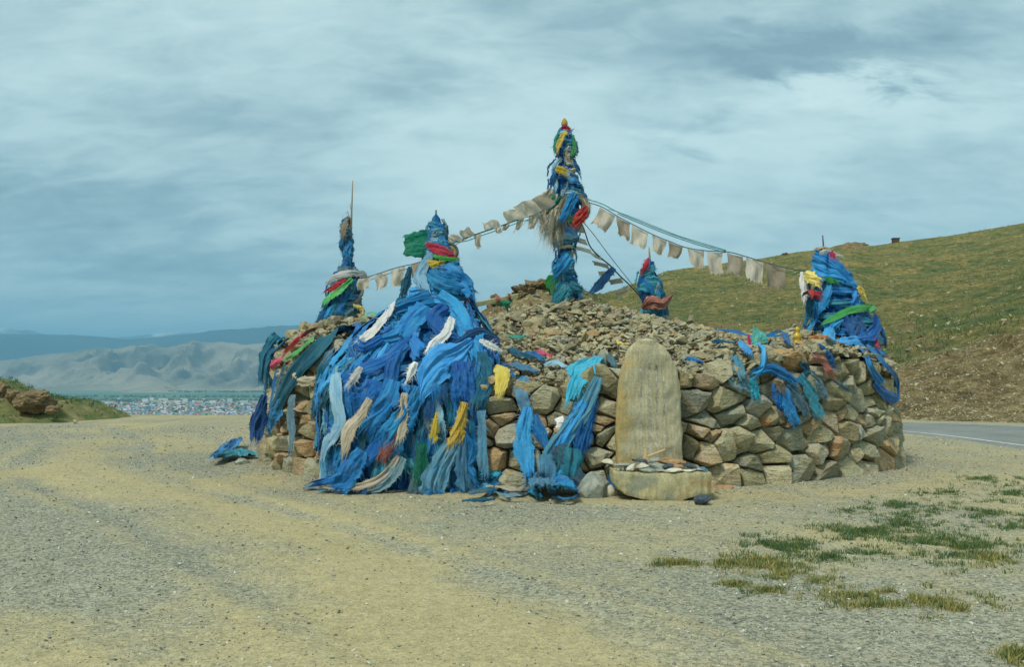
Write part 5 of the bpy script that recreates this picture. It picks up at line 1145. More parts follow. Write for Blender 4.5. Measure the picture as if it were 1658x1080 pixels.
D('prayer_scarf', [(700, 412), (694, 435), (688, 452), (690, 472)], [10, 18, 24, 14], 'pale', 'pale blue satin scarf hanging high near the pole top of the heap', .09, folds=2)
D('prayer_scarf', [(712, 440), (728, 448), (740, 462), (750, 490)], [22, 34, 36, 26], 'bright', 'puffed bright blue cloth crowning the heap', .10, folds=3, amp=.05)
D('prayer_scarf', [(700, 445), (714, 462), (735, 470), (748, 478)], [18, 32, 30, 16], 'royal', 'royal blue cloth knotted just below the crown of the heap', .12, folds=3, amp=.05)
D('prayer_scarf', [(696, 402), (706, 408), (718, 414), (727, 420)], [8, 15, 15, 8], 'red', 'red cloth tied high around the heap pole', .09, folds=2)
D('prayer_scarf', [(704, 420), (716, 424), (728, 426)], [6, 10, 6], 'green', 'small green cloth tied under the red one on the heap pole', .10, folds=1)
D('prayer_scarf', [(722, 384), (728, 396), (734, 408)], [8, 16, 12], 'yellow', 'small yellow cloth tied beside the heap pole', .12, folds=2)
D('prayer_scarf', [(698, 430), (706, 434), (716, 432)], [6, 10, 6], 'yellow', 'small mustard rag on the heap pole below the red cloth', .11, folds=1)
# green pennant blown towards the valley
gp = [Wp(696, 395, 14.75), Wp(676, 396, 14.7), Wp(655, 398, 14.75)]
cloth('green_pennant', gp, [0.1, -1, 0.1], [0.40, 0.39, 0.34], 'emerald', 'large green pennant blowing from the pole over the heap', 'pennant', folds=2, amp=.03, fringe=0, fray=False)
V, Fc = tube([Wp(652, 384, 14.74), Wp(690, 372, 14.7)], 0.006, 5); put('pennant_stick', mesh_np('pennant_stick', V - V[0], Fc, mats=[M_IRON]), loc=tuple(V[0]), label='thin dark stick along the top edge of the green pennant', cat='stick')
def ring(name, c, R, r, a0, a1, mat, label, ax=(1, 0, 0), az=(0, 0, 1)):
    ax, az = np.array(ax, float), np.array(az, float); P = [c + R * (ax * math.cos(a) + az * math.sin(a)) for a in np.linspace(a0, a1, 14)]
    V, Fc = tube(P, r, 8, 40); put(name, mesh_np(name, V - c, Fc, mats=[mat]), loc=tuple(c), label=label, cat='rubber ring')
ring('rubber_ring', Wp(727, 408, 14.75), 0.125, 0.022, -2.4, 1.6, M_RUBBER, 'dark rubber hoop stuck on the pole over the great heap')
ring('rubber_ring', Wp(566, 470, 18.45), 0.24, 0.03, -2.3, 0.6, plain_mat('grey_hose', (0.2, 0.2, 0.16), (0.35, 0.35, 0.28), 10), 'grey bent hose looped round the thin broken tipped pole')
# blue scarf hanging off the short flag string
cloth('prayer_scarf', [Wp(664, 432, 15.4), Wp(660, 450, 15.35), Wp(652, 482, 15.3)], [0, -1, 0], [.06, .14, .10], 'teal', 'dull teal scarf dangling from the short flag string beside the heap', folds=2, amp=.02)

# valley pole
D('prayer_scarf', [(582, 448), (566, 446), (550, 452), (540, 462)], [8, 12, 12, 6], 'white', 'white cloth tied around the thin broken tipped pole', .08, folds=2)
D('prayer_scarf', [(560, 458), (550, 466), (541, 476)], [6, 10, 8], 'red', 'red rag tied on the thin broken tipped pole', .10, folds=1)
D('prayer_scarf', [(566, 456), (556, 470), (544, 484), (536, 494)], [6, 10, 12, 8], 'green', 'green rag slanting on the thin broken tipped pole', .11, folds=2)
D('prayer_scarf', [(566, 498), (576, 503), (578, 512)], [4, 9, 8], 'yellow', 'small yellow rag near the base of the thin broken tipped pole', .08, folds=1)
D('prayer_scarf', [(528, 520), (520, 527), (514, 536)], [6, 8, 5], 'orange', 'small orange rag at the base of the thin broken tipped pole', .06, folds=1)
cloth('prayer_scarf', [Wp(540, 490, 18.4), Wp(528, 505, 18.3), Wp(514, 528, 18.2)], [-.3, -1, .3], [.10, .22, .16], 'deep', 'deep blue scarf blown sideways off the thin pole base', folds=3, amp=.03)
cloth('prayer_scarf', [Wp(566, 396, 18.45), Wp(562, 408, 18.4), Wp(562, 422, 18.4)], [0, -1, 0], [.08, .16, .19], 'deep', 'deep blue tassel of scarves hanging under the broken pole tip', folds=3, amp=.03, fringe=.1)
cloth('prayer_scarf', [Wp(562, 354, 18.45), Wp(558, 366, 18.4), Wp(555, 380, 18.4)], [0, -1, 0], [.05, .12, .12], 'beige', 'ochre rag tied nearest the broken pole tip', folds=2, amp=.02, fringe=.1)
# cloth on the wall top and face, valley end
D('prayer_scarf', [(455, 548), (442, 562), (432, 590), (430, 622)], [30, 30, 26, 22], 'teal', 'dull teal scarf hanging over the valley corner of the wall', .10, folds=4)
D('prayer_scarf', [(470, 560), (456, 572), (444, 600), (440, 640)], [18, 20, 18, 14], 'deep', 'deep blue scarf hanging beside the teal one at the valley corner', .09, folds=3)
D('prayer_scarf', [(436, 545), (452, 552), (466, 560)], [12, 16, 10], 'teal', 'teal cloth knotted on the wall top at the valley corner', .10, folds=2)
D('prayer_scarf', [(430, 640), (423, 665), (417, 690), (415, 712)], [12, 20, 26, 14], 'deep', 'deep blue scarf hanging low on the valley corner of the wall', .11, folds=4, fringe=.1)
D('prayer_scarf', [(575, 545), (540, 560), (505, 590), (480, 625), (464, 660)], [22, 34, 44, 44, 34], 'teal', 'long wide teal scarf swept down across the valley end of the wall', .12, folds=4, amp=.04)
D('prayer_scarf', [(470, 655), (458, 675), (452, 700)], [36, 30, 12], 'deep', 'dark blue lower fold of the wide teal scarf on the wall', .13, folds=3, amp=.035, fringe=0.03)
D('prayer_scarf', [(486, 640), (484, 670), (486, 700), (485, 732)], [18, 22, 20, 8], 'slate', 'narrow grey blue scarf hanging straight next to the wide teal one', .11, folds=3)
D('prayer_scarf', [(516, 585), (500, 600), (485, 615)], [14, 18, 12], 'slate', 'short grey blue scarf tucked under the wide teal one', .10, folds=2)
D('prayer_scarf', [(520, 548), (500, 560), (480, 572)], [10, 18, 8], 'red', 'crimson cloth lying on the wall top at the valley end', .12, folds=2)
D('prayer_scarf', [(518, 562), (500, 570), (482, 582)], [8, 12, 6], 'green', 'light green cloth lying under the crimson one', .12, folds=2)
D('prayer_scarf', [(472, 582), (460, 588), (450, 594)], [8, 14, 8], 'pink', 'small pink cloth on the wall top nearest the valley corner', .12, folds=2)
D('prayer_scarf', [(590, 545), (570, 545), (548, 555)], [12, 22, 16], 'cyan', 'turquoise cloth spread beneath the thin broken tipped pole', .09, folds=2)
D('prayer_scarf', [(492, 608), (505, 618), (530, 616)], [8, 18, 10], 'beige', 'cream cloth lying on top of the wall next to the heap', .12, folds=2)
D('prayer_scarf', [(545, 590), (535, 605), (540, 640), (535, 655)], [18, 20, 24, 22], 'teal', 'ragged teal scarf between the heap and the cream cloth', .12, folds=4, fringe=.1)
D('prayer_scarf', [(530, 690), (545, 700), (552, 722)], [14, 22, 12], 'royal', 'royal blue corner of cloth bulging low from the wall by the heap', .12, folds=2)
D('cloth_pile', [(404, 748), (385, 742), (368, 748), (350, 752)], [30, 34, 30, 14], 'teal', 'teal cloth heaped on the ground beyond the valley corner', .07, folds=4, amp=.06)
D('cloth_pile', [(385, 722), (372, 735), (358, 748), (346, 756)], [22, 28, 24, 12], 'bright', 'blue cloth crumpled on the ground beyond the valley corner', .10, folds=3, amp=.06)
D('cloth_pile', [(378, 724), (371, 733), (362, 742)], [6, 9, 5], 'beige', 'small cream rag on the blue cloth beyond the valley corner', .20, folds=1)
for x0, y0, dx, L, w, c, lb in ((446, 566, -8, 52, 14, 'teal', 'ragged teal scarf second from the valley corner of the wall'), (438, 572, -6, 40, 10, 'slate', 'grey blue scarf hanging close against the valley corner'), (474, 590, -14, 40, 14, 'slate', 'grey blue scarf tucked beneath the small pink cloth'), (500, 575, -22, 46, 16, 'royal', 'royal blue scarf running beneath the light green cloth'), (556, 560, -30, 30, 18, 'slate', 'grey blue scarf slanting above the wide teal one'), (560, 575, -18, 30, 14, 'deep', 'deep blue scarf slanting just above the cream cloth'), (556, 596, -10, 50, 14, 'pale', 'pale frayed scarf hanging between the heap and the wide teal scarf'), (520, 640, -2, 36, 9, 'teal', 'short teal scarf hanging under the cream cloth'), (462, 600, -12, 60, 12, 'deep', 'deep blue scarf hanging between the corner and the wide teal one'), (456, 578, -10, 26, 12, 'bright', 'short bright blue scarf beside the small pink cloth')):
    D('prayer_scarf', [(x0, y0), (x0 + dx * .5, y0 + L * .45), (x0 + dx, y0 + L)], [w * .6, w * 1.1, w], c, lb, .09, folds=3, fringe=.09)
# middle of the wall
D('prayer_scarf', [(850, 622), (846, 636), (853, 655), (862, 672)], [8, 26, 18, 14], 'pale', 'pale blue knotted top of the first scarf on the middle wall', .10, folds=3, fringe=.05)
D('prayer_scarf', [(858, 660), (850, 700), (852, 735), (858, 762)], [14, 26, 34, 16], 'bright', 'bright blue scarf hanging in a long loop on the middle wall', .11, folds=3, amp=.03)
D('prayer_scarf', [(866, 672), (876, 700), (886, 730)], [14, 20, 10], 'royal', 'royal blue scarf end joining the loop to the ground knot', .10, folds=2)
D('prayer_scarf', [(968, 592), (955, 610), (938, 628), (928, 645)], [14, 28, 34, 20], 'cyan', 'turquoise scarf wedged on the wall top near the inscribed stone', .11, folds=3, amp=.035)
D('prayer_scarf', [(950, 598), (932, 608), (926, 625)], [10, 24, 16], 'cyan', 'second turquoise scarf bunched beside the first near the inscribed stone', .12, folds=3, amp=.03)
D('prayer_scarf', [(968, 625), (948, 655), (925, 690), (905, 720), (890, 745)], [16, 26, 34, 34, 26], 'pale', 'long faded blue scarf slanting down the wall to the ground knot', .12, folds=4, amp=.03)
D('prayer_scarf', [(960, 640), (952, 670), (944, 700), (940, 735)], [14, 26, 32, 24], 'royal', 'royal blue scarf hanging under the long slanting one', .11, folds=4, amp=.03)
D('prayer_scarf', [(945, 650), (925, 690), (908, 725)], [12, 22, 18], 'bright', 'bright blue scarf running alongside the long slanting one', .14, folds=3)
D('prayer_scarf', [(885, 735), (888, 765), (880, 800), (876, 812)], [24, 36, 44, 30], 'pale', 'pale blue bundle end falling from the ground knot', .16, folds=5, amp=.03, fringe=.08)
D('prayer_scarf', [(925, 725), (920, 760), (912, 790), (905, 815)], [30, 44, 44, 34], 'teal', 'tangled teal bundle standing on the ground against the wall', .16, folds=6, amp=.04, fringe=.08)
D('prayer_scarf', [(905, 720), (915, 745), (935, 770), (950, 790)], [20, 26, 24, 16], 'slate', 'grey blue scarf end at the hill side of the ground knot', .16, folds=4, amp=.03)
D('prayer_scarf', [(920, 760), (900, 785), (908, 805), (925, 815)], [22, 30, 26, 14], 'royal', 'royal blue scarf lying at the very foot of the tangled bundle', .17, folds=3)
D('prayer_scarf', [(992, 762), (988, 785), (975, 803), (945, 806), (930, 802)], [12, 18, 20, 16, 12], 'bright', 'bright blue scarf curving over the ground to the stone slab', .05, folds=2)
D('prayer_scarf', [(1010, 668), (1010, 690)], [0.1, 0.1], 'beige', 'thin string caught behind the inscribed stone', .02, folds=1) if False else None
D('paper_scrap', [(905, 676), (908, 684), (904, 696)], [14, 12, 12], M_PAPER, 'white paper scrap stuck in the middle wall', .07, cat='paper', folds=1, amp=.008, fringe=0, fray=False)
# ground tangle between heap and bundle
for i, (pix, w, c, lb) in enumerate([
 ([(776, 770), (790, 763), (806, 770), (800, 785), (780, 800)], 14, 'cyan', 'curled turquoise cloth on the gravel beside the heap'),
 ([(752, 790), (775, 795), (800, 788), (812, 778)], 22, 'teal', 'teal rags matted on the gravel beside the heap'),
 ([(758, 808), (778, 806), (800, 800), (820, 802)], 16, 'slate', 'grey blue rags matted on the gravel by the heap'),
 ([(748, 822), (775, 821), (798, 818)], 6, 'teal', 'thin teal rope like rag lying out on the gravel'),
 ([(790, 800), (810, 802), (835, 806), (850, 802)], 16, 'beige', 'dirty white cloth lying on the gravel by the wall'),
 ([(822, 798), (838, 790), (854, 780), (862, 772)], 18, 'royal', 'royal blue cloth lying on the gravel against the wall'),
 ([(768, 782), (790, 780), (815, 790), (830, 800)], 20, 'pale', 'faded blue rags spread on the gravel by the wall'),
 ([(852, 785), (858, 800), (872, 812)], 16, 'cyan', 'turquoise cloth at the foot of the tangled bundle'),
 ([(895, 815), (920, 818), (935, 812)], 10, 'deep', 'deep blue rag flat on the gravel below the bundle'),
 ([(800, 806), (820, 812), (842, 812)], 7, 'slate', 'thin grey rag flat on the gravel beyond the white one')]):
    D('ground_rag', pix, [w * .6, w, w * .7], c, lb, .03, folds=3, amp=.03, fringe=.07)
MASS = []
for i in range(40):
    px = rs.uniform(745, 860); py = 772 + rs.uniform(0, 34); a = rs.uniform(0, 3.14); l = rs.uniform(8, 20)
    D('ground_rag', [(px - l * math.cos(a), py - l * .25 * math.sin(a)), (px + rs.uniform(-3, 3), py - 2), (px + l * math.cos(a), py + l * .25 * math.sin(a))], [4, rs.uniform(7, 14), 5], (cc := pick(BLUES[2:7])), f'small torn {CNAME[cc]} rag in the tangle on the gravel', .03, folds=2, amp=.035, fringe=.08, group=f'small torn {CNAME[cc]} rags in the tangle on the gravel')
flush_mass('tangle of small torn blue rags matted on the gravel beside the heap', 'rag_tangle')
# rags on the rubble between heap and stele
for pix, w, c, lb in [
 ([(790, 585), (806, 600), (826, 606)], 22, 'royal', 'royal blue cloth spilling from the heap over the wall top'),
 ([(775, 590), (800, 612), (830, 618)], 16, 'bright', 'bright blue scarf stretched from the heap along the wall top'),
 ([(826, 574), (842, 584), (862, 590)], 16, 'teal', 'teal rag among the rubble above the middle wall'),
 ([(852, 580), (868, 586), (880, 594)], 12, 'deep', 'deep blue rag among the rubble above the middle wall'),
 ([(830, 598), (850, 606), (868, 612)], 14, 'pale', 'faded blue rag lying on the wall top by the yellow cloth'),
 ([(882, 602), (900, 598), (918, 606)], 12, 'pale', 'faded blue rag lying on the wall top by the turquoise scarf'),
 ([(870, 579), (880, 583), (892, 588)], 7, 'pink', 'small bright pink rag among the rubble'),
 ([(982, 585), (990, 595), (994, 606)], 14, 'slate', 'grey blue rag tucked beside the inscribed stone'),
 ([(822, 552), (836, 556), (850, 556)], 6, 'aqua', 'small pale green rag high on the rubble mound'),
 ([(996, 566), (1006, 572), (1014, 572)], 6, 'yellow', 'small yellow rag just above the inscribed stone'),
 ([(1108, 592), (1120, 594), (1132, 596)], 6, 'royal', 'narrow royal blue rag beside the inscribed stone head')]:
    D('rag', pix, [w * .6, w, w * .6], c, lb, .07, folds=3, amp=.03, fringe=.05)
# hill side of the wall top
for pix, w, c, lb, off in [
 ([(1155, 548), (1180, 553), (1215, 560), (1255, 558)], 16, 'royal', 'long royal blue cloth laid along the wall top by the hill end', .12),
 ([(1240, 556), (1262, 552), (1268, 570)], 14, 'deep', 'deep blue cloth end by the orange brown boulder on the wall top', .12),
 ([(1192, 570), (1202, 582), (1208, 590)], 16, 'bright', 'square bright blue cloth folded on the wall top by the hill end', .14),
 ([(1150, 568), (1165, 566), (1185, 570)], 14, 'teal', 'teal rag on the wall top by the hill end', .10),
 ([(1222, 570), (1230, 585), (1222, 598), (1212, 606)], 16, 'bright', 'bright blue twisted cloth hanging from the long royal blue one', .12),
 ([(1185, 590), (1190, 605), (1196, 620)], 18, 'pale', 'faded blue threads of cloth hanging on the hill end of the wall', .11),
 ([(1172, 612), (1182, 622), (1200, 628)], 14, 'slate', 'grey blue rag on the hill end of the wall', .10),
 ([(1206, 612), (1210, 628), (1212, 642)], 16, 'cyan', 'short turquoise scarf hanging on the hill end of the wall', .12),
 ([(1214, 604), (1235, 598), (1262, 612), (1274, 622)], 20, 'bright', 'bright blue scarf draped over the hill end of the wall', .14),
 ([(1240, 622), (1244, 640), (1246, 656)], 14, 'royal', 'short royal blue scarf hanging beneath the off white rag', .13),
 ([(1256, 630), (1262, 655), (1272, 682)], 26, 'bright', 'bright blue scarf with frayed end hanging lowest on the hill end', .14),
 ([(1262, 622), (1278, 645), (1290, 668)], 24, 'slate', 'grey blue scarf hanging beside the lowest bright blue one', .13),
 ([(1282, 608), (1298, 635), (1310, 668)], 26, 'teal', 'teal scarf with long folds hanging on the hill end of the wall', .12),
 ([(1300, 605), (1312, 620), (1322, 640)], 20, 'slate', 'pleated grey blue scarf nearest the road end', .10),
 ([(1236, 618), (1246, 622), (1248, 632)], 14, 'beige', 'off white rag caught on the hill end of the wall', .16),
 ([(1298, 578), (1314, 584), (1322, 600), (1328, 606)], 16, 'rose', 'rusty pink knotted cloth on the wall top below the spiked pole', .13),
 ([(1285, 588), (1295, 598), (1294, 606)], 12, 'teal', 'small teal rag left of nothing', .1),
 ([(1318, 570), (1330, 580), (1334, 592)], 16, 'royal', 'royal blue rag beside the rusty pink knotted cloth', .11),
 ([(1300, 568), (1314, 567), (1330, 565)], 6, 'orange', 'orange ribbon strip on the wall top below the spiked pole', .14),
 ([(1335, 615), (1350, 625), (1360, 630)], 8, 'slate', 'thin grey blue rag near the road end of the wall', .1)]:
    lb = lb.replace('small teal rag left of nothing', 'small dark teal rag behind the rusty pink knotted cloth')
    D('prayer_scarf', pix, [w * .6, w, w * .9], c, lb, off, folds=3 if w > 14 else 2, amp=.03, fringe=.06)
# road pole: distinct cloths
D('prayer_scarf', [(1326, 418), (1342, 430), (1358, 445), (1366, 456)], [26, 34, 26, 12], 'bright', 'bright blue cloth wrapped over the head of the spiked pole', .08, folds=3, amp=.04)
D('prayer_scarf', [(1325, 436), (1338, 448), (1352, 450), (1372, 462)], [16, 24, 20, 10], 'royal', 'royal blue cloth wrapped just under the spiked pole head', .09, folds=3, amp=.03)
D('prayer_scarf', [(1326, 411), (1338, 413), (1350, 420)], [5, 8, 4], 'white', 'white band tied round the head of the spiked pole', .09, folds=1)
D('prayer_scarf', [(1344, 408), (1348, 412), (1350, 416)], [4, 7, 4], 'pink', 'tiny red rag beside the white band of the spiked pole', .1, folds=1)
D('prayer_scarf', [(1318, 448), (1326, 455), (1334, 462)], [12, 20, 12], 'yellow', 'mustard yellow cloth tied to the side of the spiked pole', .12, folds=3)
D('prayer_scarf', [(1310, 478), (1322, 480), (1334, 484)], [14, 20, 10], 'red', 'bright red cloth tied to the side of the spiked pole', .12, folds=3)
D('prayer_scarf', [(1376, 470), (1381, 478), (1384, 486)], [8, 16, 10], 'yellow', 'pale yellow cloth on the hill side of the spiked pole', .12, folds=3)
D('prayer_scarf', [(1340, 456), (1346, 460), (1352, 462)], [4, 9, 5], 'green', 'small green rag under the head of the spiked pole', .12, folds=1)
D('prayer_scarf', [(1408, 505), (1395, 503), (1370, 508), (1345, 525), (1322, 545)], [8, 12, 14, 16, 10], 'green', 'long bright green scarf slanting over the foot of the spiked pole', .14, folds=2)
D('prayer_scarf', [(1372, 510), (1352, 528), (1338, 548), (1334, 562)], [12, 18, 22, 18], 'bright', 'bright blue scarf slanting under the green one', .13, folds=3)
D('prayer_scarf', [(1345, 466), (1342, 480), (1336, 500), (1332, 510)], [8, 14, 16, 6], 'bright', 'pointed bright blue scarf hanging on the middle of the spiked pole', .12, folds=2)
D('prayer_scarf', [(1398, 508), (1408, 525), (1402, 545), (1385, 562)], [10, 18, 20, 16], 'royal', 'royal blue scarf bulging at the hill side of the spiked pole foot', .12, folds=3)
D('prayer_scarf', [(1375, 512), (1378, 535), (1380, 560)], [26, 44, 40], 'deep', 'gathered deep blue cloth under the green scarf', .10, folds=6, amp=.03)
D('prayer_scarf', [(1340, 560), (1360, 565), (1385, 562), (1400, 555)], [16, 22, 20, 12], 'bright', 'bright blue cloth lying along the foot of the spiked pole', .10, folds=3)
D('prayer_scarf', [(1382, 565), (1392, 585), (1400, 605), (1412, 622)], [26, 26, 22, 20], 'royal', 'royal blue scarf falling from the spiked pole over the wall corner', .10, folds=4)
D('prayer_scarf', [(1400, 570), (1420, 592), (1434, 610), (1440, 625)], [16, 20, 20, 14], 'deep', 'deep blue scarf falling outermost over the road end corner', .10, folds=3)
D('prayer_scarf', [(1402, 618), (1418, 638), (1436, 645), (1448, 632), (1450, 615)], [14, 18, 20, 20, 14], 'royal', 'royal blue swag hanging across the road end corner of the wall', .10, folds=3)
D('prayer_scarf', [(1404, 548), (1409, 562), (1412, 578)], [5, 9, 8], 'red', 'red and yellow rag at the hill side of the spiked pole foot', .1, folds=1)
# back pole cloths
cloth('prayer_scarf', [Wp(1050, 418, 21.1), Wp(1046, 428, 21.05), Wp(1039, 442, 21.1)], [0, -1, 0], [.04, .12, .06], 'red', 'red cloth tied at the tip of the pole behind the mound', folds=1, amp=.02)
cloth('prayer_scarf', [Wp(1040, 500, 21.0), Wp(1055, 490, 20.9), Wp(1072, 492, 20.9), Wp(1084, 480, 21)], [0, -1, 0], [.12, .26, .2, .08], 'rose', 'rusty brown cloth tied across the pole behind the mound', folds=3, amp=.04)
cloth('prayer_scarf', [Wp(1046, 484, 20.95), Wp(1056, 482, 20.9), Wp(1065, 483, 20.95)], [0, -1, 0], [.05, .07, .05], 'orange', 'small orange cloth above the rusty brown one', folds=1, amp=.02)
# summit pole distinct cloths
def C(pix, Y, w, c, lb, **kw):
    return cloth('prayer_scarf', [Wp(x, y, Y) for x, y in pix], [0, -1, 0.05], [v * Y / F for v in w], c, lb, **kw)
C([(950, 334), (942, 348), (930, 364)], 18.25, [8, 20, 10], 'red', 'red cloth bundled on the middle of the summit pole', folds=2, amp=.04)
C([(932, 312), (924, 328), (916, 346), (910, 356)], 18.3, [14, 20, 16, 8], 'bright', 'bright blue satin scarf slanting across the summit pole', folds=2, amp=.03)
C([(916, 212), (908, 226), (902, 240)], 18.42, [5, 8, 7], 'yellow', 'yellow ribbon near the crown of the summit pole', folds=1)
C([(906, 214), (900, 228), (898, 244)], 18.45, [4, 7, 5], 'emerald', 'dark green rag near the crown of the summit pole', folds=1)
C([(928, 218), (930, 234), (928, 248)], 18.45, [3, 5, 6], 'green', 'green rag on the hill side of the summit pole crown', folds=1)
C([(908, 208), (916, 206), (924, 210)], 18.45, [3, 6, 3], 'red', 'tiny red band at the crown of the summit pole', folds=1, fringe=0)
C([(900, 272), (908, 275), (916, 279)], 18.35, [8, 12, 10], 'yellow', 'yellow and white knot high on the summit pole', folds=1)
C([(893, 445), (894, 456), (897, 466)], 18.4, [10, 22, 14], 'green', 'bright green rag low on the summit pole', folds=1)
C([(924, 415), (912, 428), (898, 442)], 18.35, [20, 22, 14], 'royal', 'royal blue cloth tied low on the summit pole over the green rag', folds=4)
C([(918, 462), (908, 478), (902, 492)], 18.3, [16, 24, 22], 'teal', 'teal cloth trailing down from the foot of the summit pole', folds=4)
C([(922, 460), (934, 466), (944, 470)], 18.3, [14, 14, 6], 'teal', 'teal cloth end lying out from the summit pole foot', folds=2)
# straw coloured horse hair tassels
MASS = []
for i in range(24):
    if i == 16: flush_mass('mass of straw coloured horse hair hanging on the summit pole', 'horse_hair')
    x0 = rs.uniform(886, 912); y0 = rs.uniform(312, 350); dx = rs.uniform(-18, -2) if i % 2 else rs.uniform(-10, 6); L = rs.uniform(22, 46)
    C([(x0 + 6, y0 - 8), (x0 + dx * .4, y0 + L * .4), (x0 + dx * .7, y0 + L)], 18.4 + rs.uniform(-.1, .1), [4, 9, 6], M_HAIR, 'straw coloured horse hair tassel hanging on the summit pole', folds=2, fringe=.22, cat='tassel', group='horse hair tassels on the summit pole')
for i in range(8):
    x0 = rs.uniform(870, 905); y0 = rs.uniform(322, 345)
    C([(x0 + 10, y0 - 12), (x0, y0), (x0 - 14, y0 + rs.uniform(2, 26))], 18.35, [4, 9, 7], ('emerald' if i in (2, 5) else 'teal' if i == 3 else M_HAIR), 'frayed tassel blown sideways from the summit pole', folds=2, fringe=.16, cat='tassel', group='frayed tassels blown sideways from the summit pole')
for i in range(5):
    C([(938 + 3 * i, 316 + 2 * i), (950, 332 + 3 * i), (944 - i, 350 + 2 * i)], 18.4, [5, 12, 8], M_HAIR, 'dark straw tassel on the hill side of the summit pole', folds=2, fringe=.12, cat='tassel', group='dark straw tassels on the hill side of the summit pole')
# finial
V = []; prof = [(0.0, 0.0), (.05, 0.0), (.062, .03), (.06, .07), (.045, .11), (.02, .145), (.0, .16)]; na = 12
for r_, z in prof:
    for j in range(na): a = 2 * math.pi * j / na; V.append((r_ * math.cos(a), r_ * math.sin(a), z))
put('finial', mesh_np('finial', V, [grid_faces(len(prof), na, True)], mats=[plain_mat('ochre_finial', (0.30, 0.19, 0.04), (0.45, 0.30, 0.08), 9)]), loc=tuple(Wp(914, 204, 18.7)), label='ochre onion shaped knob on the very top of the summit pole', cat='finial')
cap = boulder('cap_stone', (0.22, 0.2, 0.13), tuple(Wp(1331, 405, 16.85)), 31, M_WOOD, 2, .2, label='rounded straw ball under the iron spike', cat='knob')
for i in range(3):
    a = Wp(568 + rs.uniform(-3, 3), 345, 18.6); V, Fc = tube([a, a + [rs.uniform(-.06, .06), 0, -.12]], .005, 5)
# twigs lashed to the thin pole
for i in range(10):
    x, y = 566 + rs.uniform(-3, 4), rs.uniform(338, 352); a = Wp(x, y, 18.5); V, Fc = tube([a, a + [rs.uniform(-.08, .08), rs.uniform(-.05, .05), rs.uniform(-.14, .14)]], [.006, .003], 5)
    put('twig', mesh_np('twig', V - V[0], Fc, mats=[M_WOOD]), loc=tuple(V[0]), label='dry twig lashed below the bare broken pole tip', cat='twig', group='dry twigs lashed below the bare broken pole tip')
# ================================================================== FLAG STRINGS
def flag_string(label, cords, flags, fmat='flag'):
    """cords: list of (points, radius, material). flags: (pixel top start, pixel top end, height px, skew px, distance)"""
    base = np.array(cords[0][0][0]); e = put('prayer_flag_string', None, loc=tuple(base), label=label, cat='flag string')
    for P, r, mt in cords:
        V, Fc = tube(P, r, 6); put('cord', mesh_np('cord', V - base, Fc, mats=[mt]), e)
    for (a, b_, hgt, skew, Y, fold) in flags:
        SEED[0] += 1; g = np.random.default_rng(SEED[0]); A = Wp(a[0], a[1], Y); B = Wp(b_[0], b_[1], Y - 0.02); nu_, nv_ = 15, 13
        u = np.linspace(0, 1, nu_)[None, :]; v = np.linspace(0, 1, nv_)[:, None]; H = hgt / F * Y; wv = g.uniform(0, 6)
        top = A[None, None] * (1 - u[..., None]) + B[None, None] * u[..., None]
        sk = np.array([skew[0], 0, -skew[1]]) / F * Y if hasattr(skew, '__len__') else np.array([skew, 0, 0]) / F * Y
        shrink = 1 - fold * v * 0.5
        mid_ = (A + B) / 2
        X = mid_ + (top - mid_) * shrink[..., None] + v[..., None] * (np.array([0, 0, -H]) + sk)
        X[..., 1] += (0.055 * np.sin(u * 6.5 + wv + v * 2.4) + 0.03 * np.sin(u * 11 + wv * 2 - v * 3)) * (v ** 0.7) - 0.05 * v
        X[..., 2] += -0.014 * np.sin(u * np.pi) * (1 - v) + v * H * (0.10 * fbm(u * 2.5 + wv, 0 * u, 3, SEED[0]) + 0.03 * np.sin(u * 9 + wv)); X[..., 0] += 0.02 * np.sin(v * 5 + wv) * v
        uvs = np.stack([np.broadcast_to(u * .4, (nv_, nu_)).ravel(), np.broadcast_to(v * .4, (nv_, nu_)).ravel()], 1)
        V = X.reshape(-1, 3); Q = grid_faces(nv_, nu_); n0 = len(V)
        # tattered hem
        ns = 34; fu_ = (np.arange(ns) + .5) / ns * (nu_ - 1); i0 = fu_.astype(int).clip(0, nu_ - 2); fr = (fu_ - i0)[:, None]
        Bs = X[-1][i0] * (1 - fr) + X[-1][i0 + 1] * fr; dirn = unit(X[-1].mean(0) - X[0].mean(0)); sd = unit(B - A) * H * .02
        Ls = H * g.uniform(0.02, 0.16, ns)[:, None]; E = Bs + dirn * Ls + g.normal(0, .25, (ns, 3)) * Ls; T3 = np.stack([Bs - sd - dirn * .01, Bs + sd - dirn * .01, E], 1).reshape(-1, 3)
        k = np.arange(ns) * 3 + n0; V = np.vstack([V, T3]); uvs = np.vstack([uvs, np.repeat(np.stack([fu_ * .02, 0 * fu_ + .4], 1), 3, 0)])
        put('flag', mesh_np('flag', V - base, [Q, np.stack([k, k + 1, k + 2], 1)], uv=uvs, mats=[CM[fmat]]), e)
    return e
Y1, Y2 = 18.5, 17.0
def YA(px): return Y1 + (Y2 - Y1) * (px - 950) / 360
def cordpts(pl, off=0): return [Wp(x, y, YA(x) + off) for x, y in pl]
lower = [(948, 326), (975, 335), (1000, 350), (1030, 366), (1060, 381), (1085, 391), (1112, 401), (1145, 406), (1180, 408), (1210, 416), (1240, 425), (1275, 434), (1310, 440)]
upper = [(950, 322), (975, 330), (1000, 343), (1040, 360), (1080, 376), (1120, 390), (1150, 399), (1175, 406)]
thin = [(985, 338), (1020, 350), (1060, 366), (1100, 382), (1140, 394), (1176, 405)]
hl = lambda x: interp(x, lower) + 1
fl = []
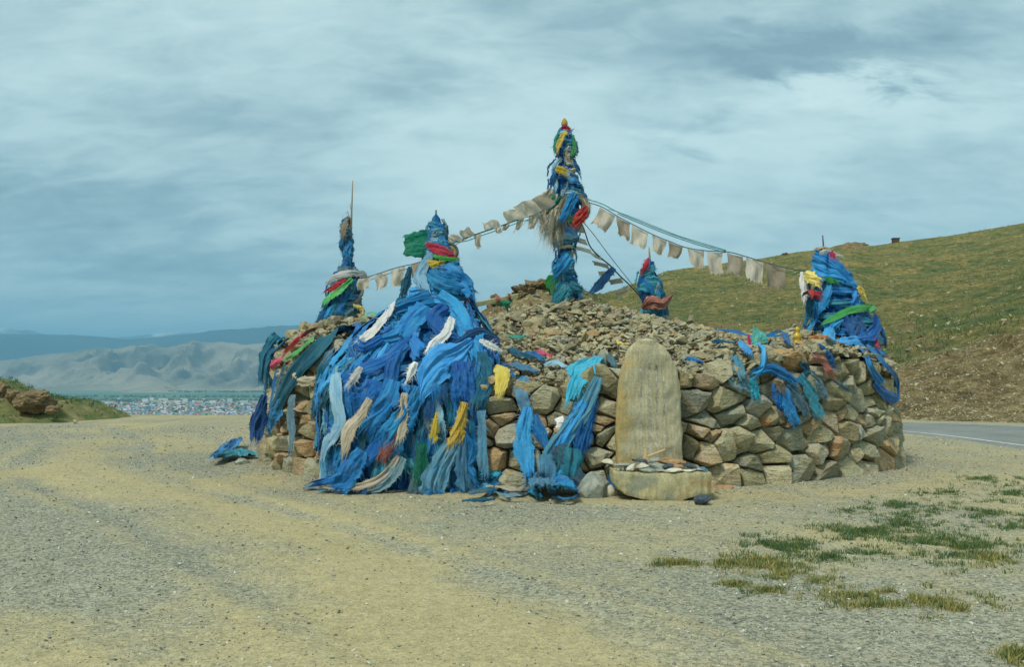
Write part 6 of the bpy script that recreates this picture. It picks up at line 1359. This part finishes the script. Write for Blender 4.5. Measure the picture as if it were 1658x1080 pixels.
for (x0, x1, h, sk, fo) in [(972, 997, 26, -14, .1), (998, 1020, 28, -1, .35), (1024, 1050, 28, -6, .15), (1056, 1080, 24, -3, .75), (1082, 1106, 22, -3, .6), (1113, 1140, 28, 3, .55), (1144, 1170, 34, 0, .35), (1177, 1203, 32, 0, .12), (1208, 1236, 34, -1, .12), (1240, 1272, 34, -2, .2)]:
    fl.append(((x0, hl(x0)), (x1, hl(x1)), h, sk, YA(x0) - .02, fo))
flag_string('long string of tattered beige flags from the summit pole to the spiked pole', [(cordpts(lower), .010, M_ROPE), (cordpts(upper, .02), .011, M_TEALROPE), (cordpts([(x, y + 3) for x, y in upper[2:]], .04), .009, M_TEALROPE), (cordpts(thin, -.04), .005, M_ROPE)], fl)
def YB(px): return 18.5 + (14.9 - 18.5) * (905 - px) / 190
lowB = [(900, 330), (870, 345), (840, 355), (810, 366), (780, 376), (755, 385), (735, 393), (718, 402)]
hb = lambda x: float(interp(x, sorted(lowB)))
flB = []
for (x0, x1, h, sk, fo) in [(866, 900, -18, -14, .2), (842, 878, -19, -14, .3), (822, 858, -17, -10, .2), (786, 812, -11, -8, .3), (750, 770, -12, -10, .4), (732, 750, -9, -12, .4), (856, 873, 24, -4, .6), (838, 850, 20, -8, .5), (815, 826, 12, -4, .4), (800, 812, 10, 4, .5), (766, 778, 22, 4, .75), (745, 760, 14, -18, .7), (872, 884, 22, 2, .5)]:
    flB.append(((x0, hb(x0)), (x1, hb(x1)), h, sk, YB((x0 + x1) / 2) - .03, fo))
flag_string('string of wind blown flags between the summit pole and the great heap', [([Wp(x, y, YB(x)) for x, y in lowB], .012, M_ROPE), ([Wp(x, y + (5 if 740 < x < 890 else 0), YB(x) - .04) for x, y in lowB], .008, M_TEALROPE)], flB)
def YC(px): return 18.5 + (14.9 - 18.5) * (px - 580) / 118
lowC = [(578, 452), (600, 447), (640, 434), (670, 427), (698, 419)]
hc = lambda x: float(interp(x, lowC))
flag_string('short string of pale flags between the thin pole and the great heap', [([Wp(x, y, YC(x)) for x, y in lowC], .008, M_ROPE), ([Wp(x, y + 6, YC(x)) for x, y in lowC[1:]], .005, M_ROPE)],
  [((580, hc(580)), (603, hc(603)), 20, -5, YC(590), .5), ((606, hc(606)), (627, hc(627)), 26, 2, YC(616), .45), ((632, hc(632)), (655, hc(655)), 28, 2, YC(644), .35), ((664, hc(664)), (690, hc(690)), 26, 4, YC(680), .3)])
def YD(px): return 18.5 + (21.2 - 18.5) * (px - 935) / 120
lowD = [(936, 350), (946, 372), (955, 398), (970, 415), (988, 430), (1005, 448), (1020, 462), (1044, 488)]
hd = lambda x: float(interp(x, lowD))
flD = []
for (x0, y0, w, h, sk) in [(944, 368, 10, 14, (-34, -8)), (948, 388, 10, 12, (-30, -10)), (956, 404, 8, 9, (-26, -8)), (972, 414, 8, 8, (-18, -8)), (984, 428, 8, 10, (-26, -8)), (992, 438, 8, 8, (-24, 0)), (1006, 450, 8, 8, (-22, 2)), (1016, 462, 8, 8, (-20, 8))]:
    flD.append(((x0, y0), (x0 + w * .5, y0 + w), h * .2, sk, YD(x0) - .02, .1))
flag_string('string of small flapping flags from the summit pole to the pole behind', [([Wp(x, y, YD(x)) for x, y in lowD], .014, M_ROPE), ([Wp(936, 350, 18.5), Wp(960, 378, YD(960)), Wp(990, 418, YD(990)), Wp(1044, 486, 21.2)], .007, M_ROPE)], flD)
cloth('prayer_scarf', [Wp(994, 434, YD(990) - .05), Wp(985, 444, YD(985) - .05), Wp(972, 460, YD(972) - .05), Wp(958, 474, YD(958) - .05)], [0, -1, 0.1], [.10, .20, .18, .08], 'deep', 'deep blue scarf blowing from the string behind the summit pole', folds=2, amp=.03, fringe=.08)
# knot of white cloth where the long string meets the spiked pole
for i, (a, b_, c_) in enumerate([((1298, 440), (1300, 462), (1303, 486)), ((1306, 440), (1309, 462), (1308, 470))]):
    cloth('prayer_scarf', [Wp(*a, 16.85), Wp(*b_, 16.8), Wp(*c_, 16.8)], [0, -1, 0], [.05, .12 - .04 * i, .07], 'white' if i == 0 else 'slate', ('white cloth knotted where the long flag string meets the spiked pole', 'grey cloth hanging by the white knot at the spiked pole')[i], folds=2, amp=.02)
# wooden beam with ribbons
bm = bmesh.new(); a = Wp(752, 497, 15.0); b_ = Wp(838, 479, 15.9); d_ = b_ - a; Lg = np.linalg.norm(d_)
bmesh.ops.create_cube(bm, size=1, matrix=Matrix.Diagonal((Lg, 0.05, 0.075, 1))); bmesh.ops.bevel(bm, geom=bm.edges[:], offset=.008, segments=1, affect='EDGES')
me = bpy.data.meshes.new('beam'); bm.to_mesh(me); bm.free(); me.materials.append(plain_mat('beam_wood', (0.36, 0.30, 0.14), (0.55, 0.48, 0.27), 7, (1, 5, 5)))
o = put('wooden_beam', me, loc=tuple((a + b_) / 2), label='weathered wooden beam sticking out of the great heap over the mound', cat='beam'); o.rotation_mode = 'QUATERNION'; o.rotation_quaternion = Vector(d_).to_track_quat('X', 'Z')
for (x, y, w, h, c, lb) in [(757, 490, 16, 20, 'orange', 'orange ribbon tied to the wooden beam close to the heap'), (764, 489, 7, 20, 'red', 'dark red ribbon tied to the wooden beam'), (815, 490, 22, 9, 'emerald', 'green ribbon hanging along the wooden beam'), (806, 482, 3, 10, 'rose', 'thin brown tie round the middle of the wooden beam'), (824, 479, 3, 10, 'rose', 'thin brown tie round the end of the wooden beam')]:
    Y = 15.0 + (x - 752) / 86 * .9 - .06; cloth('ribbon', [Wp(x, y - h * .3, Y), Wp(x + 1, y + h * .2, Y - .03), Wp(x + 2, y + h * .7, Y)], [0, -1, 0], [w / F * Y * .6, w / F * Y, w / F * Y * .8], c, lb, 'ribbon', folds=1.5, amp=.02, fringe=.03)
# small fin of aqua and pink cloth standing on the wall top
cloth('pennant', [Wp(1231, 558, 15.2), Wp(1227, 545, 15.2), Wp(1220, 527, 15.2)], [.2, -1, 0], [.30, .22, .01], 'aqua', 'pale turquoise triangular pennant standing on the wall top', 'pennant', folds=1, amp=.02, fringe=0, fray=False)
cloth('pennant', [Wp(1216, 558, 15.18), Wp(1213, 550, 15.18), Wp(1211, 541, 15.18)], [.2, -1, 0], [.08, .06, .01], 'pink', 'small pink triangle of cloth beside the turquoise pennant', 'pennant', folds=1, amp=.01, fringe=0, fray=False)
# little golden figurine on the wall top
V = []; prof = [(.0, 0), (.075, 0), (.08, .03), (.05, .05), (.065, .08), (.07, .12), (.045, .16), (.022, .175), (.04, .20), (.042, .235), (.02, .26), (0, .275)]
for r_, z in prof:
    for j in range(12): q = 2 * math.pi * j / 12; V.append((r_ * math.cos(q), r_ * .8 * math.sin(q), z))
p, _ = hit(1291, 556, 0); p = Wp(1291, 557, 15.3)
put('figurine', mesh_np('figurine', V, [grid_faces(len(prof), 12, True)], mats=[M_GOLD]), loc=tuple(p), label='little golden figurine seated on top of the wall', cat='figurine')

# ================================================================== STELE
edge_l = [(802, 999), (740, 998), (690, 996.5), (650, 998), (620, 1001), (595, 1006), (575, 1012), (560, 1021), (551, 1033), (547.5, 1043)]
edge_r = [(802, 1106), (740, 1105), (700, 1104.5), (660, 1102.5), (620, 1100), (596, 1095), (575, 1086), (560, 1074), (551, 1060), (547.5, 1050)]
YS_ = 12.72; rows = []; pys = np.concatenate([np.linspace(802, 575, 60), np.linspace(573, 547.5, 24)])
na = 64; V = []; base = np.array([(1052 - 829) / F * YS_, YS_, 0])
for py in pys:
    l = float(interp(py, sorted(edge_l))); r_ = float(interp(py, sorted(edge_r))); c_ = (l + r_) / 2; hw = (r_ - l) / 2 / F * YS_; z = EYE - (py - 600) / F * YS_
    for j in range(na):
        a = 2 * math.pi * j / na; cs, sn = math.cos(a), math.sin(a); ex = 0.42
        x = math.copysign(abs(cs) ** ex, cs) * hw; y = math.copysign(abs(sn) ** 0.55, sn) * min(0.10, hw * .8 + .01)
        nse = 0.030 * mnoise.fractal(Vector((x * 4, y * 4, z * 3)), 0.9, 2, 4); nse2 = 0.010 * mnoise.fractal(Vector((x * 14, y * 14, z * 5 + 9)), .8, 2, 3)
        V.append(((c_ - 829) / F * YS_ + x * (1 + nse) + nse2 * cs, YS_ + y * 1.0 + (z * 0.02) + (nse * 1.2 + nse2) * (1 if abs(sn) > .3 else 0), z))
V = np.array(V); V[:, 2] = np.maximum(V[:, 2], -0.05); n0 = len(V); topc = V[-na:].mean(0); V = np.vstack([V, topc])
k = (len(pys) - 1) * na; c0 = np.arange(na); tri = np.stack([k + c0, k + (c0 + 1) % na, np.full(na, n0)], 1)
m, t, b = newmat('inscribed_stone'); tcn = N_(t, 'ShaderNodeTexCoord'); ob = tcn.outputs['Object']
st = noise_(t, mapped(t, ob, (9, 9, 0.9)), 3, 7, 0.7, 0.3); big = noise_(t, ob, 2.2, 5, 0.6, .5)
c = ramp_(t, st, [(0.34, (0.30, 0.265, 0.15)), (0.5, (0.41, 0.37, 0.23)), (0.68, (0.50, 0.47, 0.33))]).outputs[0]
c = mix_(t, ramp_(t, big, [(0.48, 0.0), (0.66, 0.75)]).outputs[0], c, (0.23, 0.235, 0.17))
sx_ = N_(t, 'ShaderNodeSeparateXYZ'); L_(t, ob, sx_.inputs[0])
edgef = math_(t, 'ADD', math_(t, 'MULTIPLY', sx_.outputs[0], -1.6), math_(t, 'MULTIPLY', math_(t, 'SUBTRACT', noise_(t, ob, 3.5, 5, .6), .5), 1.2))
c = mix_(t, ramp_(t, edgef, [(0.38, 0.0), (0.62, 0.8)]).outputs[0], c, (0.38, 0.28, 0.10))
c = mix_(t, .7, c, ramp_(t, noise_(t, ob, 60, 4, .8), [(0.35, .68), (0.65, 1.25)]).outputs[0], 'MULTIPLY')
L_(t, c, b.inputs['Base Color']); b.inputs['Roughness'].default_value = .92
bn = N_(t, 'ShaderNodeBump', i_Strength=.8, i_Distance=.012); L_(t, math_(t, 'ADD', noise_(t, ob, 22, 7, .75), math_(t, 'MULTIPLY', noise_(t, mapped(t, ob, (12, 12, 1.2)), 4, 5, .7), 1.0)), bn.inputs['Height']); L_(t, bn.outputs[0], b.inputs['Normal'])
M_STELE = m
st_o = put('inscribed_stone', mesh_np('inscribed_stone', V - base, [grid_faces(len(pys), na, True), tri], mats=[M_STELE]), loc=tuple(base), label='tall round topped standing stone with worn vertical script in front of the wall', cat='standing stone')
# worn vertical script: a spine with short teeth, loops and tails, shallow; the carving's light and dark relief painted into its colour
rk = random.Random(9); IV, IQ = [], []
def stroke(x0, z0, x1, z1, w=.010):
    ln = math.hypot(x1 - x0, z1 - z0) + 1e-6; nx_, nz_ = -(z1 - z0) / ln * w / 2, (x1 - x0) / ln * w / 2; k = len(IV)
    def yy_(x, z): return 0
    for (x, z) in ((x0 + nx_, z0 + nz_), (x0 - nx_, z0 - nz_), (x1 - nx_, z1 - nz_), (x1 + nx_, z1 + nz_)): IV.append([x, 0.0, z])
    for (x, z) in ((x0 + nx_, z0 + nz_), (x0 - nx_, z0 - nz_), (x1 - nx_, z1 - nz_), (x1 + nx_, z1 + nz_)): IV.append([x, 0.012, z])
    IQ.extend([(k, k + 1, k + 2, k + 3), (k, k + 4, k + 5, k + 1), (k + 1, k + 5, k + 6, k + 2), (k + 2, k + 6, k + 7, k + 3), (k + 3, k + 7, k + 4, k)])
for col_px, z_top, z_bot, sc_ in ((1051, 576, 752, 1.0), (1062, 590, 745, .6), (1037, 596, 735, .55), (1074, 610, 740, .45)):
    x0 = (col_px - 829) / F * YS_; z = EYE - (z_top - 600) / F * YS_; zb = EYE - (z_bot - 600) / F * YS_
    while z > zb:
        wl = rk.uniform(.10, .22); stroke(x0, z, x0 + rk.uniform(-.004, .004), z - wl, (.012 * (1 + sc_) / 2)); q = z - .01
        while q > z - wl + .01:
            tpe = rk.random(); s_ = .024 * sc_
            if tpe < .45: stroke(x0, q, x0 - s_, q + .010)
            elif tpe < .65: stroke(x0, q, x0 + s_, q - .014); 
            elif tpe < .85: stroke(x0, q, x0 - s_, q - .006); stroke(x0 - s_, q - .006, x0 - s_, q - .024); stroke(x0 - s_, q - .024, x0, q - .03)
            else: stroke(x0 - s_ * 1.1, q, x0 + s_ * .6, q)
            q -= rk.uniform(.018, .034)
        stroke(x0, z - wl, x0 + .02 * sc_, z - wl - .012); z -= wl + rk.uniform(.025, .05)
IV = np.array(IV)
from mathutils.bvhtree import BVHTree
bv = BVHTree.FromPolygons([tuple(v) for v in V], [tuple(q) for q in grid_faces(len(pys), na, True)] + [tuple(q) for q in tri])
for i in range(len(IV)):
    h_ = bv.ray_cast(Vector((IV[i][0], 10, IV[i][2])), Vector((0, 1, 0)))
    yf = h_[0].y if h_[0] is not None else YS_ - .1
    IV[i][1] = yf - 0.0025 if IV[i][1] == 0 else yf + .008
put('inscription', mesh_np('inscription', IV - base, [np.array(IQ)], smooth=False, mats=[plain_mat('worn_script_painted_relief', (0.10, 0.095, 0.065), (0.62, 0.60, 0.50), 8)]), st_o)

# ---- offering slab
def slab(name, top, bot, Yf, depth, mat, seed, **kw):
    n = 64; xs_ = np.linspace(top[0][0], top[-1][0], n); V = []
    for k, x in enumerate(xs_):
        zt_ = EYE - (interp(x, top) - 600) / F * Yf; zb_ = max(EYE - (interp(x, bot) - 600) / F * Yf, 0.0); X_ = (x - 829) / F * Yf
        e_ = min(k, n - 1 - k) / 3.0; ins = 0.03 * max(0, 1 - e_); sec = []
        for v_ in np.linspace(0, 1, 11): sec.append((Yf + ins + (0.012 if v_ in (0, 1) else 0), zb_ + (zt_ - zb_) * v_))
        for v_ in np.linspace(0.06, 1, 8): sec.append((Yf + ins + (depth - 2 * ins) * v_, zt_ + .004))
        for v_ in np.linspace(0.2, 1, 5): sec.append((Yf + depth - ins, zt_ + (zb_ - zt_) * v_))
        for (y, z) in sec:
            p = Vector((X_ * 4 + seed, y * 4, z * 4)); k1 = mnoise.fractal(p, .9, 2, 6) * .022; k2 = mnoise.fractal(p * 3.5, .8, 2, 4) * .006
            V.append((X_ + k2, y + k1 + k2, max(z + k1 * .4 + k2, 0.0)))
    V = np.array(V); m_ = len(V) // n; base = np.array([V[:, 0].mean(), Yf + depth / 2, 0]); c0, c1 = V[:m_].mean(0) - [0.012, 0, 0], V[-m_:].mean(0) + [0.012, 0, 0]; N0 = len(V); V = np.vstack([V, c0, c1]); q = np.arange(m_)
    t1 = np.stack([np.full(m_, N0), (q + 1) % m_, q], 1); t2 = np.stack([np.full(m_, N0 + 1), (n - 1) * m_ + q, (n - 1) * m_ + (q + 1) % m_], 1)
    me = mesh_np(name, V - base, [grid_faces(n, m_, True), np.vstack([t1, t2])], mats=[mat])
    try: me.set_sharp_from_angle(angle=math.radians(45))
    except Exception: pass
    return put(name, me, loc=tuple(base), **kw)
m, t, b = newmat('slab_stone'); tcn = N_(t, 'ShaderNodeTexCoord'); ob = tcn.outputs['Object']
c = ramp_(t, noise_(t, mapped(t, ob, (7, 7, 1.2)), 2.2, 7, 0.7, 0.4), [(0.34, (0.26, 0.24, 0.13)), (0.5, (0.38, 0.345, 0.19)), (0.66, (0.47, 0.43, 0.26))]).outputs[0]
c = mix_(t, ramp_(t, noise_(t, ob, 2.6, 5, .6, .8), [(0.54, 0.0), (0.66, 0.8)]).outputs[0], c, (0.34, 0.20, 0.075))
c = mix_(t, ramp_(t, noise_(t, mapped(t, ob, (1, 1, 1), (4, 4, 4)), 3.2, 5, .6, .6), [(0.54, 0.0), (0.64, 0.7)]).outputs[0], c, (0.25, 0.27, 0.21))
c = mix_(t, .7, c, ramp_(t, noise_(t, ob, 55, 4, .8), [(0.35, .70), (0.65, 1.22)]).outputs[0], 'MULTIPLY')
L_(t, c, b.inputs['Base Color']); b.inputs['Roughness'].default_value = .92
bn = N_(t, 'ShaderNodeBump', i_Strength=.8, i_Distance=.012); L_(t, noise_(t, mapped(t, ob, (2, 2, .8)), 16, 8, .75), bn.inputs['Height']); L_(t, bn.outputs[0], b.inputs['Normal'])
M_SLAB = m
slab('offering_slab', [(993, 763), (1008, 765), (1040, 767), (1090, 768), (1130, 766), (1153, 767)], [(993, 783), (1001, 794), (1012, 803), (1040, 808), (1070, 812), (1098, 813), (1120, 806), (1140, 802), (1153, 800)], 12.1, .50, M_SLAB, 3, label='long flat topped stone slab laid in front of the standing stone', cat='stone slab')
zt = EYE - (766 - 600) / F * 12.1
def ostone(px, zb, Y, size, seed, mat, lb, rot=(0, 0, 0)):
    o = boulder('offering_stone', size, ((px - 829) / F * Y, Y, zb), seed, mat, 2, .25, label=lb, cat='offering stone'); o.rotation_euler = rot; return o
M_DARK = plain_mat('dark_stone', (0.025, 0.04, 0.06), (0.09, 0.11, 0.12), 9); M_PALE = plain_mat('pale_stone', (0.42, 0.40, 0.30), (0.60, 0.57, 0.44), 9, bump=.6); M_BRN = plain_mat('brown_stone', (0.22, 0.13, 0.06), (0.42, 0.27, 0.14), 8, bump=.6); M_GRY = plain_mat('grey_stone', (0.16, 0.19, 0.17), (0.36, 0.37, 0.29), 7, bump=.7)
P_ = 12.1 / F
for px, dz, Y, s_, sd, mt, lb, ro in [
 (1009, .085, 12.25, (29 * P_, .16, .045), 41, M_GRY, 'flat mushroom capped stone perched on two small uprights', (0, .05, 0)),
 (1003, .04, 12.25, (7 * P_, .05, .075), 42, M_PALE, 'small upright stone under the mushroom cap, valley side', (0, 0, 0)),
 (1013, .04, 12.25, (7 * P_, .05, .075), 43, M_GRY, 'small upright stone under the mushroom cap, hill side', (0, 0, 0)),
 (1006, .008, 12.22, (15 * P_, .10, .02), 44, M_DARK, 'thin dark stone at the base of the mushroom pile', (0, 0, 0)),
 (1022, .045, 12.2, (19 * P_, .10, .07), 45, M_PALE, 'white tilted stone leaning next to the mushroom pile', (0, -.6, 0)),
 (1040, .075, 12.22, (21 * P_, .11, .065), 46, M_PALE, 'whitish rounded stone on the offering pile', (0, -.1, .2)),
 (1047, .025, 12.18, (28 * P_, .12, .05), 47, M_GRY, 'flat grey stone at the front edge of the slab', (0, .05, 0)),
 (1034, .02, 12.3, (22 * P_, .12, .05), 48, M_BRN, 'small brown stone under the whitish rounded one', (0, 0, 0)),
 (1062, .05, 12.32, (30 * P_, .16, .11), 49, M_GRY, 'squat olive grey stone in the middle of the offering pile', (0, .1, .3)),
 (1082, .065, 12.25, (20 * P_, .13, .06), 50, M_DARK, 'blackish blue stone in the middle of the offering pile', (0, 0, 0)),
 (1098, .06, 12.28, (24 * P_, .13, .07), 51, M_BRN, 'dark brown stone beside the blackish blue one', (0, .2, 0)),
 (1090, .025, 12.17, (34 * P_, .12, .045), 52, M_PALE, 'long cream stone along the front of the slab', (0, -.05, 0)),
 (1070, .02, 12.2, (20 * P_, .12, .04), 53, M_GRY, 'thin grey stone beside the long cream stone', (0, 0, 0)),
 (1083, .12, 12.42, (46 * P_, .2, .07), 54, M_BRN, 'wide rust topped flat stone at the back of the pile', (0, .08, 0)),
 (1055, .11, 12.45, (24 * P_, .14, .07), 55, M_GRY, 'wedge shaped grey stone behind the wooden sticks', (0, -.3, 0)),
 (1117, .065, 12.3, (26 * P_, .13, .05), 56, M_DARK, 'flat slate grey stone tilted towards the hill end of the slab', (0, .35, .2)),
 (1126, .03, 12.3, (34 * P_, .14, .045), 57, M_GRY, 'flat grey green stone at the hill end of the slab', (0, .1, 0)),
 (1112, .015, 12.2, (28 * P_, .12, .03), 58, M_PALE, 'gritty pale stone flakes at the hill end of the slab', (0, 0, 0)),
 (1036, .12, 12.42, (26 * P_, .12, .045), 59, M_DARK, 'thin dark stone behind the mushroom pile', (0, .1, 0))]:
    ostone(px, zt + dz, Y, s_, sd, mt, lb, ro)
def stick(a, b_, Y, w, lb):
    A, B = Wp(*a, Y), Wp(*b_, Y); bm = bmesh.new(); d_ = B - A; bmesh.ops.create_cube(bm, size=1, matrix=Matrix.Diagonal((np.linalg.norm(d_), .025, w, 1))); bmesh.ops.bevel(bm, geom=bm.edges[:], offset=.003, segments=1, affect='EDGES')
    me = bpy.data.meshes.new('wooden_stick'); bm.to_mesh(me); bm.free(); me.materials.append(M_NEWWOOD); o = put('wooden_stick', me, loc=tuple((A + B) / 2), label=lb, cat='stick'); o.rotation_mode = 'QUATERNION'; o.rotation_quaternion = Vector(d_).to_track_quat('X', 'Z')
stick((1044.5, 727), (1044.5, 744), 12.3, .025, 'short upright wooden stick on the offering pile')
stick((1048, 739), (1077, 728), 12.28, .018, 'longer slanting wooden stick on the offering pile')
stick((1041, 742), (1056, 744), 12.3, .012, 'wooden stick lying flat under the upright one')
cloth('wrapper', [Wp(1134, 758, 12.2), Wp(1139, 759, 12.17), Wp(1145, 763, 12.17)], [0, -.6, 1], [.03, .06, .04], 'pale', 'crumpled blue and white wrapper on the hill end of the slab', 'wrapper', folds=2, amp=.012, fringe=0, fray=False)
# stones about the slab
boulder('foot_stone', (.20, .18, .13), (*(Wp(1135, 819, 11.75)[:2]), .055), 61, M_DARK, 2, .3, label='small dark stone on the gravel at the slab corner', cat='stone')
boulder('foot_stone', (.36, .34, .31), (*(Wp(964, 770, 12.45)[:2]), .12), 62, M_GRY, 3, .2, label='large rounded grey stone beside the blue scarf and slab', cat='stone')
boulder('foot_stone', (.15, .15, .16), (*(Wp(986, 780, 12.5)[:2]), .07), 63, M_PALE, 2, .2, label='small cream stone wedged between scarf and slab', cat='stone')
boulder('foot_stone', (.13, .14, .07), (*(Wp(984, 746, 12.7)[:2]), .42), 64, M_PALE, 2, .2, label='pale pinkish stone on the rounded grey stone', cat='stone')
boulder('foot_stone', (.34, .24, .12), (*(Wp(392, 752, 16.6)[:2]), .05), 65, M_GRY, 2, .2, label='flat grey stone holding down the cloth beyond the valley corner', cat='stone')
boulder('foot_stone', (.34, .25, .09), (*(Wp(1165, 772, 13.3)[:2]), .10), 66, M_GRY, 2, .3, label='flat stone lying between the slab and the wall', cat='stone')
boulder('foot_stone', (.28, .25, .09), (*(Wp(1168, 778, 13.2)[:2]), .03), 67, M_BRN, 2, .3, label='lower brown stone under the flat one by the slab', cat='stone')
boulder('foot_stone', (.30, .22, .07), (*(Wp(1190, 778, 13.2)[:2]), .02), 68, M_GRY, 2, .3, label='half buried flat stone by the wall foot', cat='stone')
boulder('foot_stone', (.12, .12, .34), tuple(Wp(975, 585, 14.0)), 69, M_GRY, 2, .2, label='pale upright stone holding the turquoise scarf on the wall top', cat='stone')

# ================================================================== GRASS IN THE YARD
patches = [  # px, py, rx, ry, tufts
 (1232, 884, 32, 9, 110), (1262, 888, 40, 8, 90), (1090, 915, 32, 4, 60), (1175, 914, 46, 5, 95), (1230, 912, 30, 8, 60), (1260, 918, 34, 8, 60), (1300, 885, 28, 8, 36), (1340, 902, 46, 10, 70),
 (1400, 862, 62, 13, 260), (1460, 850, 46, 16, 170), (1400, 900, 50, 8, 70), (1500, 880, 60, 16, 170), (1560, 890, 56, 15, 190), (1600, 905, 40, 14, 110), (1600, 830, 50, 14, 110), (1635, 800, 34, 12, 110), (1600, 776, 46, 5, 90), (1540, 800, 26, 10, 50), (1450, 818, 34, 6, 70), (1412, 826, 14, 4, 22), (1500, 800, 40, 5, 30), (1375, 830, 16, 3, 20), (1640, 850, 30, 18, 90), (1520, 825, 60, 14, 60),
 (1240, 958, 26, 4, 40), (1190, 948, 20, 3, 28), (1255, 932, 30, 5, 50), (1320, 940, 34, 5, 36), (1380, 962, 46, 9, 130), (1440, 960, 50, 7, 70), (1420, 985, 50, 5, 50), (1510, 978, 50, 7, 70), (1545, 990, 24, 6, 40), (1590, 984, 36, 4, 24), (1645, 1062, 26, 8, 70), (1490, 1006, 20, 3, 14), (1640, 920, 20, 8, 10)]
GP, GR = [], []
for (px, py, rx, ry, n) in patches:
    n = int(n * 2.1); a = RNG.uniform(0, 2 * np.pi, n); q = np.abs(RNG.normal(0, 1.05, n)); X = px + rx * q * np.cos(a); Yp = py + ry * q * np.sin(a)
    Y = EYE * F / (Yp - 600); x = (X - 829) / F * Y; keep = fbm(x * 4.5, Y * 4.5, 4, 77) > -0.12 + 0.1 * RNG.normal(0, 1, n)
    GP.append(np.stack([x, Y, ground_z(x, Y) - .005], 1)[keep]); GR.append(np.clip(RNG.normal(.42 if py < 905 else .78, .18, n), 0, 1)[keep])
GP = np.vstack(GP); GR = np.concatenate(GR); n = len(GP)
me = tuft_mesh('grass', GP, 0.020 + 0.042 * RNG.random(n) ** 1.5, 0.03 + 0.05 * RNG.random(n), 13, [M_GRASS], .9, GR)
put('grass', me, label='thin green and yellowing grass tufts growing through the gravel', cat='grass', kind='stuff')
# small litter
for (px, py, c, lb) in [(417, 767, 'red', 'tiny red scrap of litter on the gravel before the wall'), (440, 793, 'green', 'tiny green scrap of litter on the gravel before the wall'), (448, 795, 'yellow', 'tiny yellow scrap of litter on the gravel before the wall'), (875, 808, 'yellow', 'tiny yellow scrap near the foot of the tangled bundle')]:
    Y = EYE * F / (py - 600); cloth('litter', [Wp(px - 1.5, py, Y), Wp(px, py - .5, Y), Wp(px + 1.5, py, Y)], [0, -.4, 1], [.02, .025, .02], c, lb, 'litter', folds=1, amp=.006, fringe=0, fray=False)
